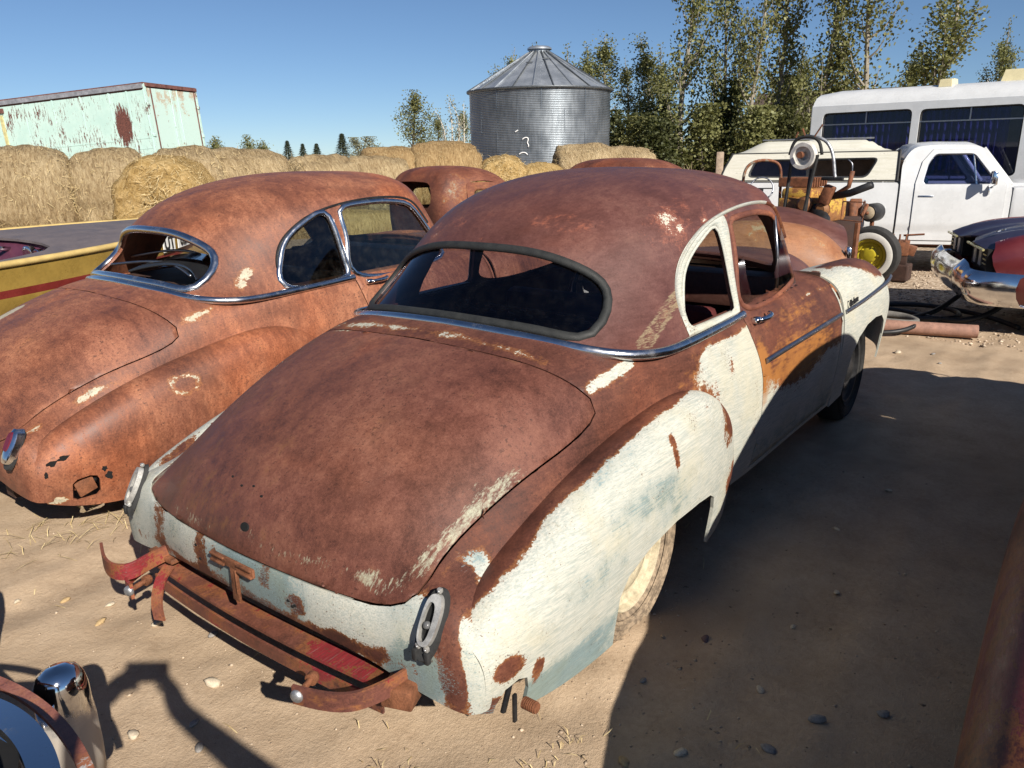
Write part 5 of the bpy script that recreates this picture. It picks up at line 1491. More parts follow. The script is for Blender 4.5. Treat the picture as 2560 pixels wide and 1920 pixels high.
# ------------------------------------------------------------------ corrugated grain silo
def silo():
    T = NT('galvanised')
    a = T.noise(scale=1.2, detail=6); st = T.noise(T.mapv(scale=(3, 3, .5)), scale=3, detail=6, rough=.7); f = T.noise(scale=18, detail=3)
    c = T.mix(T.ss(T.ma('ADD', T.ma('MULTIPLY', st, .6), T.ma('MULTIPLY', a, .4)), .35, .65), (.17, .195, .22), (.29, .32, .35))
    c = T.mix(T.ss(f, .62, .8, 0, .3), c, (.6, .62, .64))
    galv = T.done(T.bsdf(c, T.ss(a, .3, .7, .34, .5), .75, .5))
    T = NT('roof_sheet')
    st = T.noise(T.mapv(scale=(1, 1, 1)), scale=1.4, detail=7, rough=.65)
    galr = T.done(T.bsdf(T.mix(T.ss(st, .3, .7), (.36, .39, .42), (.52, .55, .58)), T.ss(st, .3, .7, .30, .45), .7, .5))
    dark = plain('dark_steel', (.10, .11, .12), .5, .6)  # darker steel of alternate ribs, eave ring and roof steps
    white = plain('white_spray', (.75, .75, .74), .7, var=.15, bump=0)
    r = empty('grain_silo', (25.72, 17.45, 0))
    Rd, eave, peak = 2.90, 4.13, 5.62
    nr = 5; hh = (eave - .05) / nr
    for q in range(nr):
        k = 13; m = k * 6 + 1
        z = np.linspace(.05 + q * hh, .05 + (q + 1) * hh, m)
        prof = np.stack([Rd + .014 * np.sin((z - .05) / hh * k * 2 * math.pi) + .003 * (q % 2), z], 1)
        ring = MB().lathe(prof, 128, 'z').build('wall_ring', galv, r, smooth=True)
        for s in range(10):
            a0 = 2 * math.pi * (s + (q % 2) * .5) / 10
            c_, s_ = math.cos(a0), math.sin(a0)
            MB().box(((Rd + .016) * c_, (Rd + .016) * s_, .05 + (q + .5) * hh), (.006, .022, hh), Matrix.Rotation(a0, 3, 'Z')).build('wall_seam', galv, ring)
    n = 24; rt = .40
    for k in range(n):
        a0, a1 = 2 * math.pi * k / n, 2 * math.pi * (k + 1) / n
        am = (a0 + a1) / 2
        V = []
        for i in range(5):
            t = i / 4; rr = Rd + .10 + (rt - Rd - .10) * t; z = eave - .02 + (peak - eave) * t
            for a in (a0 + .002, am, a1 - .002): V.append((rr * math.cos(a) * (.992 if a == am else 1), rr * math.sin(a) * (.992 if a == am else 1), z))
        F = []
        for i in range(4):
            for j in range(2): F.append([i * 3 + j, i * 3 + j + 1, (i + 1) * 3 + j + 1, (i + 1) * 3 + j])
        mesh('roof_panel', V, F, galr, r, False)
        p0 = np.array([(Rd + .12) * math.cos(a0), (Rd + .12) * math.sin(a0), eave - .01]); p1 = np.array([rt * math.cos(a0), rt * math.sin(a0), peak + .03])
        MB().tube([p0, p0 * .5 + p1 * .5, p1], .028, 5).build('roof_rib', dark if k % 2 else galr, r)
    MB().lathe([(Rd + .11, eave - .06), (Rd + .13, eave - .02), (Rd + .11, eave + .01)], 96, 'z').build('eave_ring', dark, r, smooth=True)
    MB().lathe([(rt + .02, peak - .02), (rt + .02, peak + .10), (0, peak + .12)], 32, 'z').build('hatch_collar', galv, r, angle=40)
    MB().lathe([(rt + .10, peak + .10), (rt + .10, peak + .16), (rt + .0, peak + .22), (0, peak + .24)], 32, 'z').build('hatch_lid', galr, r, angle=40)
    # ladder rungs by the hatch and the sprayed marks
    va = math.atan2(CAM.y - 17.45, CAM.x - 25.72)
    for da, t in ((-.30, .62), (.22, .72), (.30, .74)):
        rr = Rd + (rt - Rd) * t; z = eave + (peak - eave) * t + .07
        a = va + da
        MB().tube([(rr * math.cos(a - .1), rr * math.sin(a - .1), z), (rr * math.cos(a + .1), rr * math.sin(a + .1), z)], .02, 6).build('roof_step', dark, r)
    def mark(pts):
        P = []
        for a, z in pts: P.append(((Rd + .03) * math.cos(va + a), (Rd + .03) * math.sin(va + a), z))
        MB().tube(curve(np.array(P), 16), .022, 6, squash=.5).build('spray_mark', white, r, smooth=True)
    mark([(-.235, 2.20), (-.20, 2.27), (-.16, 2.26), (-.155, 2.18), (-.165, 2.08), (-.15, 2.0), (-.155, 1.92)])
    mark([(-.28, 1.66), (-.24, 1.72), (-.19, 1.71), (-.165, 1.64)])
    mark([(-.33, 2.49), (-.29, 2.55)])
    tag(r, 'round corrugated steel grain silo with a conical roof', 'silo')
silo()

# ------------------------------------------------------------------ trees
def leaf_mat(name, a, b2):
    T = NT(name)
    n = T.noise(scale=3.5, detail=3); f = T.noise(scale=40, detail=1); rd = T.rand()
    k = T.ma('ADD', T.ma('MULTIPLY', n, .5), T.ma('MULTIPLY', f, .5))
    c = T.mix(T.ss(k, .36, .64), a, b2)
    c = T.mix(T.ss(rd, 0, 1, 0, .25), c, (.12, .10, .035))
    d = T.t.nodes.new('ShaderNodeBsdfDiffuse'); T.lk(c, d.inputs[0])
    t = T.t.nodes.new('ShaderNodeBsdfTranslucent'); T.lk(T.mix(.4, c, (.16, .20, .02)), t.inputs[0])
    g = T.t.nodes.new('ShaderNodeBsdfGlossy'); g.inputs['Roughness'].default_value = .5; T.lk((.6, .65, .5), g.inputs[0])
    m1 = T.t.nodes.new('ShaderNodeMixShader'); m1.inputs[0].default_value = .30
    T.t.links.new(d.outputs[0], m1.inputs[1]); T.t.links.new(t.outputs[0], m1.inputs[2])
    m2 = T.t.nodes.new('ShaderNodeMixShader'); m2.inputs[0].default_value = .04
    T.t.links.new(m1.outputs[0], m2.inputs[1]); T.t.links.new(g.outputs[0], m2.inputs[2])
    return T.done(m2.outputs[0])
LEAF = leaf_mat('poplar_leaf', (.095, .105, .034), (.26, .255, .105))
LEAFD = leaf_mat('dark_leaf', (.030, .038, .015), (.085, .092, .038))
LEAFP = leaf_mat('pale_leaf', (.16, .16, .10), (.30, .30, .20))
NEED = leaf_mat('spruce_needle', (.05, .075, .055), (.12, .15, .11))
BARK = plain('pale_bark', (.26, .23, .18), .9, var=.35, scale=3)
BARKD = plain('dark_bark', (.10, .085, .065), .9, var=.35, scale=3)
WBARK = plain('white_bark', (.52, .48, .40), .9, var=.3, scale=3)
def tree_shape(seed, H, w, n, leaf, style):
    """trunk with rising limbs, and leaves in clumps hung along the limbs"""
    g = np.random.default_rng(seed)
    tb = MB(); pts = []
    tr = curve(np.array([(0, 0, -.1), (g.normal(0, .1), g.normal(0, .1), H * .35), (g.normal(0, .18), g.normal(0, .18), H * .7), (g.normal(0, .2), g.normal(0, .2), H * .985)]), 16)
    tb.tube(tr, np.linspace(H * .013 + .03, .012, 16), 7)
    nl = 26 if style == 'pop' else 20
    for i in range(nl):
        t = g.uniform(.12 if style == 'pop' else .06, .93)
        b = np.array([np.interp(t * H, tr[:, 2], tr[:, k]) for k in range(3)])
        a = g.uniform(0, 6.283)
        prof = math.sin(min(1, (t + .06) * 1.15) * math.pi) ** .55 if style == 'pop' else (1 - t * .75)
        l = w * prof * g.uniform(.65, 1.25)
        rise = (l * g.uniform(1.1, 2.0)) if style == 'pop' else l * g.uniform(.2, .9)
        e = b + np.array([math.cos(a) * l, math.sin(a) * l, rise])
        m = (b + e) / 2 + np.array([math.cos(a) * l * .15, math.sin(a) * l * .15, -.1 * rise])
        lb = curve(np.array([b, m, e]), 8)
        tb.tube(lb, np.linspace(.008 * H * (1 - t) + .012, .006, 8), 5)
        for q in lb[2:]: pts.append((q, .16 + .10 * w))
        for _ in range(2 if style == 'pop' else 3):
            s = lb[g.integers(3, 8)]; pts.append((s + g.normal(0, .22, 3) * np.array([1, 1, 1.3]), .2 + .12 * w))
    for q in tr[9:]: pts.append((q, .16))
    P = np.array([p for p, s in pts]); Sg = np.array([s for p, s in pts])
    wgt = g.random(len(P)) ** 2.2 + .04; wgt /= wgt.sum()
    id_ = g.choice(len(P), n, p=wgt)
    c = P[id_] + g.normal(0, 1, (n, 3)) * Sg[id_][:, None] * np.array([.8, .8, 1.15])
    c[:, 2] = np.clip(c[:, 2], .2, H * 1.01)
    sz = g.uniform(.045, .095, n) * (1.0 if style == 'pop' else 1.1)
    u = g.normal(size=(n, 3)); u /= np.linalg.norm(u, axis=1)[:, None]
    v = np.cross(u, g.normal(size=(n, 3))); v /= np.linalg.norm(v, axis=1)[:, None]
    V = np.stack([c - u * sz[:, None], c + v * sz[:, None] * .75, c + u * sz[:, None], c - v * sz[:, None] * .75], 1).reshape(-1, 3)
    me = bpy.data.meshes.new('crown'); me.from_pydata(V.tolist(), [], np.arange(4 * n).reshape(n, 4).tolist()); me.materials.append(leaf)
    return np.concatenate(tb.v), tb.f, me
def conifer_shape(seed, H, w, n):
    g = np.random.default_rng(seed)
    tb = MB().tube([(0, 0, -.1), (0, 0, H * .97)], [.09, .02], 7)
    t = g.random(n) ** .8; a = g.integers(0, 90, n) * .7 + g.normal(0, .12, n)
    lay = np.floor(t * 13) / 13 + .02
    rr = w * (1 - t) * np.clip(1.2 - (t - lay) * 13, .25, 1.15) * g.uniform(.2, 1.1, n) ** .5 * (1 + .25 * np.sin(a * 3 + lay * 40))
    c = np.stack([rr * np.cos(a), rr * np.sin(a), .25 + t * (H - .25) - rr * .25], 1)
    d = np.stack([np.cos(a), np.sin(a), -.25 + 0 * a], 1); s = np.stack([-np.sin(a), np.cos(a), 0 * a], 1)
    V = np.stack([c - s * .09, c + s * .09, c + d * .34], 1).reshape(-1, 3)
    me = bpy.data.meshes.new('crown'); me.from_pydata(V.tolist(), [], np.arange(3 * n).reshape(n, 3).tolist()); me.materials.append(NEED)
    return np.concatenate(tb.v), tb.f, me
TR = {}
def get_tree(kind, var):
    k = (kind, var)
    if k in TR: return TR[k]
    if kind == 'pop': q = tree_shape(20 + var, 10.0, .95, 4300, LEAF, 'pop')
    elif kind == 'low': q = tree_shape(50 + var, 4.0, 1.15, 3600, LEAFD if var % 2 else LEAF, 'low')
    elif kind == 'mid': q = tree_shape(70 + var, 7.0, 1.1, 3600, LEAF, 'pop')
    elif kind == 'pale': q = tree_shape(80 + var, 6.0, .42, 260, LEAFP, 'pop')
    elif kind == 'round': q = tree_shape(90 + var, 4.0, 1.25, 3000, LEAF, 'low')
    elif kind == 'palebush': q = tree_shape(95 + var, 4.0, 1.25, 2200, LEAFP, 'low')
    else: q = conifer_shape(99 + var, 4.0, 1.5, 2600)
    me = bpy.data.meshes.new('trunk'); me.from_pydata(q[0].tolist(), [], q[1])
    me.materials.append(WBARK if kind == 'pale' else BARK if kind == 'pop' else BARKD)
    TR[k] = (me, q[2], {'pop': 10, 'low': 4, 'mid': 7, 'pale': 6, 'round': 4, 'palebush': 4, 'con': 4}[kind])
    return TR[k]
def tree(kind, var, x, y, H, wf, lab, name='poplar_tree', group=None):
    tk, cr, h = get_tree(kind, var)
    r = empty(name, (x, y, 0), rng.uniform(0, 6.28))
    s = H / h; r.scale = (wf, wf, s)
    for nm, me in (('trunk', tk), ('crown', cr)):
        o = bpy.data.objects.new(nm, me); C.objects.link(o); o.parent = r
    tag(r, lab, 'tree', group)
row = [(38.9, 29.8, 7.0, .8, 'slim poplar top peeking out at the left edge of the silo roof'), (39.6, 29.0, 8.1, .85, 'slim poplar top behind the left slope of the silo roof'), (42.1, 28.9, 8.5, .9, 'poplar top just left of the silo hatch'), (43.1, 27.4, 8.5, 1.0, 'poplar top just right of the silo hatch'),
 (40.4, 24.3, 7.9, 1.0, 'poplar top over the right slope of the silo roof'), (37.6, 21.2, 7.9, 1.05, 'full poplar standing close to the right edge of the silo'), (39.9, 21.2, 6.9, .9, 'shorter poplar second to the right of the silo'), (38.6, 19.3, 7.8, 1.0, 'poplar with a twin top third to the right of the silo'), (42.6, 20.2, 7.8, .95, 'poplar filling the gap before the first tall poplar'),
 (35.9, 15.7, 11.8, 1.15, 'tallest dense poplar left of the blue sky gap'), (38.5, 14.8, 11.0, .95, 'slim airy poplar right of the tallest dense one'), (35.3, 12.0, 10.5, .95, 'airy poplar with bare pale trunk above the wooden post'), (37.5, 11.7, 11.6, 1.05, 'tall airy poplar leaning over the camper shell'), (41.8, 11.5, 7.2, .8, 'half tall poplar in the gap over the camper shell'),
 (36.3, 9.0, 10.6, 1.0, 'tall airy poplar over the rear corner of the white bus'), (36.7, 7.5, 11.3, 1.15, 'broad tall poplar over the first bus window'), (39.2, 5.1, 10.6, 1.25, 'broad leafy poplar over the second bus window'), (44.9, 7.2, 6.8, .8, 'half tall poplar behind the brown house roof'), (57.4, 4.8, 9.2, .85, 'lone small airy poplar at the far right')]
for i, (x, y, H, wf, lab) in enumerate(row): tree('pop', i % 5, x, y, H, wf, lab, group='poplars in the row behind the yard')
lows = [(34.9, 21.6, 4.6, 1.1, 'leafy undergrowth tree beside the silo wall'), (34.4, 18.7, 3.7, 1.1, 'leafy bush tree second from the silo'), (33.2, 16.7, 3.3, 1.0, 'low leafy bush tree under the twin topped poplar'), (32.9, 15.1, 3.4, 1.2, 'low dense bush tree under the tallest poplar'), (33.6, 13.6, 3.7, 1.1, 'dense bush tree above the coupe roof'), (35.9, 13.2, 4.8, 1.1, 'dense dark bush tree reaching half up the slim poplar'), (33.5, 11.0, 3.5, 1.0, 'leafy bush tree behind the wooden post'), (34.0, 9.6, 3.5, 1.0, 'leafy bush tree just left of the white bus'), (39.5, 12.1, 5.1, 1.1, 'big leafy bush tree behind the bushes over the camper'), (37.5, 17.6, 4.2, 1.1, 'dark bush tree back between two poplars'), (38.0, 9.0, 4.6, 1.1, 'dark bush tree behind the bus corner'), (37.5, 23.0, 4.6, 1.1, 'dark leafy bush tree back behind the silo edge'), (36.5, 14.9, 3.4, 1.3, 'dark bush tree filling the foot of the poplar row'), (36.0, 11.6, 3.4, 1.3, 'dark bush tree filling the foot of the row near the camper')]
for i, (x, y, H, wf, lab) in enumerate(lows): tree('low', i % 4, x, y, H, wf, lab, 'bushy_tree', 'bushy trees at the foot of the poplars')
tree('mid', 0, 48.4, 46.5, 6.9, 1.25, 'lone broad poplar left of the bare white trees')
tree('mid', 1, 46.9, 42.2, 4.6, .8, 'small green tree at the foot of the bare white trees')
tree('mid', 1, 48.2, 40.6, 5.0, .8, 'small green tree between the bare white trees and the silo')
for i, (x, y, H, lab) in enumerate([(44.2, 39.3, 5.0, 'leftmost bare white trunk left of the silo'), (44.4, 38.7, 5.5, 'second bare white trunk left of the silo'), (44.9, 38.5, 5.9, 'tallest bare white trunk left of the silo'), (45.3, 38.0, 5.5, 'bare white trunk nearest to the silo')]): tree('pale', i % 2, x, y, H, 1.0, lab, 'bare_tree', 'bare white trees left of the silo')
for i, (k, x, y, H, wf, lab) in enumerate([('round', 49.6, 77.7, 4.0, 1.0, 'far round tree next to the trailer doors'), ('round', 52.4, 75.8, 4.1, 1.0, 'far round tree right of the trailer'), ('round', 53.8, 74.8, 3.5, .9, 'far low tree sloping down right of the trailer'),
  ('con', 65.0, 85.1, 3.8, .9, 'leftmost far spruce above the hay'), ('con', 66.5, 83.9, 3.4, .8, 'middle far spruce above the hay'), ('con', 67.9, 82.8, 3.4, .9, 'rightmost of the three small far spruces'), ('con', 67.2, 76.9, 4.5, 1.1, 'taller far spruce beside the pale round trees'),
  ('palebush', 65.0, 72.1, 3.8, 1.2, 'far pale green tree right of the taller spruce'), ('palebush', 66.2, 71.0, 3.9, 1.2, 'far pale grey tree above the low bale'), ('round', 73.8, 77.5, 3.0, .9, 'far dark tree between the pale trees'), ('round', 71.0, 70.5, 2.8, 1.2, 'far low dark tree left of the lone poplar')]):
    tree(k, i % 2, x, y, H, wf, lab, 'spruce_tree' if k == 'con' else 'round_tree')
def windbreak():
    n = 20000
    p = rng.random(n)
    x = np.interp(p, [0, .5, 1], [44, 41, 44]) + rng.normal(0, .8, n); y = np.interp(p, [0, 1], [25.5, 3.5]) + rng.normal(0, .3, n)
    z = rng.random(n) ** 1.1 * (1.9 + .9 * np.sin(y * 1.3) + .7 * np.sin(y * 3.1) + .5 * np.sin(y * 7.3))
    c = np.stack([x, y, np.abs(z)], 1); u = rng.normal(size=(n, 3)); u /= np.linalg.norm(u, axis=1)[:, None]; v = np.cross(u, rng.normal(size=(n, 3))); v /= np.linalg.norm(v, axis=1)[:, None]
    s = rng.uniform(.06, .12, n)[:, None]
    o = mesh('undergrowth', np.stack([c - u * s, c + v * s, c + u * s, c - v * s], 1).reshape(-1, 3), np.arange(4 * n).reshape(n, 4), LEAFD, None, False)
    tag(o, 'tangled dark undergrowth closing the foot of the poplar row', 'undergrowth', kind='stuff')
windbreak()

# ------------------------------------------------------------------ house behind the trees, post, dry bush
def house():
    r = empty('house', (60, 9.5, 0), R(-84))
    wall = plain('grey_siding', (.32, .31, .29), .8); roofm = plain('brown_shingle', (.075, .052, .042), .9, var=.35, scale=6); wh = plain('white_trim', (.75, .75, .73), .6, var=.1)
    MB().box((-4.0, 4, 1.7), (15, 8, 3.4)).build('wall', wall, r)
    a = MB().prism([(-.4, 3.3), (8.4, 3.3), (4, 6.0)], -11.9, 3.9, 'yz'); a.build('roof', roofm, r)
    g = MB()
    for (p, q) in (((-.42, 3.32), (4, 6.12)), ((4, 6.12), (8.42, 3.32))):
        for x in (3.95,):
            d = Vector((0, q[0] - p[0], q[1] - p[1]))
            g.box((x, (p[0] + q[0]) / 2, (p[1] + q[1]) / 2), (.12, d.length, .30), Matrix.Rotation(math.atan2(d.z, d.y), 3, 'X'))
    for k, (p, q) in enumerate((((-.42, 3.32), (4, 6.12)), ((4, 6.12), (8.42, 3.32)))):
        d = Vector((0, q[0] - p[0], q[1] - p[1]))
        MB().box((3.97, (p[0] + q[0]) / 2, (p[1] + q[1]) / 2), (.14, d.length, .30), Matrix.Rotation(math.atan2(d.z, d.y), 3, 'X')).build('gable_board', wh, r)
    tag(r, 'house with a brown roof and white gable behind the poplars', 'house')
house()
pr = MB().bbox((0, 0, .82), (.24, .22, 1.65), .03).build('wooden_post', plain('weathered_wood', (.30, .23, .17), .9, var=.4, scale=5, bump=.5), None, angle=40)
pr.location = (21.86, 7.9, 0); pr.rotation_euler = (0, R(1.5), R(20))
tag(pr, 'short weathered wooden fence post left of the cream camper', 'fence post')
def bush():
    V = []; F = []; mb = MB()
    for i in range(46):
        a = rng.uniform(0, 6.28); l = rng.uniform(.5, 1.3); t = rng.uniform(.15, .7)
        e = np.array([math.cos(a) * l * math.sin(t), math.sin(a) * l * math.sin(t), l * math.cos(t)])
        mb.tube(curve(np.array([(0, 0, 0), e * .5 + rng.normal(0, .05, 3), e]), 5), [.012, .01, .008, .006, .004], 4)
        for k in range(3):
            s = e * rng.uniform(.4, .9); f = s + rng.normal(0, .16, 3) + np.array([0, 0, .1])
            mb.tube([s, f], [.006, .003], 4)
    o = mb.build('dry_bush', plain('dry_twigs', (.42, .32, .20), .9, var=.3), None)
    o.location = (21.4, 8.9, .1); tag(o, 'dry leafless tan bush beside the wooden post', 'bush')
bush()
# ------------------------------------------------------------------ white pickup with a cream camper shell
WHITE = plain('white_truck_paint', (.62, .63, .63), .32, var=.07, scale=3, bump=0, coat=.3)
def chalky():
    T = NT('chalky_cream_paint')
    st = T.noise(T.mapv(scale=(.7, 5, 8)), scale=5, detail=8, rough=.75); f = T.noise(scale=40, detail=4)
    c = T.mix(T.ss(st, .35, .65), (.50, .485, .40), (.60, .585, .51))
    c = T.mix(T.ss(T.ma('ADD', st, T.ma('MULTIPLY', f, .35)), .74, .86, 0, .6), c, (.22, .20, .15))
    return T.done(T.bsdf(c, .6, 0, .3))
CREAM = chalky()
DARKGLASS = plain('dark_window_glass', (.006, .008, .014), .06, var=.1, bump=0, coat=0)
BLUEGLASS = glass('blue_tinted_glass', (.50, .53, .70), .0, dusty=.01)
BLACKTRIM = plain('black_trim', (.02, .02, .021), .5, var=.3)
def sheet(name, outline, holes, yfun, mat, parent, flip=False, t=.015, step=.05, attr=None):
    """a side panel drawn in (x,z) with holes, bent to y = yfun(x,z), and given thickness"""
    xs = [p[0] for p in outline]; zs = [p[1] for p in outline]
    nx = int((max(xs) - min(xs)) / step) + 2; nz = int((max(zs) - min(zs)) / step) + 2
    gx = np.linspace(min(xs) - .01, max(xs) + .01, nx); gz = np.linspace(min(zs) - .01, max(zs) + .01, nz)
    P = np.zeros((nx, nz, 3))
    for i, x in enumerate(gx):
        for j, z in enumerate(gz): P[i, j] = (x, yfun(x, z), z)
    b = to_bm(P, flip)
    pc = cut(b, outline, (0, 2), take=True, keep=True); b.free()
    for h in holes: cut(pc, h, (0, 2))
    V, F = shell_arrays(pc, t)
    return mesh(name, V, F, mat, parent, True)
def rounded(poly, r=.05, n=5):
    """fillet the corners of an outline"""
    out = []; P = [np.array(p, float) for p in poly]; k = len(P)
    for i in range(k):
        a, b, c = P[i - 1], P[i], P[(i + 1) % k]
        u = a - b; v = c - b; lu, lv = np.linalg.norm(u), np.linalg.norm(v)
        d = min(r, lu * .45, lv * .45)
        p0 = b + u / lu * d; p2 = b + v / lv * d
        for t in np.linspace(0, 1, n): out.append(tuple((1 - t) ** 2 * p0 + 2 * t * (1 - t) * b + t * t * p2))
    return out
def rim_of(poly, yfun, w, h, side, name, mat, parent):
    P = np.array([(x, yfun(x, z), z) for x, z in round_poly_lin(poly, 70)])
    N = np.tile(np.array([[0, side, .0]]), (len(P), 1)).astype(float)
    return ribbon(P, N, -w, w, h, rounds=5).build(name, mat, parent, angle=50)
def round_poly_lin(poly, n):
    c = np.array(poly); c = np.concatenate([c, c[:1]])
    d = np.concatenate([[0], np.cumsum(np.linalg.norm(np.diff(c, axis=0), axis=1))])
    q = np.linspace(0, d[-1], n, endpoint=False)
    return [(np.interp(t, d, c[:, 0]), np.interp(t, d, c[:, 1])) for t in q]
def road_wheel(x, y, r, parent, rim=M['darkmetal'], w=.10, tyre=M['tyre']):
    k = r / .335
    t = MB().lathe([(.20 * k, -w * .55), (.25 * k, -w * .88), (.29 * k, -w * .88), (.32 * k, -w * .7), (r, -w * .45), (r, w * .45), (.32 * k, w * .7), (.29 * k, w * .88), (.25 * k, w * .88), (.20 * k, w * .55)], 40, 'y', (x, y, r)).build('wheel', tyre, parent, smooth=True, angle=40)
    sd = -1 if y < 0 else 1
    MB().lathe([(.205 * k, sd * w * .7), (.19 * k, sd * w * .4), (.12 * k, sd * w * .5), (.06 * k, sd * w * .8), (0, sd * w * .82)], 32, 'y', (x, y, r)).build('rim', rim, t, smooth=True, angle=40)
    return t
def pickup():
    r = empty('pickup_truck', (10.65, -.11, 0), R(-72))
    def side_y(x, z):
        y = -.95
        if z < .62: y += .018 + .0 * z
        y += .05 * max(0, (.75 - z)) ** 2
        if z > 1.18: y += (z - 1.18) * .24
        return y
    cab = rounded([(-.72, .42), (-.72, 1.50), (-.60, 1.685), (-.30, 1.715), (.12, 1.705), (.24, 1.66), (.60, 1.20), (.60, .42)], .10)
    win = rounded([(-.46, 1.205), (-.41, 1.47), (-.33, 1.595), (.13, 1.595), (.44, 1.205)], .05)
    door = [(-.545, .47), (-.545, 1.22), (-.48, 1.50), (-.36, 1.655), (.17, 1.645), (.53, 1.20), (.53, .47)]
    for sd in (-1, 1):
        yf = (lambda x, z: side_y(x, z)) if sd < 0 else (lambda x, z: -side_y(x, z))
        sheet('cab_side', cab, [door], yf, WHITE, r, flip=sd > 0)
        d_in = offset_poly(door, -.007)
        dd = sheet('door', d_in, [win], yf, WHITE, r, flip=sd > 0, t=.03)
        rim_of(win, yf, .014, .008, sd, 'window_trim', M['trim'], dd)
        yin = (lambda x, z, yf=yf, sd=sd: yf(x, z) - sd * .012)
        sheet('window_glass', win, [], yin, BLUEGLASS, dd, flip=sd > 0, t=.004)
        pts = [(.12, yf(.12, 1.59) + sd * .004, 1.59), (.185, yf(.18, 1.21) + sd * .004, 1.21)]
        MB().tube(pts, .011, 6).build('vent_divider', M['chrome'], dd)
        MB().bbox((-.40, yf(-.4, 1.06) + sd * .022, 1.055), (.19, .03, .028), .01).bbox((-.475, yf(-.4, 1.06) + sd * .01, 1.05), (.04, .03, .04), .012).build('door_handle', M['chrome'], dd, angle=40)
        MB().lathe([(0, .012), (.014, .010), (.016, 0)], 14, 'y', (-.43, yf(-.43, .93) + (sd * .012 - .006 if sd < 0 else 0), .93)).build('door_lock', M['trim'], dd)
    # roof, back wall, pillars' inner faces
    nx, ny = 14, 13
    P = np.zeros((nx, ny, 3))
    for i, x in enumerate(np.linspace(-.70, .23, nx)):
        for j, t in enumerate(np.linspace(-1, 1, ny)):
            edge = np.interp(x, [-.70, -.55, -.3, .12, .23], [1.545, 1.69, 1.715, 1.705, 1.665])
            P[i, j] = (x + .02 * (1 - t * t) * (1 if x > 0 else -1), t * .818, edge + .045 * (1 - t ** 4) * np.interp(x, [-.7, -.5, .1, .23], [.5, 1, 1, .5]))
    V, F = shell_arrays(to_bm(P, True), .02); mesh('roof', V, F, WHITE, r)
    MB().box((-.69, 0, 1.0), (.03, 1.78, 1.05)).build('cab_back', WHITE, r)
    for sd in (-1, 1): MB().tube([(.235, sd * .80, 1.66), (.42, sd * .85, 1.42), (.60, sd * .90, 1.19)], .035, 6).build('windshield_pillar', WHITE, r, smooth=True)
    gz = MB().add([(.25, -.79, 1.65), (.25, .79, 1.65), (.62, .88, 1.19), (.62, -.88, 1.19), (.32, 0, 1.66), (.72, 0, 1.19)], [[0, 4, 5, 3], [4, 1, 2, 5]])
    gz.build('windshield', BLUEGLASS, r, smooth=True)
    # hood and front fenders
    MB().bbox((1.22, 0, .88), (1.22, 1.86, .60), .06).build('front_body', WHITE, r, angle=40)
    MB().bbox((1.20, 0, 1.18), (1.20, 1.42, .08), .03).build('hood', WHITE, r, angle=40)
    MB().bbox((.62, 0, 1.17), (.16, 1.5, .05), .02).build('cowl_vent', WHITE, r, angle=40)
    for k in range(4): MB().box((.60, -.66 + k * .05, 1.20), (.05, .02, .006)).build('cowl_slot', M['black'], r)
    MB().tube([(.66, -.55, 1.21), (.56, -.25, 1.30)], .008, 5).build('wiper_arm', M['darkmetal'], r)
    # bed
    bed = rounded([(-3.12, .52), (-3.12, 1.235), (-.745, 1.235), (-.745, .42), (-1.10, .42), (-1.14, .62), (-1.28, .82), (-1.52, .88), (-1.76, .82), (-1.90, .62), (-1.94, .45)], .04)
    for sd in (-1, 1):
        yf = (lambda x, z: side_y(x, min(z, 1.18))) if sd < 0 else (lambda x, z: -side_y(x, min(z, 1.18)))
        sheet('bed_side', bed, [], yf, WHITE, r, flip=sd > 0)
        MB().box((-1.93, sd * .955, .625), (2.36, .012, .02)).box((0, 0, -5), (.001, .001, .001)) if False else None
        road_wheel(-1.52, sd * .82, .36, r); road_wheel(1.50, sd * .82, .36, r)
        MB().lathe([(.40, -.1), (.43, -.1), (.43, .1), (.40, .1)], 28, 'y', (-1.52, sd * .86, .42)).build('wheel_arch', M['rubber'], r, smooth=True, angle=40)
    MB().box((-1.93, 0, .62), (2.3, 1.82, .05)).build('bed_floor', WHITE, r)
    MB().box((-3.10, 0, .90), (.04, 1.8, .64)).build('tailgate', WHITE, r)
    MB().box((-.9, 0, .40), (4.3, .9, .16)).build('chassis_frame', M['innerrust'], r)
    MB().bbox((0, 0, .43), (1.2, 1.84, .06), .02).build('rocker_sill', M['rustbar'], r, angle=40)
    MB().bbox((-.15, 0, .78), (.5, 1.5, .32), .06).bbox((-.42, 0, 1.05), (.14, 1.5, .5), .05).build('bench_seat', plain('green_vinyl', (.02, .13, .10), .6), r, angle=40)
    MB().bbox((.5, 0, 1.10), (.2, 1.6, .16), .05).build('dashboard', plain('dash_black', (.02, .02, .02), .6), r, angle=40)
    # the mirror on its arm
    m = MB().tube([(.36, -.93, 1.16), (.38, -1.10, 1.22), (.37, -1.12, 1.36)], .012, 8).build('mirror_arm', M['chrome2'], r, smooth=True)
    MB().lathe([(0, 0), (.02, .01), (.06, .0), (.075, -.02)], 18, 'x', (.34, -.955, 1.13)).build('mirror_foot', M['chrome2'], m, smooth=True)
    MB().bbox((.33, -1.13, 1.30), (.05, .14, .17), .02).build('mirror_head', M['chrome2'], m, angle=40)
    for k, (x, z) in enumerate(((-.30, .93), (-.24, .84), (-.2, .9))): MB().lathe([(0, .004), (.010, .004), (.011, 0)], 10, 'y', (x, -.963, z)).build('dent', M['darkmetal'], r)
    tag(r, 'white pickup truck carrying a cream camper shell on its bed', 'pickup truck')
    # camper shell, a thing of its own lying on the bed
    c = empty('camper_shell', r.location, R(-72))
    def cy(x, z): return -.90 + max(0, z - 1.25) * .22
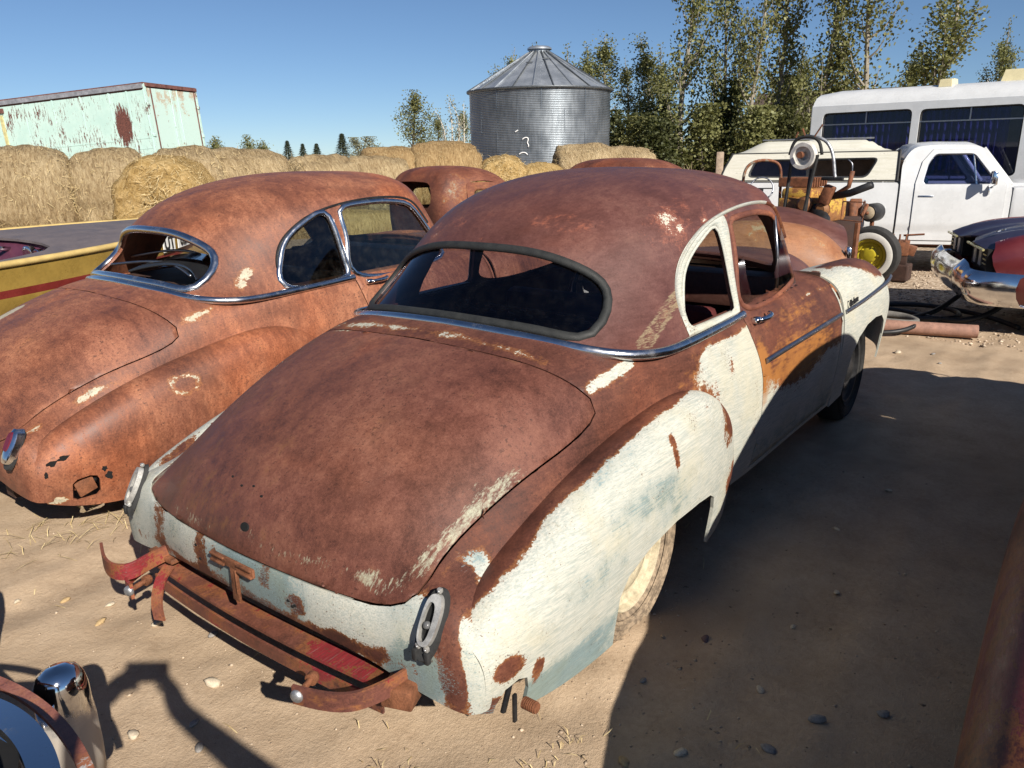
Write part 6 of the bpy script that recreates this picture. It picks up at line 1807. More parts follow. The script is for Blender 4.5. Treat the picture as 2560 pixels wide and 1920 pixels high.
    side = rounded([(-3.10, 1.245), (-3.04, 1.42), (-2.93, 1.62), (-.80, 1.64), (-.745, 1.60), (-.755, 1.245)], .03)
    cw = rounded([(-2.72, 1.30), (-2.62, 1.545), (-1.00, 1.56), (-1.14, 1.245 + .045)], .08)
    for sd in (-1, 1):
        yf = (lambda x, z: cy(x, z)) if sd < 0 else (lambda x, z: -cy(x, z))
        sheet('shell_side', side, [cw], yf, CREAM, c, flip=sd > 0)
        rim_of(cw, yf, .028, .014, sd, 'window_seal', BLACKTRIM, c)
        for (a, b) in ((1.258, 1.258), (1.628, 1.640)):
            MB().tube([(-3.08 if a < 1.5 else -2.95, yf(-3, a) + sd * .006, a), (-.76, yf(-.8, b) + sd * .006, b)], .013, 6).build('edge_trim', BLACKTRIM, c)
        MB().tube([(-.765, yf(-.8, 1.25) + sd * .012, 1.25), (-.755, yf(-.8, 1.63) + sd * .01, 1.66)], .020, 6).build('corner_trim', BLACKTRIM, c)
        MB().tube([(-3.10, yf(-3, 1.25) + sd * .006, 1.25), (-3.03, yf(-3, 1.42) + sd * .006, 1.44), (-2.93, yf(-3, 1.62) + sd * .006, 1.63)], .016, 6).build('corner_trim', BLACKTRIM, c)
        yin = (lambda x, z, yf=yf, sd=sd: yf(x, z) - sd * .012)
        a = rounded([(-2.70, 1.31), (-2.61, 1.535), (-1.92, 1.54), (-1.92, 1.30)], .05)
        sheet('window_glass', a, [], yin, BLUEGLASS, c, flip=sd > 0, t=.004)
        MB().box((-1.90, yf(-1.9, 1.42) - sd * .005, 1.42), (.05, .02, .26)).build('window_bar', BLACKTRIM, c)
    # pressed roof with its raised middle
    nx, ny = 60, 21
    P = np.zeros((nx, ny, 3))
    for i, x in enumerate(np.linspace(-2.95, -.75, nx)):
        for j, t in enumerate(np.linspace(-1, 1, ny)):
            z = 1.635 + .004 * (x + 3)
            rise = step(np.array(x), -2.92, -2.45) * step(np.array(-x), .78, 1.25)
            lift = step(np.array(1 - abs(t)), .02, .42)
            pat = .018 * step(np.array(.05 - abs(abs(x + 1.45) - .42 - (abs(t) - .65) * .9)), 0, .03) * (abs(t) > .45) * (abs(t) < .9)
            P[i, j] = (x, t * .815, z + .155 * float(rise) * float(lift) + float(pat) + .004 * math.sin(t * 40) * float(rise))
    V, F = shell_arrays(to_bm(P, True), .015); mesh('shell_roof', V, F, CREAM, c)
    MB().tube([(-2.55, -.35, 1.815), (-1.05, -.35, 1.825)], .012, 6).build('roof_rail', M['trim'], c)
    MB().box((-.77, 0, 1.44), (.02, 1.66, .38)).build('front_wall', plain('brown_panel', (.24, .165, .12), .7), c)
    MB().box((-1.9, .60, 1.40), (2.0, .02, .30)).build('inner_panel', plain('tan_board', (.30, .20, .145), .7), c)
    MB().tube(curve(np.array([(-1.40, -.86, 1.54), (-1.34, -.88, 1.48), (-1.33, -.885, 1.38), (-1.30, -.89, 1.30)]), 12), .009, 6).build('hanging_strap', M['trim'], c, smooth=True)
    tag(c, 'cream camper shell with a black rimmed side window on the pickup bed', 'camper shell')
pickup()

# ------------------------------------------------------------------ white motor coach behind it
def bus():
    r = empty('camper_bus', (13.14, 2.6, 0), R(-95))
    # local x runs to the right along the near side; the body lies towards +y
    prof = [(0, .55), (0, 2.34), (.02, 2.42), (.07, 2.50), (.16, 2.585), (.35, 2.66), (1.2, 2.71), (2.05, 2.66), (2.24, 2.585), (2.33, 2.50), (2.38, 2.42), (2.40, 2.34), (2.40, .55)]
    x0, x1 = 0.0, 7.5
    wins = [(.21, 1.72), (1.84, 3.36), (3.50, 5.0)]
    holes = [rounded([(a, 1.22), (a, 2.30), (b, 2.315), (b, 1.22)], .10) for a, b in wins]
    yf = lambda x, z: 0.0 + .02 * max(0, z - 2.0) ** 2
    sheet('near_side', rounded([(x0 + .01, .55), (x0 + .01, 2.42), (x1, 2.43), (x1, .55)], .03), holes, yf, WHITE, r, t=.04, step=.08)
    nx = 20; P = np.zeros((nx, len(prof) - 2, 3))
    for i, x in enumerate(np.linspace(x0, x1, nx)):
        for j, (y, z) in enumerate(prof[1:-1]):
            e = np.interp(x, [0, .05, .12, .25], [.86, .95, .985, 1.0])
            P[i, j] = (x, 1.2 + (y - 1.2) * (.97 + .03 * e), 2.30 + (z - 2.30) * (e if z > 2.30 else 1))
    V, F = shell_arrays(to_bm(P, False), .03); mesh('roof', V, F, WHITE, r)
    MB().box((x0 + .02, 1.2, 1.48), (.04, 2.36, 1.84)).build('end_wall', WHITE, r)
    MB().box((3.7, 2.38, 1.48), (7.5, .04, 1.84)).build('far_side', WHITE, r)
    MB().box((3.7, 1.2, .60), (7.4, 2.3, .08)).build('floor', M['darkmetal'], r)
    MB().tube([(x0, -.006, 2.425), (x1, -.006, 2.435)], .012, 6).build('gutter', WHITE, r)
    MB().tube([(x0 + .01, -.004, .6), (x0 + .01, -.004, 2.42)], .022, 6).build('corner_trim', WHITE, r)
    purple = plain('purple_curtain', (.15, .13, .30), .9, var=.3, scale=3)
    for (a, b), h in zip(wins, holes):
        rim_of(h, lambda x, z: yf(x, z) - .0, .028, .016, -1, 'window_seal', BLACKTRIM, r)
        mz = 2.10
        MB().box(((a + b) / 2, -.004, mz), (b - a, .022, .020)).build('window_bar', M['trim'], r)
        MB().box(((a + b) / 2, -.004, (mz + 2.30) / 2), (.020, .022, .19)).build('window_bar', M['trim'], r)
        sheet('window_glass', [(a, 1.22), (a, 2.31), (b, 2.31), (b, 1.22)], [], lambda x, z: .02, BLUEGLASS, r, t=.004, step=.4)
        n = 90; xs = np.linspace(a + .15 if a < 1 else a + .02, b - .02 if a < 1 else b - .22, n)
        P = np.zeros((n, 2, 3))
        for i, x in enumerate(xs):
            y = .10 + .028 * math.sin(i * .95) + .012 * math.sin(i * 2.3)
            P[i, 0] = (x, y, 2.30); P[i, 1] = (x + .01 * math.sin(i), y + .006 * math.sin(i * 1.7), 1.30 + .03 * math.sin(i * .35))
        V, F = shell_arrays(to_bm(P, False), .006); mesh('curtain', V, F, purple, r)
    cr = plain('cream_plastic', (.68, .60, .36), .5, var=.08, bump=0)
    for (x, y, sx, sy, h) in ((2.02, .85, .20, .30, .13), (2.10, .38, .20, .28, .12), (3.15, .9, .62, .7, .20), (4.9, .9, .4, .5, .2)):
        z = float(np.interp(y, [p[0] for p in prof[1:-1]], [p[1] for p in prof[1:-1]]))
        MB().box((x, y, z + h / 2 - .01), (sx, sy, h), taper=(.86, .86)).build('roof_vent', cr, r)
    for x in (1.2, 5.6): road_wheel(x, .18, .40, r); road_wheel(x, 2.2, .40, r)
    tag(r, 'white camper bus with dark windows and purple curtains', 'bus')
bus()

# ------------------------------------------------------------------ burgundy car at the right edge
def burgundy():
    r = empty('parked_car', (6.76, -.965, 0), R(107.5))
    T = NT('burgundy_paint')
    n = T.noise(scale=3, detail=6); f = T.noise(scale=60, detail=4)
    c = T.mix(T.ss(f, .66, .8, 0, .4), T.mix(T.ss(n, .3, .7), (.085, .011, .014), (.13, .020, .022)), (.25, .12, .11))
    bur = T.done(T.bsdf(c, T.ss(n, .3, .7, .28, .42), 0, .5, None, .5))
    navy = plain('faded_navy_paint', (.028, .026, .050), .38, var=.3, scale=3, bump=0, coat=.3)
    gold = plain('yellowed_chrome', (.55, .50, .25), .3, .6, var=.2)
    # hood: two peaked fender lines with a lower middle
    nx, ny = 26, 41
    P = np.zeros((nx, ny, 3))
    for i, t in enumerate(np.linspace(0, 1, nx)):
        for j, w in enumerate(np.linspace(-1, 1, ny)):
            lead = .10 - .22 * abs(abs(w) - .62) - .05 * (abs(w) < .1)
            x = lead - 2.2 * t
            z = .83 + .17 * (1 - math.exp(-t * 7)) - .05 * abs(w) ** 3 - .03 * math.exp(-((abs(w) - .40) / .18) ** 2) + .02 * math.exp(-((abs(w) - .62) / .10) ** 2)
            P[i, j] = (x, w * .84, z)
    V, F = shell_arrays(to_bm(P, False), .02); mesh('hood', V, F, navy, r)
    for sd in (-1, 1):
        pro = [(.80, .985), (.87, .965), (.925, .90), (.955, .78), (.965, .66), (.955, .52), (.92, .40), (.86, .30)]
        nx = 24; P = np.zeros((nx, len(pro), 3))
        for i, t in enumerate(np.linspace(0, 1, nx)):
            for j, (y, z) in enumerate(pro):
                lead = .06 - .16 * ((z - .75) / .3) ** 2 - .20 * max(0, y - .86) * 3
                x = lead - 2.2 * t
                zz = z - .13 * math.exp(-t * 8) * (z > .7) * (z - .7) / .28
                P[i, j] = (x, sd * (y - .06 * math.exp(-t * 9)), zz)
        b = to_bm(P, sd < 0)
        cut(b, [(-.62, .0), (-.62, .52), (-.72, .66), (-.95, .72), (-1.18, .66), (-1.28, .52), (-1.28, .0)], (0, 2))
        V, F = shell_arrays(b, .015); mesh('front_fender', V, F, bur, r)
        MB().box((-.02, sd * .55, .70), (.10, .62, .19)).build('headlamp_recess', M['black'], r)
        MB().tube([(.09, sd * .28, .80), (.07, sd * .86, .79)], .012, 6).build('recess_trim', gold, r)
        for y in (.40, .62): MB().box((.03, sd * y, .70), (.02, .10, .14)).build('grille_post', M['trim'], r)
        for z in (.66, .70, .74): MB().box((.03, sd * .78, z), (.015, .12, .010)).build('lamp_bar', gold, r)
        road_wheel(-.95, sd * .80, .34, r)
    # heavy wrapped bumper with a notch
    bz = [(.62, .0), (.585, .055), (.50, .075), (.42, .06), (.36, .02), (.34, -.04)]
    ys = np.concatenate([np.linspace(-.99, -.6, 14), np.linspace(-.58, .58, 16), np.linspace(.6, .99, 14)])
    P = np.zeros((len(ys), len(bz), 3))
    for i, y in enumerate(ys):
        wrap = -.34 * (max(0, abs(y) - .78) / .21) ** 2 - .08 * (abs(y) / .9) ** 2
        peak = .05 * math.exp(-((abs(y) - .62) / .10) ** 2)
        for j, (z, o) in enumerate(bz): P[i, j] = (.16 + wrap + o + peak * (.6 + .4 * (j == 1)), y * (1 if j < 4 else .99), z - .03 * (abs(y) > .7) + (.05 * math.exp(-((abs(y) - .62) / .08) ** 2) if j == 0 else 0))
    V, F = shell_arrays(to_bm(P, True), .02); mesh('bumper', V, F, M['chrome2'], r)
    MB().box((-1.3, 0, .55), (2.2, 1.6, .5)).build('inner_body', M['innerrust'], r)
    # the letter emblem on the hood corner
    text('R', .11, M['trim'], r, (-.10, .60, .945), (0, 1, 0), (.35, 0, 1), .004, .2, 'hood_emblem')
    # windscreen and roof beyond the frame
    MB().prism([(-2.2, .95), (-2.75, 1.34), (-4.0, 1.34), (-4.7, .95)], -.66, .66, 'xz').build('cabin', navy, r)
    MB().bbox((-3.4, 0, .68), (2.6, 1.86, .58), .08).build('rear_body', bur, r, angle=40)
    for sd in (-1, 1): road_wheel(-3.9, sd * .80, .34, r)
    tag(r, 'burgundy car with navy hood and chrome bumper at the right edge', 'car')
burgundy()

# ------------------------------------------------------------------ tan rusty car, machine and scrap ahead of the coupe
def tan_car():
    r = empty('car_body', (4.87, .72, 0), R(-70))
    P = np.array([[(-.35, -.10, 1.02), (-.36, -.28, 1.03), (-.36, -.44, .97), (-.35, -.54, .82), (-.34, -.56, .62), (-.33, -.52, .40)],
                  [(-.05, -.08, 1.06), (-.05, -.28, 1.07), (-.05, -.46, 1.00), (-.05, -.57, .83), (-.05, -.59, .62), (-.05, -.55, .38)],
                  [(.35, -.06, 1.06), (.35, -.27, 1.065), (.35, -.46, .99), (.35, -.57, .82), (.35, -.59, .62), (.35, -.55, .38)],
                  [(.72, -.05, .97), (.72, -.25, .965), (.72, -.42, .90), (.72, -.52, .77), (.72, -.54, .60), (.72, -.50, .40)],
                  [(.92, -.06, .80), (.93, -.22, .79), (.93, -.36, .75), (.93, -.44, .68), (.92, -.45, .58), (.90, -.42, .44)]])
    V, F = shell_arrays(to_bm(surf(P, 40, 28), False), .012)
    mesh('fender', V, F, M['tanrust'], r, True, A(V, .2 + .25 * blob(V, (.2, -.4, .98), (.12, .15, .1)), .0 * V[:, 0], .05 + 0 * V[:, 0]))
    P2 = np.array([[(-.5, .9, .98), (-.5, .5, 1.0), (-.5, .1, .95), (-.5, -.12, .80)], [(0, .9, 1.10), (0, .5, 1.12), (0, .1, 1.06), (0, -.1, .88)], [(.5, .9, 1.10), (.5, .5, 1.12), (.5, .1, 1.05), (.5, -.08, .86)], [(.95, .9, .95), (.95, .5, .96), (.95, .1, .90), (.95, -.05, .75)]])
    V, F = shell_arrays(to_bm(surf(P2, 24, 20), True), .012)
    mesh('deck', V, F, M['roof'], r, True, zz(V))
    MB().bbox((.2, .35, .55), (1.3, 1.3, .6), .08).build('inner_body', M['innerrust'], r, angle=40)
    MB().bbox((.93, -.28, .80), (.05, .11, .14), .02).bbox((.97, -.28, .66), (.10, .16, .06), .02).build('tail_lamp', M['chrome2'], r, angle=40)
    MB().tube(curve(np.array([(.95, -.62, .56), (1.04, -.40, .57), (1.06, 0, .57), (1.04, .6, .57)]), 20), .05, 8, squash=.6).build('bumper', M['chrome'], r, smooth=True)
    for y in (-.35, .8): road_wheel(.30, y, .33, r)
    tag(r, 'tan and maroon rusted car tail with a chrome lamp ahead of the coupe', 'car')
tan_car()
YEL = rusty_paint('yellow_machine_paint', [(.10, .045, .02), (.24, .11, .04), (.36, .19, .07)], (.62, .38, .07), (.40, .24, .06), rough=.6)
def machine():
    r = empty('old_compressor', (5.95, .36, 0), R(-8))
    # stand
    for (x, y) in ((-.1, .35), (-.1, -.25), (.5, .35), (.5, -.25)): MB().tube([(x, y, 0), (x, y, .95)], .03, 6).build('leg', M['rustbar'], r)
    hs = MB().bbox((.12, .08, 1.10), (.55, .50, .24), .04).bbox((.12, .18, 1.25), (.42, .30, .12), .04).build('housing', YEL, r, angle=40)
    red_attr(hs, lambda v: A(v, .42 + .3 * np.sin(v[:, 1] * 22) * np.sin(v[:, 2] * 17), .25 + 0 * v[:, 0], .35 + 0 * v[:, 0]))
    for i in range(7): MB().bbox((.0 + i * .055, .22, 1.36), (.016, .36, .09), .004).build('cooling_fin', M['rustbar'], r)
    for k, (y, z, s) in enumerate(((.02, 1.16, .08), (-.16, 1.12, .07), (.14, 1.06, .06))):
        MB().lathe([(0, -.03), (s * .6, -.03), (s, 0), (s, .04), (0, .04)], 16, 'x', (-.2, y, z)).build('cover_cap', YEL, r, smooth=True, angle=40)
        red_attr(r.children[-1], lambda v: A(v, .6 + 0 * v[:, 0], .2 + 0 * v[:, 0], .4 + 0 * v[:, 0]))
    MB().box((-.19, .05, 1.10), (.02, .10, .12)).build('dark_hatch', M['black'], r)
    # belt pulley on its arm, belts down to the drive wheel
    y0 = .02
    MB().lathe([(.085, .045), (.12, .045), (.126, .025), (.108, .0), (.126, -.025), (.12, -.045), (.088, -.045), (.082, -.015), (.042, .0), (.036, .045), (0, .05)], 40, 'x', (-.36, y0 - .03, 1.62)).build('pulley', plain('pale_pulley', (.52, .50, .46), .55, .1, var=.25, scale=20), r, smooth=True, angle=35)
    MB().lathe([(0, -.10), (.03, -.10), (.032, -.06), (0, -.05)], 12, 'x', (-.36, y0 - .03, 1.63)).build('pulley_nut', M['rustbar'], r, smooth=True, angle=40)
    for (ya, yb, xb) in ((.124, .17, -.30), (-.124, -.05, -.36)):
        MB().add([(-.36, y0 - .03 + ya - .008, 1.63), (-.36, y0 - .03 + ya + .008, 1.63), (xb, y0 + yb + .008, .98), (xb, y0 + yb - .008, .98), (-.32, y0 - .03 + ya - .008, 1.63), (-.32, y0 - .03 + ya + .008, 1.63), (xb + .04, y0 + yb + .008, .98), (xb + .04, y0 + yb - .008, .98)],
                 [[0, 1, 2, 3], [4, 7, 6, 5], [0, 4, 5, 1], [3, 2, 6, 7], [0, 3, 7, 4], [1, 5, 6, 2]]).build('drive_belt', M['rubber'], r)
    MB().tube(curve(np.array([(-.33, y0 - .03 + .157, 1.63), (-.33, y0 + .08, 1.76), (-.33, y0 - .03, 1.795), (-.33, y0 - .14, 1.76), (-.33, y0 - .19, 1.63)]), 20), .016, 6).build('drive_belt', M['rubber'], r, smooth=True)
    MB().tube([(-.30, y0 - .06, 1.0), (-.31, y0 - .09, 1.5)], .018, 6).build('pulley_post', M['darkmetal'], r)
    MB().tube(curve(np.array([(-.30, y0 + .0, 1.80), (-.28, y0 - .18, 1.76), (-.27, y0 - .27, 1.62), (-.26, y0 - .30, 1.45), (-.26, y0 - .31, 1.42)]), 18), .016, 8).build('curved_arm', M['zinc'], r, smooth=True)
    MB().bbox((-.25, y0 - .28, 1.41), (.05, .20, .03), .006).build('arm_bracket', M['darkmetal'], r, angle=40)
    for (a, b) in (((-.33, y0 - .02, 1.78), (-.33, y0 + .02, 1.87)), ((-.33, y0 - .10, 1.79), (-.33, y0 - .17, 1.90)), ((-.33, y0 + .08, 1.79), (-.33, y0 + .06, 1.84))): MB().tube([a, b], .008, 5).build('bent_rod', M['rustbar'], r)
    # jumble of pipes
    MB().tube([(-.1, -.05, 1.12), (-.25, -.20, 1.02), (-.34, -.24, .96)], .075, 12, cap=False).tube([(-.33, -.235, .965), (-.1, -.05, 1.12)], .066, 12).build('exhaust_pipe', M['darkmetal'], r, smooth=True)
    MB().tube([(-.1, -.1, 1.22), (-.2, -.42, 1.28), (-.22, -.62, 1.36)], .035, 8).build('manifold_pipe', M['darkmetal'], r, smooth=True)
    MB().tube([(-.1, -.12, 1.18), (-.2, -.40, 1.34), (-.2, -.42, 1.48)], .022, 8).build('manifold_pipe', M['rustbar'], r, smooth=True)
    MB().bbox((-.2, -.20, 1.26), (.09, .10, .18), .015, Matrix.Rotation(R(20), 3, 'X')).build('air_box', M['rustbar'], r, angle=40)
    MB().tube([(-.2, -.36, 1.20), (-.2, -.36, 1.03), (-.2, -.56, 1.02), (-.2, -.57, 1.20), (-.2, -.36, 1.20)], .007, 5).build('wire_frame', M['rustbar'], r)
    MB().tube([(-.1, .2, .95), (-.42, .10, .78), (-.55, .12, .62)], .05, 10).build('down_pipe', M['darkmetal'], r, smooth=True)
    a = np.linspace(0, 2 * math.pi, 28, endpoint=False)
    MB().tube(np.stack([-.5 + 0 * a, .12 + .115 * np.cos(a), 1.02 + .115 * np.sin(a)], 1), .014, 8, closed=True).lathe([(0, 0), (.10, 0)], 24, 'x', (-.46, .12, 1.02)).build('drum_ring', M['zinc'], r, smooth=True)
    MB().bbox((-.42, -.02, .78), (.10, .20, .50), .01, Matrix.Rotation(R(-14), 3, 'X')).build('guard_plate', M['darkmetal'], r, angle=40)
    tag(r, 'old yellow engine machine with a pale belt pulley on top', 'machine')
    w = empty('window_frame', (6.0, .93, 0), R(-62))
    fr = curve(np.array([(-.19, 0, .7), (-.19, 0, 1.30), (-.165, 0, 1.50), (-.07, 0, 1.57), (.09, 0, 1.57), (.165, 0, 1.52), (.19, 0, 1.30), (.21, 0, .7)]), 40)
    o = MB().tube(fr, .015, 8).build('frame', M['wreck'], w, smooth=True); red_attr(o, lambda v: A(v, .42 + 0 * v[:, 0], .1 + 0 * v[:, 0], .25 + 0 * v[:, 0]))
    MB().box((0, 0, .42), (.6, .05, .84)).build('door_skin', M['innerrust'], w)
    tag(w, 'rusty empty car door frame standing left of the pulley machine', 'door')
    s = empty('steering_wheel', (6.35, 1.05, 1.28), R(25))
    a = np.linspace(0, 2 * math.pi, 28, endpoint=False)
    MB().tube(np.stack([.04 * np.sin(a), .12 * np.cos(a), .115 * np.sin(a)], 1), .008, 6, closed=True).build('ring', M['trim'], s, smooth=True)
    MB().tube([(0, -.12, 0), (0, .12, 0)], .007, 5).tube([(0, 0, 0), (.3, 0, -1.28)], .02, 6).build('column', M['darkmetal'], s)
    tag(s, 'thin old steering wheel seen through the rusty door frame', 'steering wheel')
machine()
def spare_wheel():
    r = empty('loose_wheel', (8.70, .36, 0), 0)
    r.rotation_euler = (R(6), 0, R(264))
    t = MB().lathe([(.21, -.06), (.25, -.085), (.31, -.09), (.345, -.075), (.362, -.04), (.365, 0), (.362, .04), (.345, .075), (.31, .09), (.25, .085), (.21, .06)], 56, 'y', (0, 0, .365)).build('tyre', M['tyre'], r, smooth=True, angle=40)
    MB().lathe([(.212, -.075), (.225, -.092), (.29, -.0935), (.298, -.088)], 56, 'y', (0, 0, .365)).build('whitewall', M['whitewall'], r, smooth=True, angle=40)
    MB().lathe([(.213, -.07), (.205, -.080), (.195, -.078), (.188, -.055), (.165, -.045), (.155, -.055), (.14, -.055), (.13, -.045), (.10, -.05), (.085, -.065), (.06, -.07), (0, -.072)], 56, 'y', (0, 0, .365)).build('rim', M['yellowrim'], r, smooth=True, angle=35)
    for k in range(5): MB().lathe([(0, -.075), (.010, -.075), (.011, -.05)], 8, 'y', (.11 * math.cos(k * 1.2566), 0, .365 + .11 * math.sin(k * 1.2566))).build('lug_nut', M['yellowrim'], r)
    tag(r, 'whitewall tyre on a yellow rim leaning by the pickup', 'wheel')
spare_wheel()
def scrap():
    def put(name, lab, cat, loc, rz, fn):
        r = empty(name, loc, R(rz)); fn(r); tag(r, lab, cat); r.scale = (.75 if cat == 'scrap part' else 1,) * 3; return r
    def eng(r):
        MB().bbox((0, 0, .45), (.5, .4, .9), .03).build('block', M['innerrust'], r, angle=40)
        for k in range(4): MB().lathe([(0, 0), (.06, 0), (.06, .16), (.04, .19), (0, .19)], 12, 'z', (-.16 + .11 * k, -.10, .86)).build('cylinder_head', M['rustbar'], r, smooth=True, angle=40)
        MB().tube(curve(np.array([(-.2, -.2, .9), (-.1, -.26, 1.0), (.1, -.26, 1.0), (.2, -.2, .92)]), 12), .022, 6).build('fuel_line', M['rustbar'], r, smooth=True)
        MB().bbox((.14, -.16, .98), (.16, .14, .18), .02, Matrix.Rotation(R(25), 3, 'Y')).build('carburettor', M['rustbar'], r, angle=40)
        MB().tube([(-.05, -.2, .9), (-.20, -.22, 1.08)], .012, 5).build('lever', M['zinc'], r)
    put('engine_block', 'rusty engine with carburettor before the pickup bed', 'engine', (8.05, .62, 0), 20, eng)
    def drum(r):
        MB().lathe([(0, -.16), (.10, -.16), (.12, -.12), (.12, .10), (.09, .14), (0, .14)], 20, 'x').build('canister', M['darkmetal'], r, smooth=True, angle=40)
        MB().lathe([(0, -.185), (.05, -.185), (.085, -.165), (.085, -.15), (0, -.15)], 20, 'x').build('end_cap', plain('tan_cap', (.45, .36, .24), .6), r, smooth=True, angle=40)
        MB().lathe([(0, -.215), (.02, -.21), (.025, -.18)], 10, 'x').build('spindle', M['rustbar'], r, smooth=True)
        MB().tube([(0, 0, -.1), (0, 0, -.75)], .03, 6).build('post', M['rustbar'], r)
    put('canister', 'black canister with a tan round cap above the yellow wheel', 'canister', (9.15, .50, .86), -10, drum)
    def axle(r):
        MB().bbox((0, 0, .28), (.25, .42, .26), .015).build('crate_body', M['rustbar'], r, angle=40)
        MB().bbox((0, -.24, .24), (.22, .16, .16), .012, Matrix.Rotation(R(15), 3, 'X')).build('bracket', M['rustbar'], r, angle=40)
        MB().bbox((0, 0, .14), (.22, .4, .28), .02).build('foot', M['innerrust'], r, angle=40)
        for k in range(4): MB().tube([(-.13, -.15 + k * .1, .42), (-.13, -.15 + k * .1, .52)], .016, 5).build('stud', M['rustbar'], r)
        MB().tube([(-.1, -.1, .5), (-.1, -.42, .53)], .018, 5).build('rod', M['rustbar'], r)
    q = put('axle_housing', 'rust orange axle part leaning right of the yellow wheel', 'scrap part', (9.0, .14, .22), 8, axle)
    MB().bbox((9.02, .14, .11), (.3, .4, .22), .02).build('block', M['innerrust'], None)
    tag(bpy.data.objects['block'] if False else C.objects[-1], 'dark block under the rust orange axle part', 'block')
scrap()

# ------------------------------------------------------------------ hoses and pipe on the ground at the right
def hoses():
    bl = plain('black_hose', (.014, .014, .015), .55, var=.3, bump=0); gy = plain('dusty_hose', (.16, .15, .135), .8, var=.3)
    def hose(pts, rr, mat, lab, closed=False):
        o = MB().tube(curve(np.array(pts), 60), rr, 8).build('hose', mat, None, smooth=True)
        tag(o, lab, 'hose', 'hoses heaped by the pipe')
    hose([(6.0, -.02, .05), (6.6, -.35, .05), (6.3, -1.0, .06), (6.9, -1.35, .22), (7.4, -1.28, .36), (7.35, -1.05, .30), (6.6, -.75, .08), (5.95, -.35, .05)], .026, bl, 'black hose rearing up in a tall narrow loop')
    hose([(6.2, .25, .04), (6.9, -.2, .04), (7.0, -.75, .05), (6.5, -.95, .05), (6.2, -.5, .06), (6.6, -.1, .05), (7.1, -.4, .04), (6.9, -1.1, .03), (6.4, -1.5, .03)], .024, bl, 'black hose lying in wide flat coils')
    hose([(5.85, .0, .10), (6.0, -.3, .11), (5.98, -.62, .10), (5.80, -.70, .09), (5.75, -.40, .09), (5.72, -.1, .10)], .035, gy, 'grey dusty hose bent in a U over the pipe')
    hose([(6.05, .1, .12), (6.15, -.15, .14), (6.1, -.36, .12)], .034, gy, 'short straight grey hose end')
    hose([(6.6, -.02, .10), (6.7, -.12, .16), (6.65, -.22, .10)], .032, gy, 'small grey hose elbow furthest from the pipe')
    hose([(5.5, .02, .03), (5.42, -.30, .03), (5.55, -.62, .05), (5.75, -.75, .10)], .022, bl, 'thin black hose crossing in front of the pipe')
    p = MB().tube([(5.72, .9, .055), (5.50, -.5, .055), (5.86, -1.30, .055)][:1] + [(5.55, .3, .06), (5.70, -.60, .06), (5.86, -1.22, .06)], .062, 16).build('rusty_pipe', plain('pinkish_rust', (.30, .165, .12), .75, var=.3, scale=14), None, smooth=True, angle=50)
    tag(p, 'rust pink iron pipe lying on the dirt before the hoses', 'pipe')
hoses()

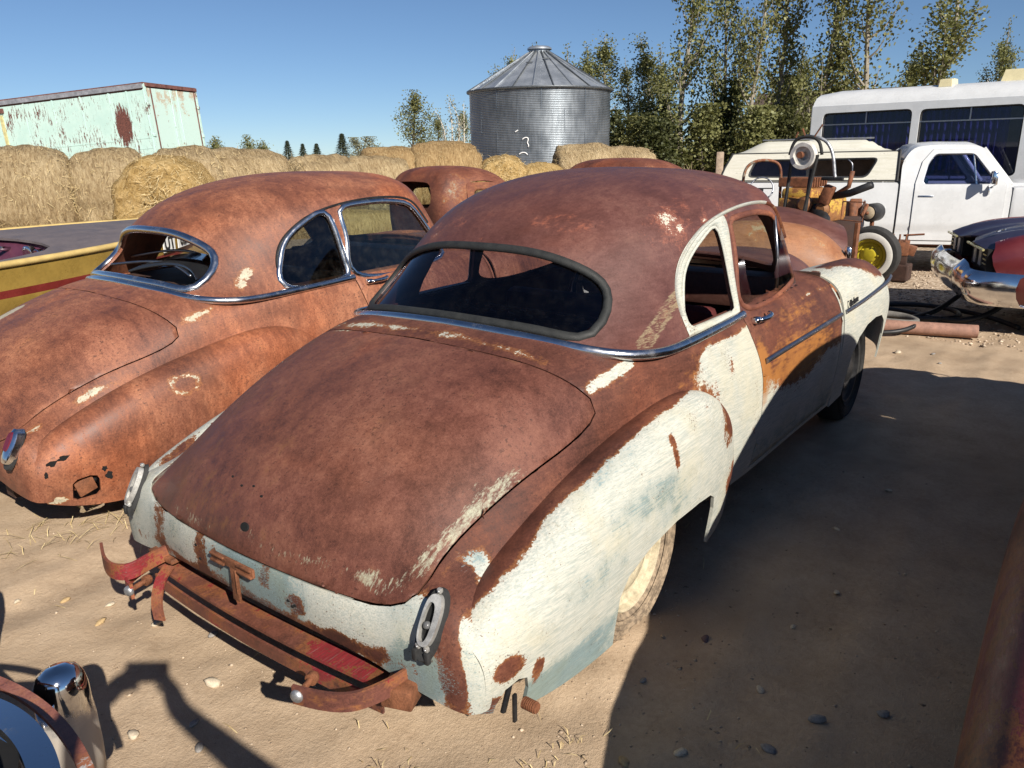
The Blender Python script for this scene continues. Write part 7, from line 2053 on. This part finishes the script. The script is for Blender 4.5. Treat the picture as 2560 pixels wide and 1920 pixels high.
# ------------------------------------------------------------------ old rusty truck cabs in the second row
def old_cab(loc, rz, lab, green=False, sc=1.0):
    r = empty('truck_cab', loc, R(rz)); r.scale = (sc, sc, sc)
    # half section loft from the rear wall over the roof
    G = [[(-.62, 0, .55), (-.62, .35, .55), (-.60, .60, .55), (-.48, .72, .55), (-.3, .755, .55)],
         [(-.66, 0, 1.0), (-.66, .35, 1.0), (-.64, .60, .99), (-.52, .73, .98), (-.3, .76, .95)],
         [(-.64, 0, 1.32), (-.64, .35, 1.31), (-.61, .58, 1.28), (-.50, .70, 1.22), (-.3, .745, 1.15)],
         [(-.52, 0, 1.50), (-.52, .33, 1.49), (-.50, .54, 1.45), (-.42, .66, 1.38), (-.28, .72, 1.30)],
         [(-.25, 0, 1.56), (-.25, .33, 1.55), (-.25, .54, 1.51), (-.22, .66, 1.44), (-.18, .705, 1.37)],
         [(.1, 0, 1.55), (.1, .33, 1.54), (.1, .53, 1.50), (.1, .65, 1.44), (.1, .70, 1.37)],
         [(.42, 0, 1.47), (.42, .32, 1.46), (.40, .50, 1.42), (.38, .62, 1.37), (.36, .67, 1.30)],
         [(.56, 0, 1.38), (.56, .31, 1.37), (.53, .48, 1.34), (.49, .60, 1.29), (.46, .655, 1.22)]]
    P = mirror_full(surf(G, 54, 34))
    b = to_bm(P, False)
    b.normal_update()
    if sum(f.normal.z for f in b.faces if f.calc_center_median().z > 1.45) < 0:
        bmesh.ops.reverse_faces(b, faces=b.faces[:])
    rwn = round_poly([(-.42, 1.08), (-.45, 1.20), (-.40, 1.33), (-.25, 1.37), (.25, 1.37), (.40, 1.33), (.45, 1.20), (.42, 1.08), (.3, 1.05), (-.3, 1.05)], 40)
    cut(b, rwn, (1, 2), lambda c: c.x < -.4)
    V, F = shell_arrays(b, .02)
    mesh('cab_shell', V, F, M['wreck'], r, True, A(V, .30 * blob(V, (-.35, -.65, 1.25), (.25, .15, .3)) + .2 * blob(V, (-.6, .6, 1.4), (.2, .3, .2)), .45 * blob(V, (-.45, -.62, 1.3), (.2, .2, .25)) + .1, .1 + 0 * V[:, 0]))
    for sd in (-1, 1):
        yf = lambda x, z: sd * (.765 - max(0, z - .95) * .16)
        win = rounded([(-.20, 1.0), (-.19, 1.28), (.30, 1.28), (.50, 1.02), (.50, 1.0)], .08)
        out = rounded([(-.29, .5), (-.29, 1.36), (.36, 1.355), (.62, 1.02), (.62, .5)], .06)
        o = sheet('door', out, [win], yf, M['wreck'], r, flip=sd > 0)
        red_attr(o, lambda v: A(v, .12 + 0 * v[:, 0], .12 + 0 * v[:, 0], .18 + 0 * v[:, 0]))
        rim_of(win, yf, .022, .012, sd, 'window_rim', plain('pale_green_rim', (.42, .46, .32), .6) if green else M['rustbar'], r)
        sheet('window_glass', win, [], lambda x, z: yf(x, z) - sd * .02, M['glass_clear'], r, flip=sd > 0, t=.004)
        MB().tube([(.08, yf(0, 1.27) + sd * .005, 1.28), (.20, yf(0, 1.0) + sd * .005, 1.0)], .012, 5).build('vent_bar', M['darkmetal'], r)
    MB().bbox((1.2, 0, .75), (1.3, 1.2, .75), .12).build('engine_hood', M['rustbar'], r, angle=40)
    MB().box((0, 0, .45), (1.6, 1.3, .3)).build('chassis_frame', M['innerrust'], r)
    for (x, y) in ((1.3, -.72), (1.3, .72), (-1.6, -.72), (-1.6, .72)): road_wheel(x, y, .36, r)
    MB().box((-1.2, 0, .5), (1.9, .8, .12)).build('bed_rail', M['innerrust'], r)
    tag(r, lab, 'truck')
old_cab((5.95, 5.15, -.02), -14, 'rusty brown truck cab standing behind the copper coupe roof')
old_cab((6.85, 2.95, .05), -8, 'maroon old cab with a pale green window rim peeking over the coupe roof', True)

# ------------------------------------------------------------------ gold speedboat behind the copper coupe
def boat():
    gold = plain('gold_flake', (.36, .235, .055), .30, .25, var=.2, scale=4, bump=.05, coat=.5)
    goldl = plain('gold_edge', (.62, .45, .17), .4, .2, var=.15)
    mar = plain('maroon_stripe', (.16, .022, .018), .4, var=.2, coat=.2)
    deckm = plain('faded_purple_deck', (.13, .108, .108), .6, var=.2, scale=6)
    dash = plain('maroon_dash', (.085, .025, .045), .35, var=.2, coat=.3)
    hd = R(15)
    r = empty('speedboat', (.40, 5.47, 0), hd)
    r.rotation_euler = (R(2.6), 0, hd)
    xs = np.array([-2.6, -1.6, -.6, .1, .7, 1.2, 1.7, 2.2, 2.5])
    hb = np.array([.80, .84, .85, .84, .77, .63, .43, .17, .02])
    sh = np.array([.97, .98, .99, 1.005, 1.02, 1.03, 1.04, 1.05, 1.055])
    n = 46; X = np.linspace(-2.6, 2.5, n)
    B = np.interp(X, xs, hb); B = nspline(xs, hb[:, None], X)[:, 0]; Z = nspline(xs, sh[:, None], X)[:, 0]
    rows = [1.0, .985, .96, .93, .90, .80]
    for sd in (-1, 1):
        lev = [(1.0, 0), (.995, -.05), (.985, -.12), (.975, -.195), (.965, -.255), (.92, -.45), (.55, -.66), (.0, -.78)]
        P = np.zeros((n, len(lev), 3))
        for i in range(n):
            for j, (f, dz) in enumerate(lev): P[i, j] = (X[i] - (.25 * dz * dz * (X[i] > 1.5)), sd * max(.0, B[i] * f), Z[i] + dz * (1 - .25 * max(0, X[i] - 1.5)))
        b = to_bm(P, sd > 0)
        V = np.array([v.co[:] for v in b.verts]); b.free()
        F = gridfaces(n, len(lev), sd > 0)
        mi = [1 if q % (len(lev) - 1) == 3 else 0 for q in range(len(F))]
        mesh('hull_side', V, F, [gold, mar], r, True, None, mi)
        MB().tube(np.stack([X, sd * B, Z], 1), .026, 8).build('rub_rail', goldl, r, smooth=True)
    # deck with its crown and the open cockpit
    m = 15
    P = np.zeros((n, m, 3))
    for i in range(n):
        for j, t in enumerate(np.linspace(-1, 1, m)): P[i, j] = (X[i], t * B[i] * .98, Z[i] + .012 + .035 * (1 - t * t) * step(np.array(X[i]), -.6, .8))
    b = to_bm(P, True)
    ck = round_poly([(-2.2, .62), (-.2, .66), (.12, .52), (.22, 0), (.12, -.52), (-.2, -.66), (-2.2, -.62)], 40)
    cut(b, ck, (0, 1))
    V, F = shell_arrays(b, .02); mesh('deck', V, F, deckm, r)
    MB().add([(.24, -.60, 1.012), (.27, 0, 1.03), (.24, .60, 1.012), (.08, .58, .78), (.08, -.58, .78)], [[0, 1, 2, 3, 4]]).build('dashboard', dash, r)
    for k, (y, s) in enumerate(((-.16, .055), (-.28, .036), (-.36, .034), (-.44, .034), (-.51, .032))):
        x = .225 - .03 * abs(y)
        MB().lathe([(0, -.03), (s * .8, -.035), (s, -.03), (s, .02)], 20, 'x', (x - .02, y, .945)).build('gauge', M['chrome2'], r, smooth=True, angle=40)
    MB().tube([(.22, .10, .95), (.02, .10, .98)], .02, 10).lathe([(0, -.02), (.035, -.02), (.04, .06), (0, .07)], 18, 'x', (.0, .10, .98)).build('steering_column', M['chrome2'], r, smooth=True)
    MB().box((-1.0, 0, .50), (2.4, 1.2, .04)).build('cockpit_floor', M['black'], r)
    for y in (-.70, .70): MB().box((-1.0, y, .70), (2.4, .02, .40)).build('cockpit_wall', dash, r)
    # registration on white backed plates
    def hull_at(x, dz):
        bx = float(np.interp(x, X, B)); zx = float(np.interp(x, X, Z))
        return -bx * .985, zx + dz
    pl = plain('white_decal', (.80, .80, .76), .5, var=.08, bump=0); blk = plain('black_letter', (.02, .02, .02), .5, var=.1, bump=0)
    xa = 1.25
    for body, x in (('UT', 1.30), ('8298', 1.66)):
        y, z = hull_at(x, -.10)
        ang = math.atan2(float(np.interp(x + .1, X, B)) - float(np.interp(x - .1, X, B)), .2)
        w = .24 if body == 'UT' else .42
        dx, dy = math.cos(ang), -math.sin(ang)
        nrm = (-math.sin(ang), -math.cos(ang))
        pb = MB().box((0, 0, 0), (w, .006, .15), Matrix.Rotation(-ang, 3, 'Z')).build('number_plate', pl, r)
        pb.location = (x + nrm[0] * .010, y + nrm[1] * .016, z)
        text(body, .16, blk, r, (x + nrm[0] * .016, y + nrm[1] * .024, z), (dx, dy, 0), (nrm[0], nrm[1], .08), .002, 0, 'registration_number', .004)
    # trailer under it
    for y in (-.35, .35): MB().box((0, y, .34), (4.6, .08, .10)).build('cradle_rail', M['darkmetal'], r)
    for (x, y) in ((-.8, -.78), (-.8, .78)): road_wheel(x, y, .30, r)
    tag(r, 'gold speedboat with a maroon stripe and grey deck behind the copper coupe', 'boat')
    for (x, y, z, rr, lab) in ((3.15, 7.50, .85, .34, 'dark tyre top rising behind the boat deck'), (1.0, 8.6, .82, .34, 'dark tyre top at the left end behind the boat')):
        t = empty('stacked_tyre', (x, y, 0))
        for k in range(4):
            MB().lathe([(.20, -.08), (.30, -.10), (.36, -.06), (.37, 0), (.36, .06), (.30, .10), (.20, .08)], 32, 'z', (0, 0, .12 + k * .2)).build('tyre', M['tyre'], t, smooth=True, angle=50)
        tag(t, lab, 'tyre stack')
boat()

# ------------------------------------------------------------------ nose of the car in the left foreground corner
def fore_car():
    r = empty('parked_car', (-2.9, .22, 0), 0)
    ch = M['chrome2']
    def arc(a, b, z, x0, n=60, ymax=1.0, p=2.3):
        y = np.linspace(-ymax, ymax, n)
        return np.stack([x0 + a * np.clip(1 - np.abs(y / b) ** p, 0, 1) ** (1 / p), y * 1.0, z + 0 * y], 1)
    worn = rusty_paint('worn_pink_lip', [(.09, .04, .035), (.22, .09, .07), (.34, .17, .13)], (.42, .42, .43), (.2, .2, .22), rough=.4)
    # the round lipped mouth on each side: worn lip outside, chrome bars inside
    for sd in (-1, 1):
        def ring(cx, cy, rad, t0, t1, z, nm, mat, h, w, drop=.10):
            t = np.linspace(t0, t1, 50)
            P = np.stack([cx + rad * np.cos(t), sd * (cy - rad * np.sin(t)), z - drop * (1 - np.cos(t))], 1)
            return bar_strip(P, h, w, nm, mat, r)
        o = ring(.22, .65, .95, -.33, .68, .625, 'grille_lip', worn, .010, .024); red_attr(o, lambda v: A(v, .25 + .6 * step(np.abs(v[:, 1]), .80, 1.0), .1 + 0 * v[:, 0], .1 + 0 * v[:, 0]))
        ring(.574, .82, .50, -.5, .95, .735, 'grille_bar', ch, .020, .045)
        ring(.50, .84, .46, -.5, .95, .775, 'grille_bar', M['chrome'], .014, .02)
        t = np.linspace(0, 2 * math.pi, 40, endpoint=False)
        MB().prism([(.50 + .60 * math.cos(q), sd * .66 + .29 * math.sin(q)) for q in t], .30, .60, 'xy').build('grille_cavity', M['black'], r)
    MB().bbox((.55, 0, .52), (.9, 1.0, .40), .10).build('grille_shell', M['black'], r, angle=40)
    G = [[(.86, 0, .80), (.84, .3, .80), (.66, .6, .84), (.45, .84, .82), (.2, .95, .7)], [(.6, 0, 1.0), (.66, .3, .99), (.55, .6, .95), (.35, .84, .88), (0, .97, .74)], [(.1, 0, 1.08), (.1, .3, 1.06), (.05, .6, 1.0), (-.1, .86, .92), (-.3, 1.0, .76)], [(-1.2, 0, 1.12), (-1.2, .3, 1.1), (-1.2, .6, 1.04), (-1.2, .88, .94), (-1.2, 1.02, .76)]]
    b = to_bm(mirror_full(surf(G, 30, 30)), False)
    if sum(f.normal.z for f in b.faces) < 0: bmesh.ops.reverse_faces(b, faces=b.faces[:])
    V, F = shell_arrays(b, .012); mesh('hood', V, F, plain('dark_blue_paint', (.02, .018, .03), .3, var=.3, coat=.4), r)
    for sd in (-1, 1):
        MB().bbox((-.9, sd * .86, .52), (1.9, .30, .48), .10).build('front_fender', M['wine'], r, angle=40)
        red_attr(r.children[-1], pw)
        road_wheel(-.35, sd * .80, .34, r)
    P = arc(1.20, 1.15, .33, 0, 60, 1.02); MB().tube(P, .065, 10, squash=.35).build('bumper', ch, r, smooth=True)
    for y in (-.365, .46):
        gd = [(0, .533), (.020, .530), (.038, .519), (.048, .498), (.053, .465), (.054, .43), (.057, .37), (.058, .30), (.056, .22), (.0, .21)]
        o = MB().lathe(gd, 32, 'z', (1.295, y, 0)).build('bumper_guard', M['dustchrome'], r, smooth=True)
        for v in o.data.vertices: v.co.x = 1.295 + (v.co.x - 1.295) * 1.15
    tag(r, 'dark car nose with chrome bumper guard in the lower left corner', 'car')
fore_car()

# ------------------------------------------------------------------ the person taking the picture, whose shadow lies in front
def photographer():
    r = empty('person', (-2.50, -2.80, 0), R(33))
    skinm = plain('skin', (.36, .20, .14), .6, var=.1, bump=0); shirt = plain('dark_shirt', (.03, .035, .05), .85, var=.2); jeans = plain('blue_jeans', (.04, .055, .09), .9, var=.25); hairm = plain('dark_hair', (.03, .02, .015), .8, var=.3); shoe = plain('brown_shoe', (.06, .04, .03), .7)
    # joints in the person's own frame: x forward, y left
    J = {'pel': (0, 0, .94, .15, .12), 'wst': (-.01, 0, 1.10, .14, .10), 'chest': (0, 0, 1.30, .17, .12), 'neckb': (-.01, 0, 1.46, .075, .07), 'neck': (.01, 0, 1.53, .055, .058), 'head0': (.03, 0, 1.60, .075, .085), 'head1': (.025, 0, 1.69, .078, .095), 'head2': (.01, 0, 1.77, .05, .06)}
    E = [('pel', 'wst'), ('wst', 'chest'), ('chest', 'neckb'), ('neckb', 'neck'), ('neck', 'head0'), ('head0', 'head1'), ('head1', 'head2')]
    hands = {}
    inv = Matrix.Translation(r.location).to_4x4() @ Matrix.Rotation(R(33), 4, 'Z'); inv = inv.inverted()
    ph = inv @ (CAM - Vector((_fw.x, _fw.y, 0)).normalized() * .012)
    elb = {1: inv @ Vector((-2.62, -2.30, 1.24)), -1: inv @ Vector((-2.02, -2.50, 1.27))}
    for sd, nm in ((1, 'l'), (-1, 'r')):
        hd = (ph.x - .035, ph.y + sd * .085, ph.z - .02)
        e_ = elb[sd]
        J.update({nm + 'sh': (0, sd * .19, 1.41, .070, .070), nm + 'el': (e_.x, e_.y, e_.z, .060, .060), nm + 'wr': (hd[0] - .05, hd[1] + sd * .05, hd[2] - .05, .036, .036), nm + 'pa': (hd[0], hd[1] + sd * .012, hd[2] - .01, .036, .024),
                  nm + 'hip': (0, sd * .10, .90, .10, .10), nm + 'kn': (.03, sd * .13, .50, .062, .062), nm + 'an': (-.01, sd * .15, .09, .042, .042), nm + 'toe': (.15, sd * .17, .035, .035, .03)})
        E += [('chest', nm + 'sh'), (nm + 'sh', nm + 'el'), (nm + 'el', nm + 'wr'), (nm + 'wr', nm + 'pa'), ('pel', nm + 'hip'), (nm + 'hip', nm + 'kn'), (nm + 'kn', nm + 'an'), (nm + 'an', nm + 'toe')]
        for k in range(4):
            q = 'f%s%d' % (nm, k)
            J[q + 'a'] = (hd[0] + .02, hd[1] - sd * .012, hd[2] - .035 + k * .021, .010, .010); J[q + 'b'] = (hd[0] + .030, hd[1] - sd * .035, hd[2] - .035 + k * .021, .009, .009); J[q + 'c'] = (hd[0] + .016, hd[1] - sd * (.052 + .004 * k), hd[2] - .034 + k * .021, .008, .008)
            E += [(nm + 'pa', q + 'a'), (q + 'a', q + 'b'), (q + 'b', q + 'c')]
        J['t' + nm + 'a'] = (hd[0] - .012, hd[1] - sd * .008, hd[2] + .035, .012, .012); J['t' + nm + 'b'] = (hd[0] - .008, hd[1] - sd * .035, hd[2] + .045, .010, .010)
        E += [(nm + 'pa', 't' + nm + 'a'), ('t' + nm + 'a', 't' + nm + 'b')]
    ks = list(J); me = bpy.data.meshes.new('body')
    me.from_pydata([J[k][:3] for k in ks], [(ks.index(a), ks.index(b)) for a, b in E], [])
    o = link('body', me, [skinm, shirt, jeans, shoe, hairm], r)
    bm = bmesh.new(); bm.from_mesh(me); ly = bm.verts.layers.skin.verify(); bm.verts.ensure_lookup_table()
    for v, k in zip(bm.verts, ks): v[ly].radius = J[k][3:5]; v[ly].use_root = (k == 'pel')
    bm.to_mesh(me); bm.free()
    o.modifiers.new('skin', 'SKIN'); sub = o.modifiers.new('sub', 'SUBSURF'); sub.levels = 2; sub.render_levels = 2
    bpy.context.view_layer.update()
    dg = bpy.context.evaluated_depsgraph_get()
    m2 = bpy.data.meshes.new_from_object(o.evaluated_get(dg))
    o.modifiers.clear(); o.data = m2
    m2.materials.clear()
    for m in (skinm, shirt, jeans, shoe, hairm): m2.materials.append(m)
    for p in m2.polygons:
        c = p.center; p.use_smooth = True
        p.material_index = 3 if c.z < .10 else 2 if c.z < .98 else 4 if (c.z > 1.70 or (c.z > 1.58 and c.x < .0)) else 0 if (c.z > 1.50 and abs(c.y) < .12) or c.z > 1.56 else 1
    f = MB().lathe([(0, .125), (.012, .118), (.016, .10), (.010, .09)], 10, 'x', (0, 0, 1.655)); f.build('nose', skinm, r, smooth=True)
    for sd in (-1, 1):
        MB().lathe([(0, .112), (.008, .108), (.010, .10)], 10, 'x', (0, sd * .032, 1.685)).build('eye', plain('eye_white', (.6, .6, .6), .3, bump=0), r, smooth=True)
        MB().lathe([(0, .088), (.018, .084), (.02, .074)], 10, 'y', (.02, 0, 1.675)).build('ear', skinm, r, smooth=True) if sd > 0 else MB().lathe([(0, -.088), (.018, -.084), (.02, -.074)], 10, 'y', (.02, 0, 1.675)).build('ear', skinm, r, smooth=True)
    MB().bbox((.112, 0, 1.615), (.01, .045, .008), .003).build('mouth', plain('lips', (.3, .12, .1), .5, bump=0), r)
    tag(r, 'person in dark shirt and jeans holding up a phone, shadow thrown forward', 'person')
    p = MB().bbox((0, 0, 0), (.008, .152, .073), .004).build('phone', plain('black_phone', (.015, .015, .016), .3, bump=0), None, angle=40)
    p.location = CAM - _fw * .012
    p.rotation_euler = (0, R(16.6), R(37.05))
    tag(p, 'black phone held up level in both hands of the photographer', 'phone')
photographer()
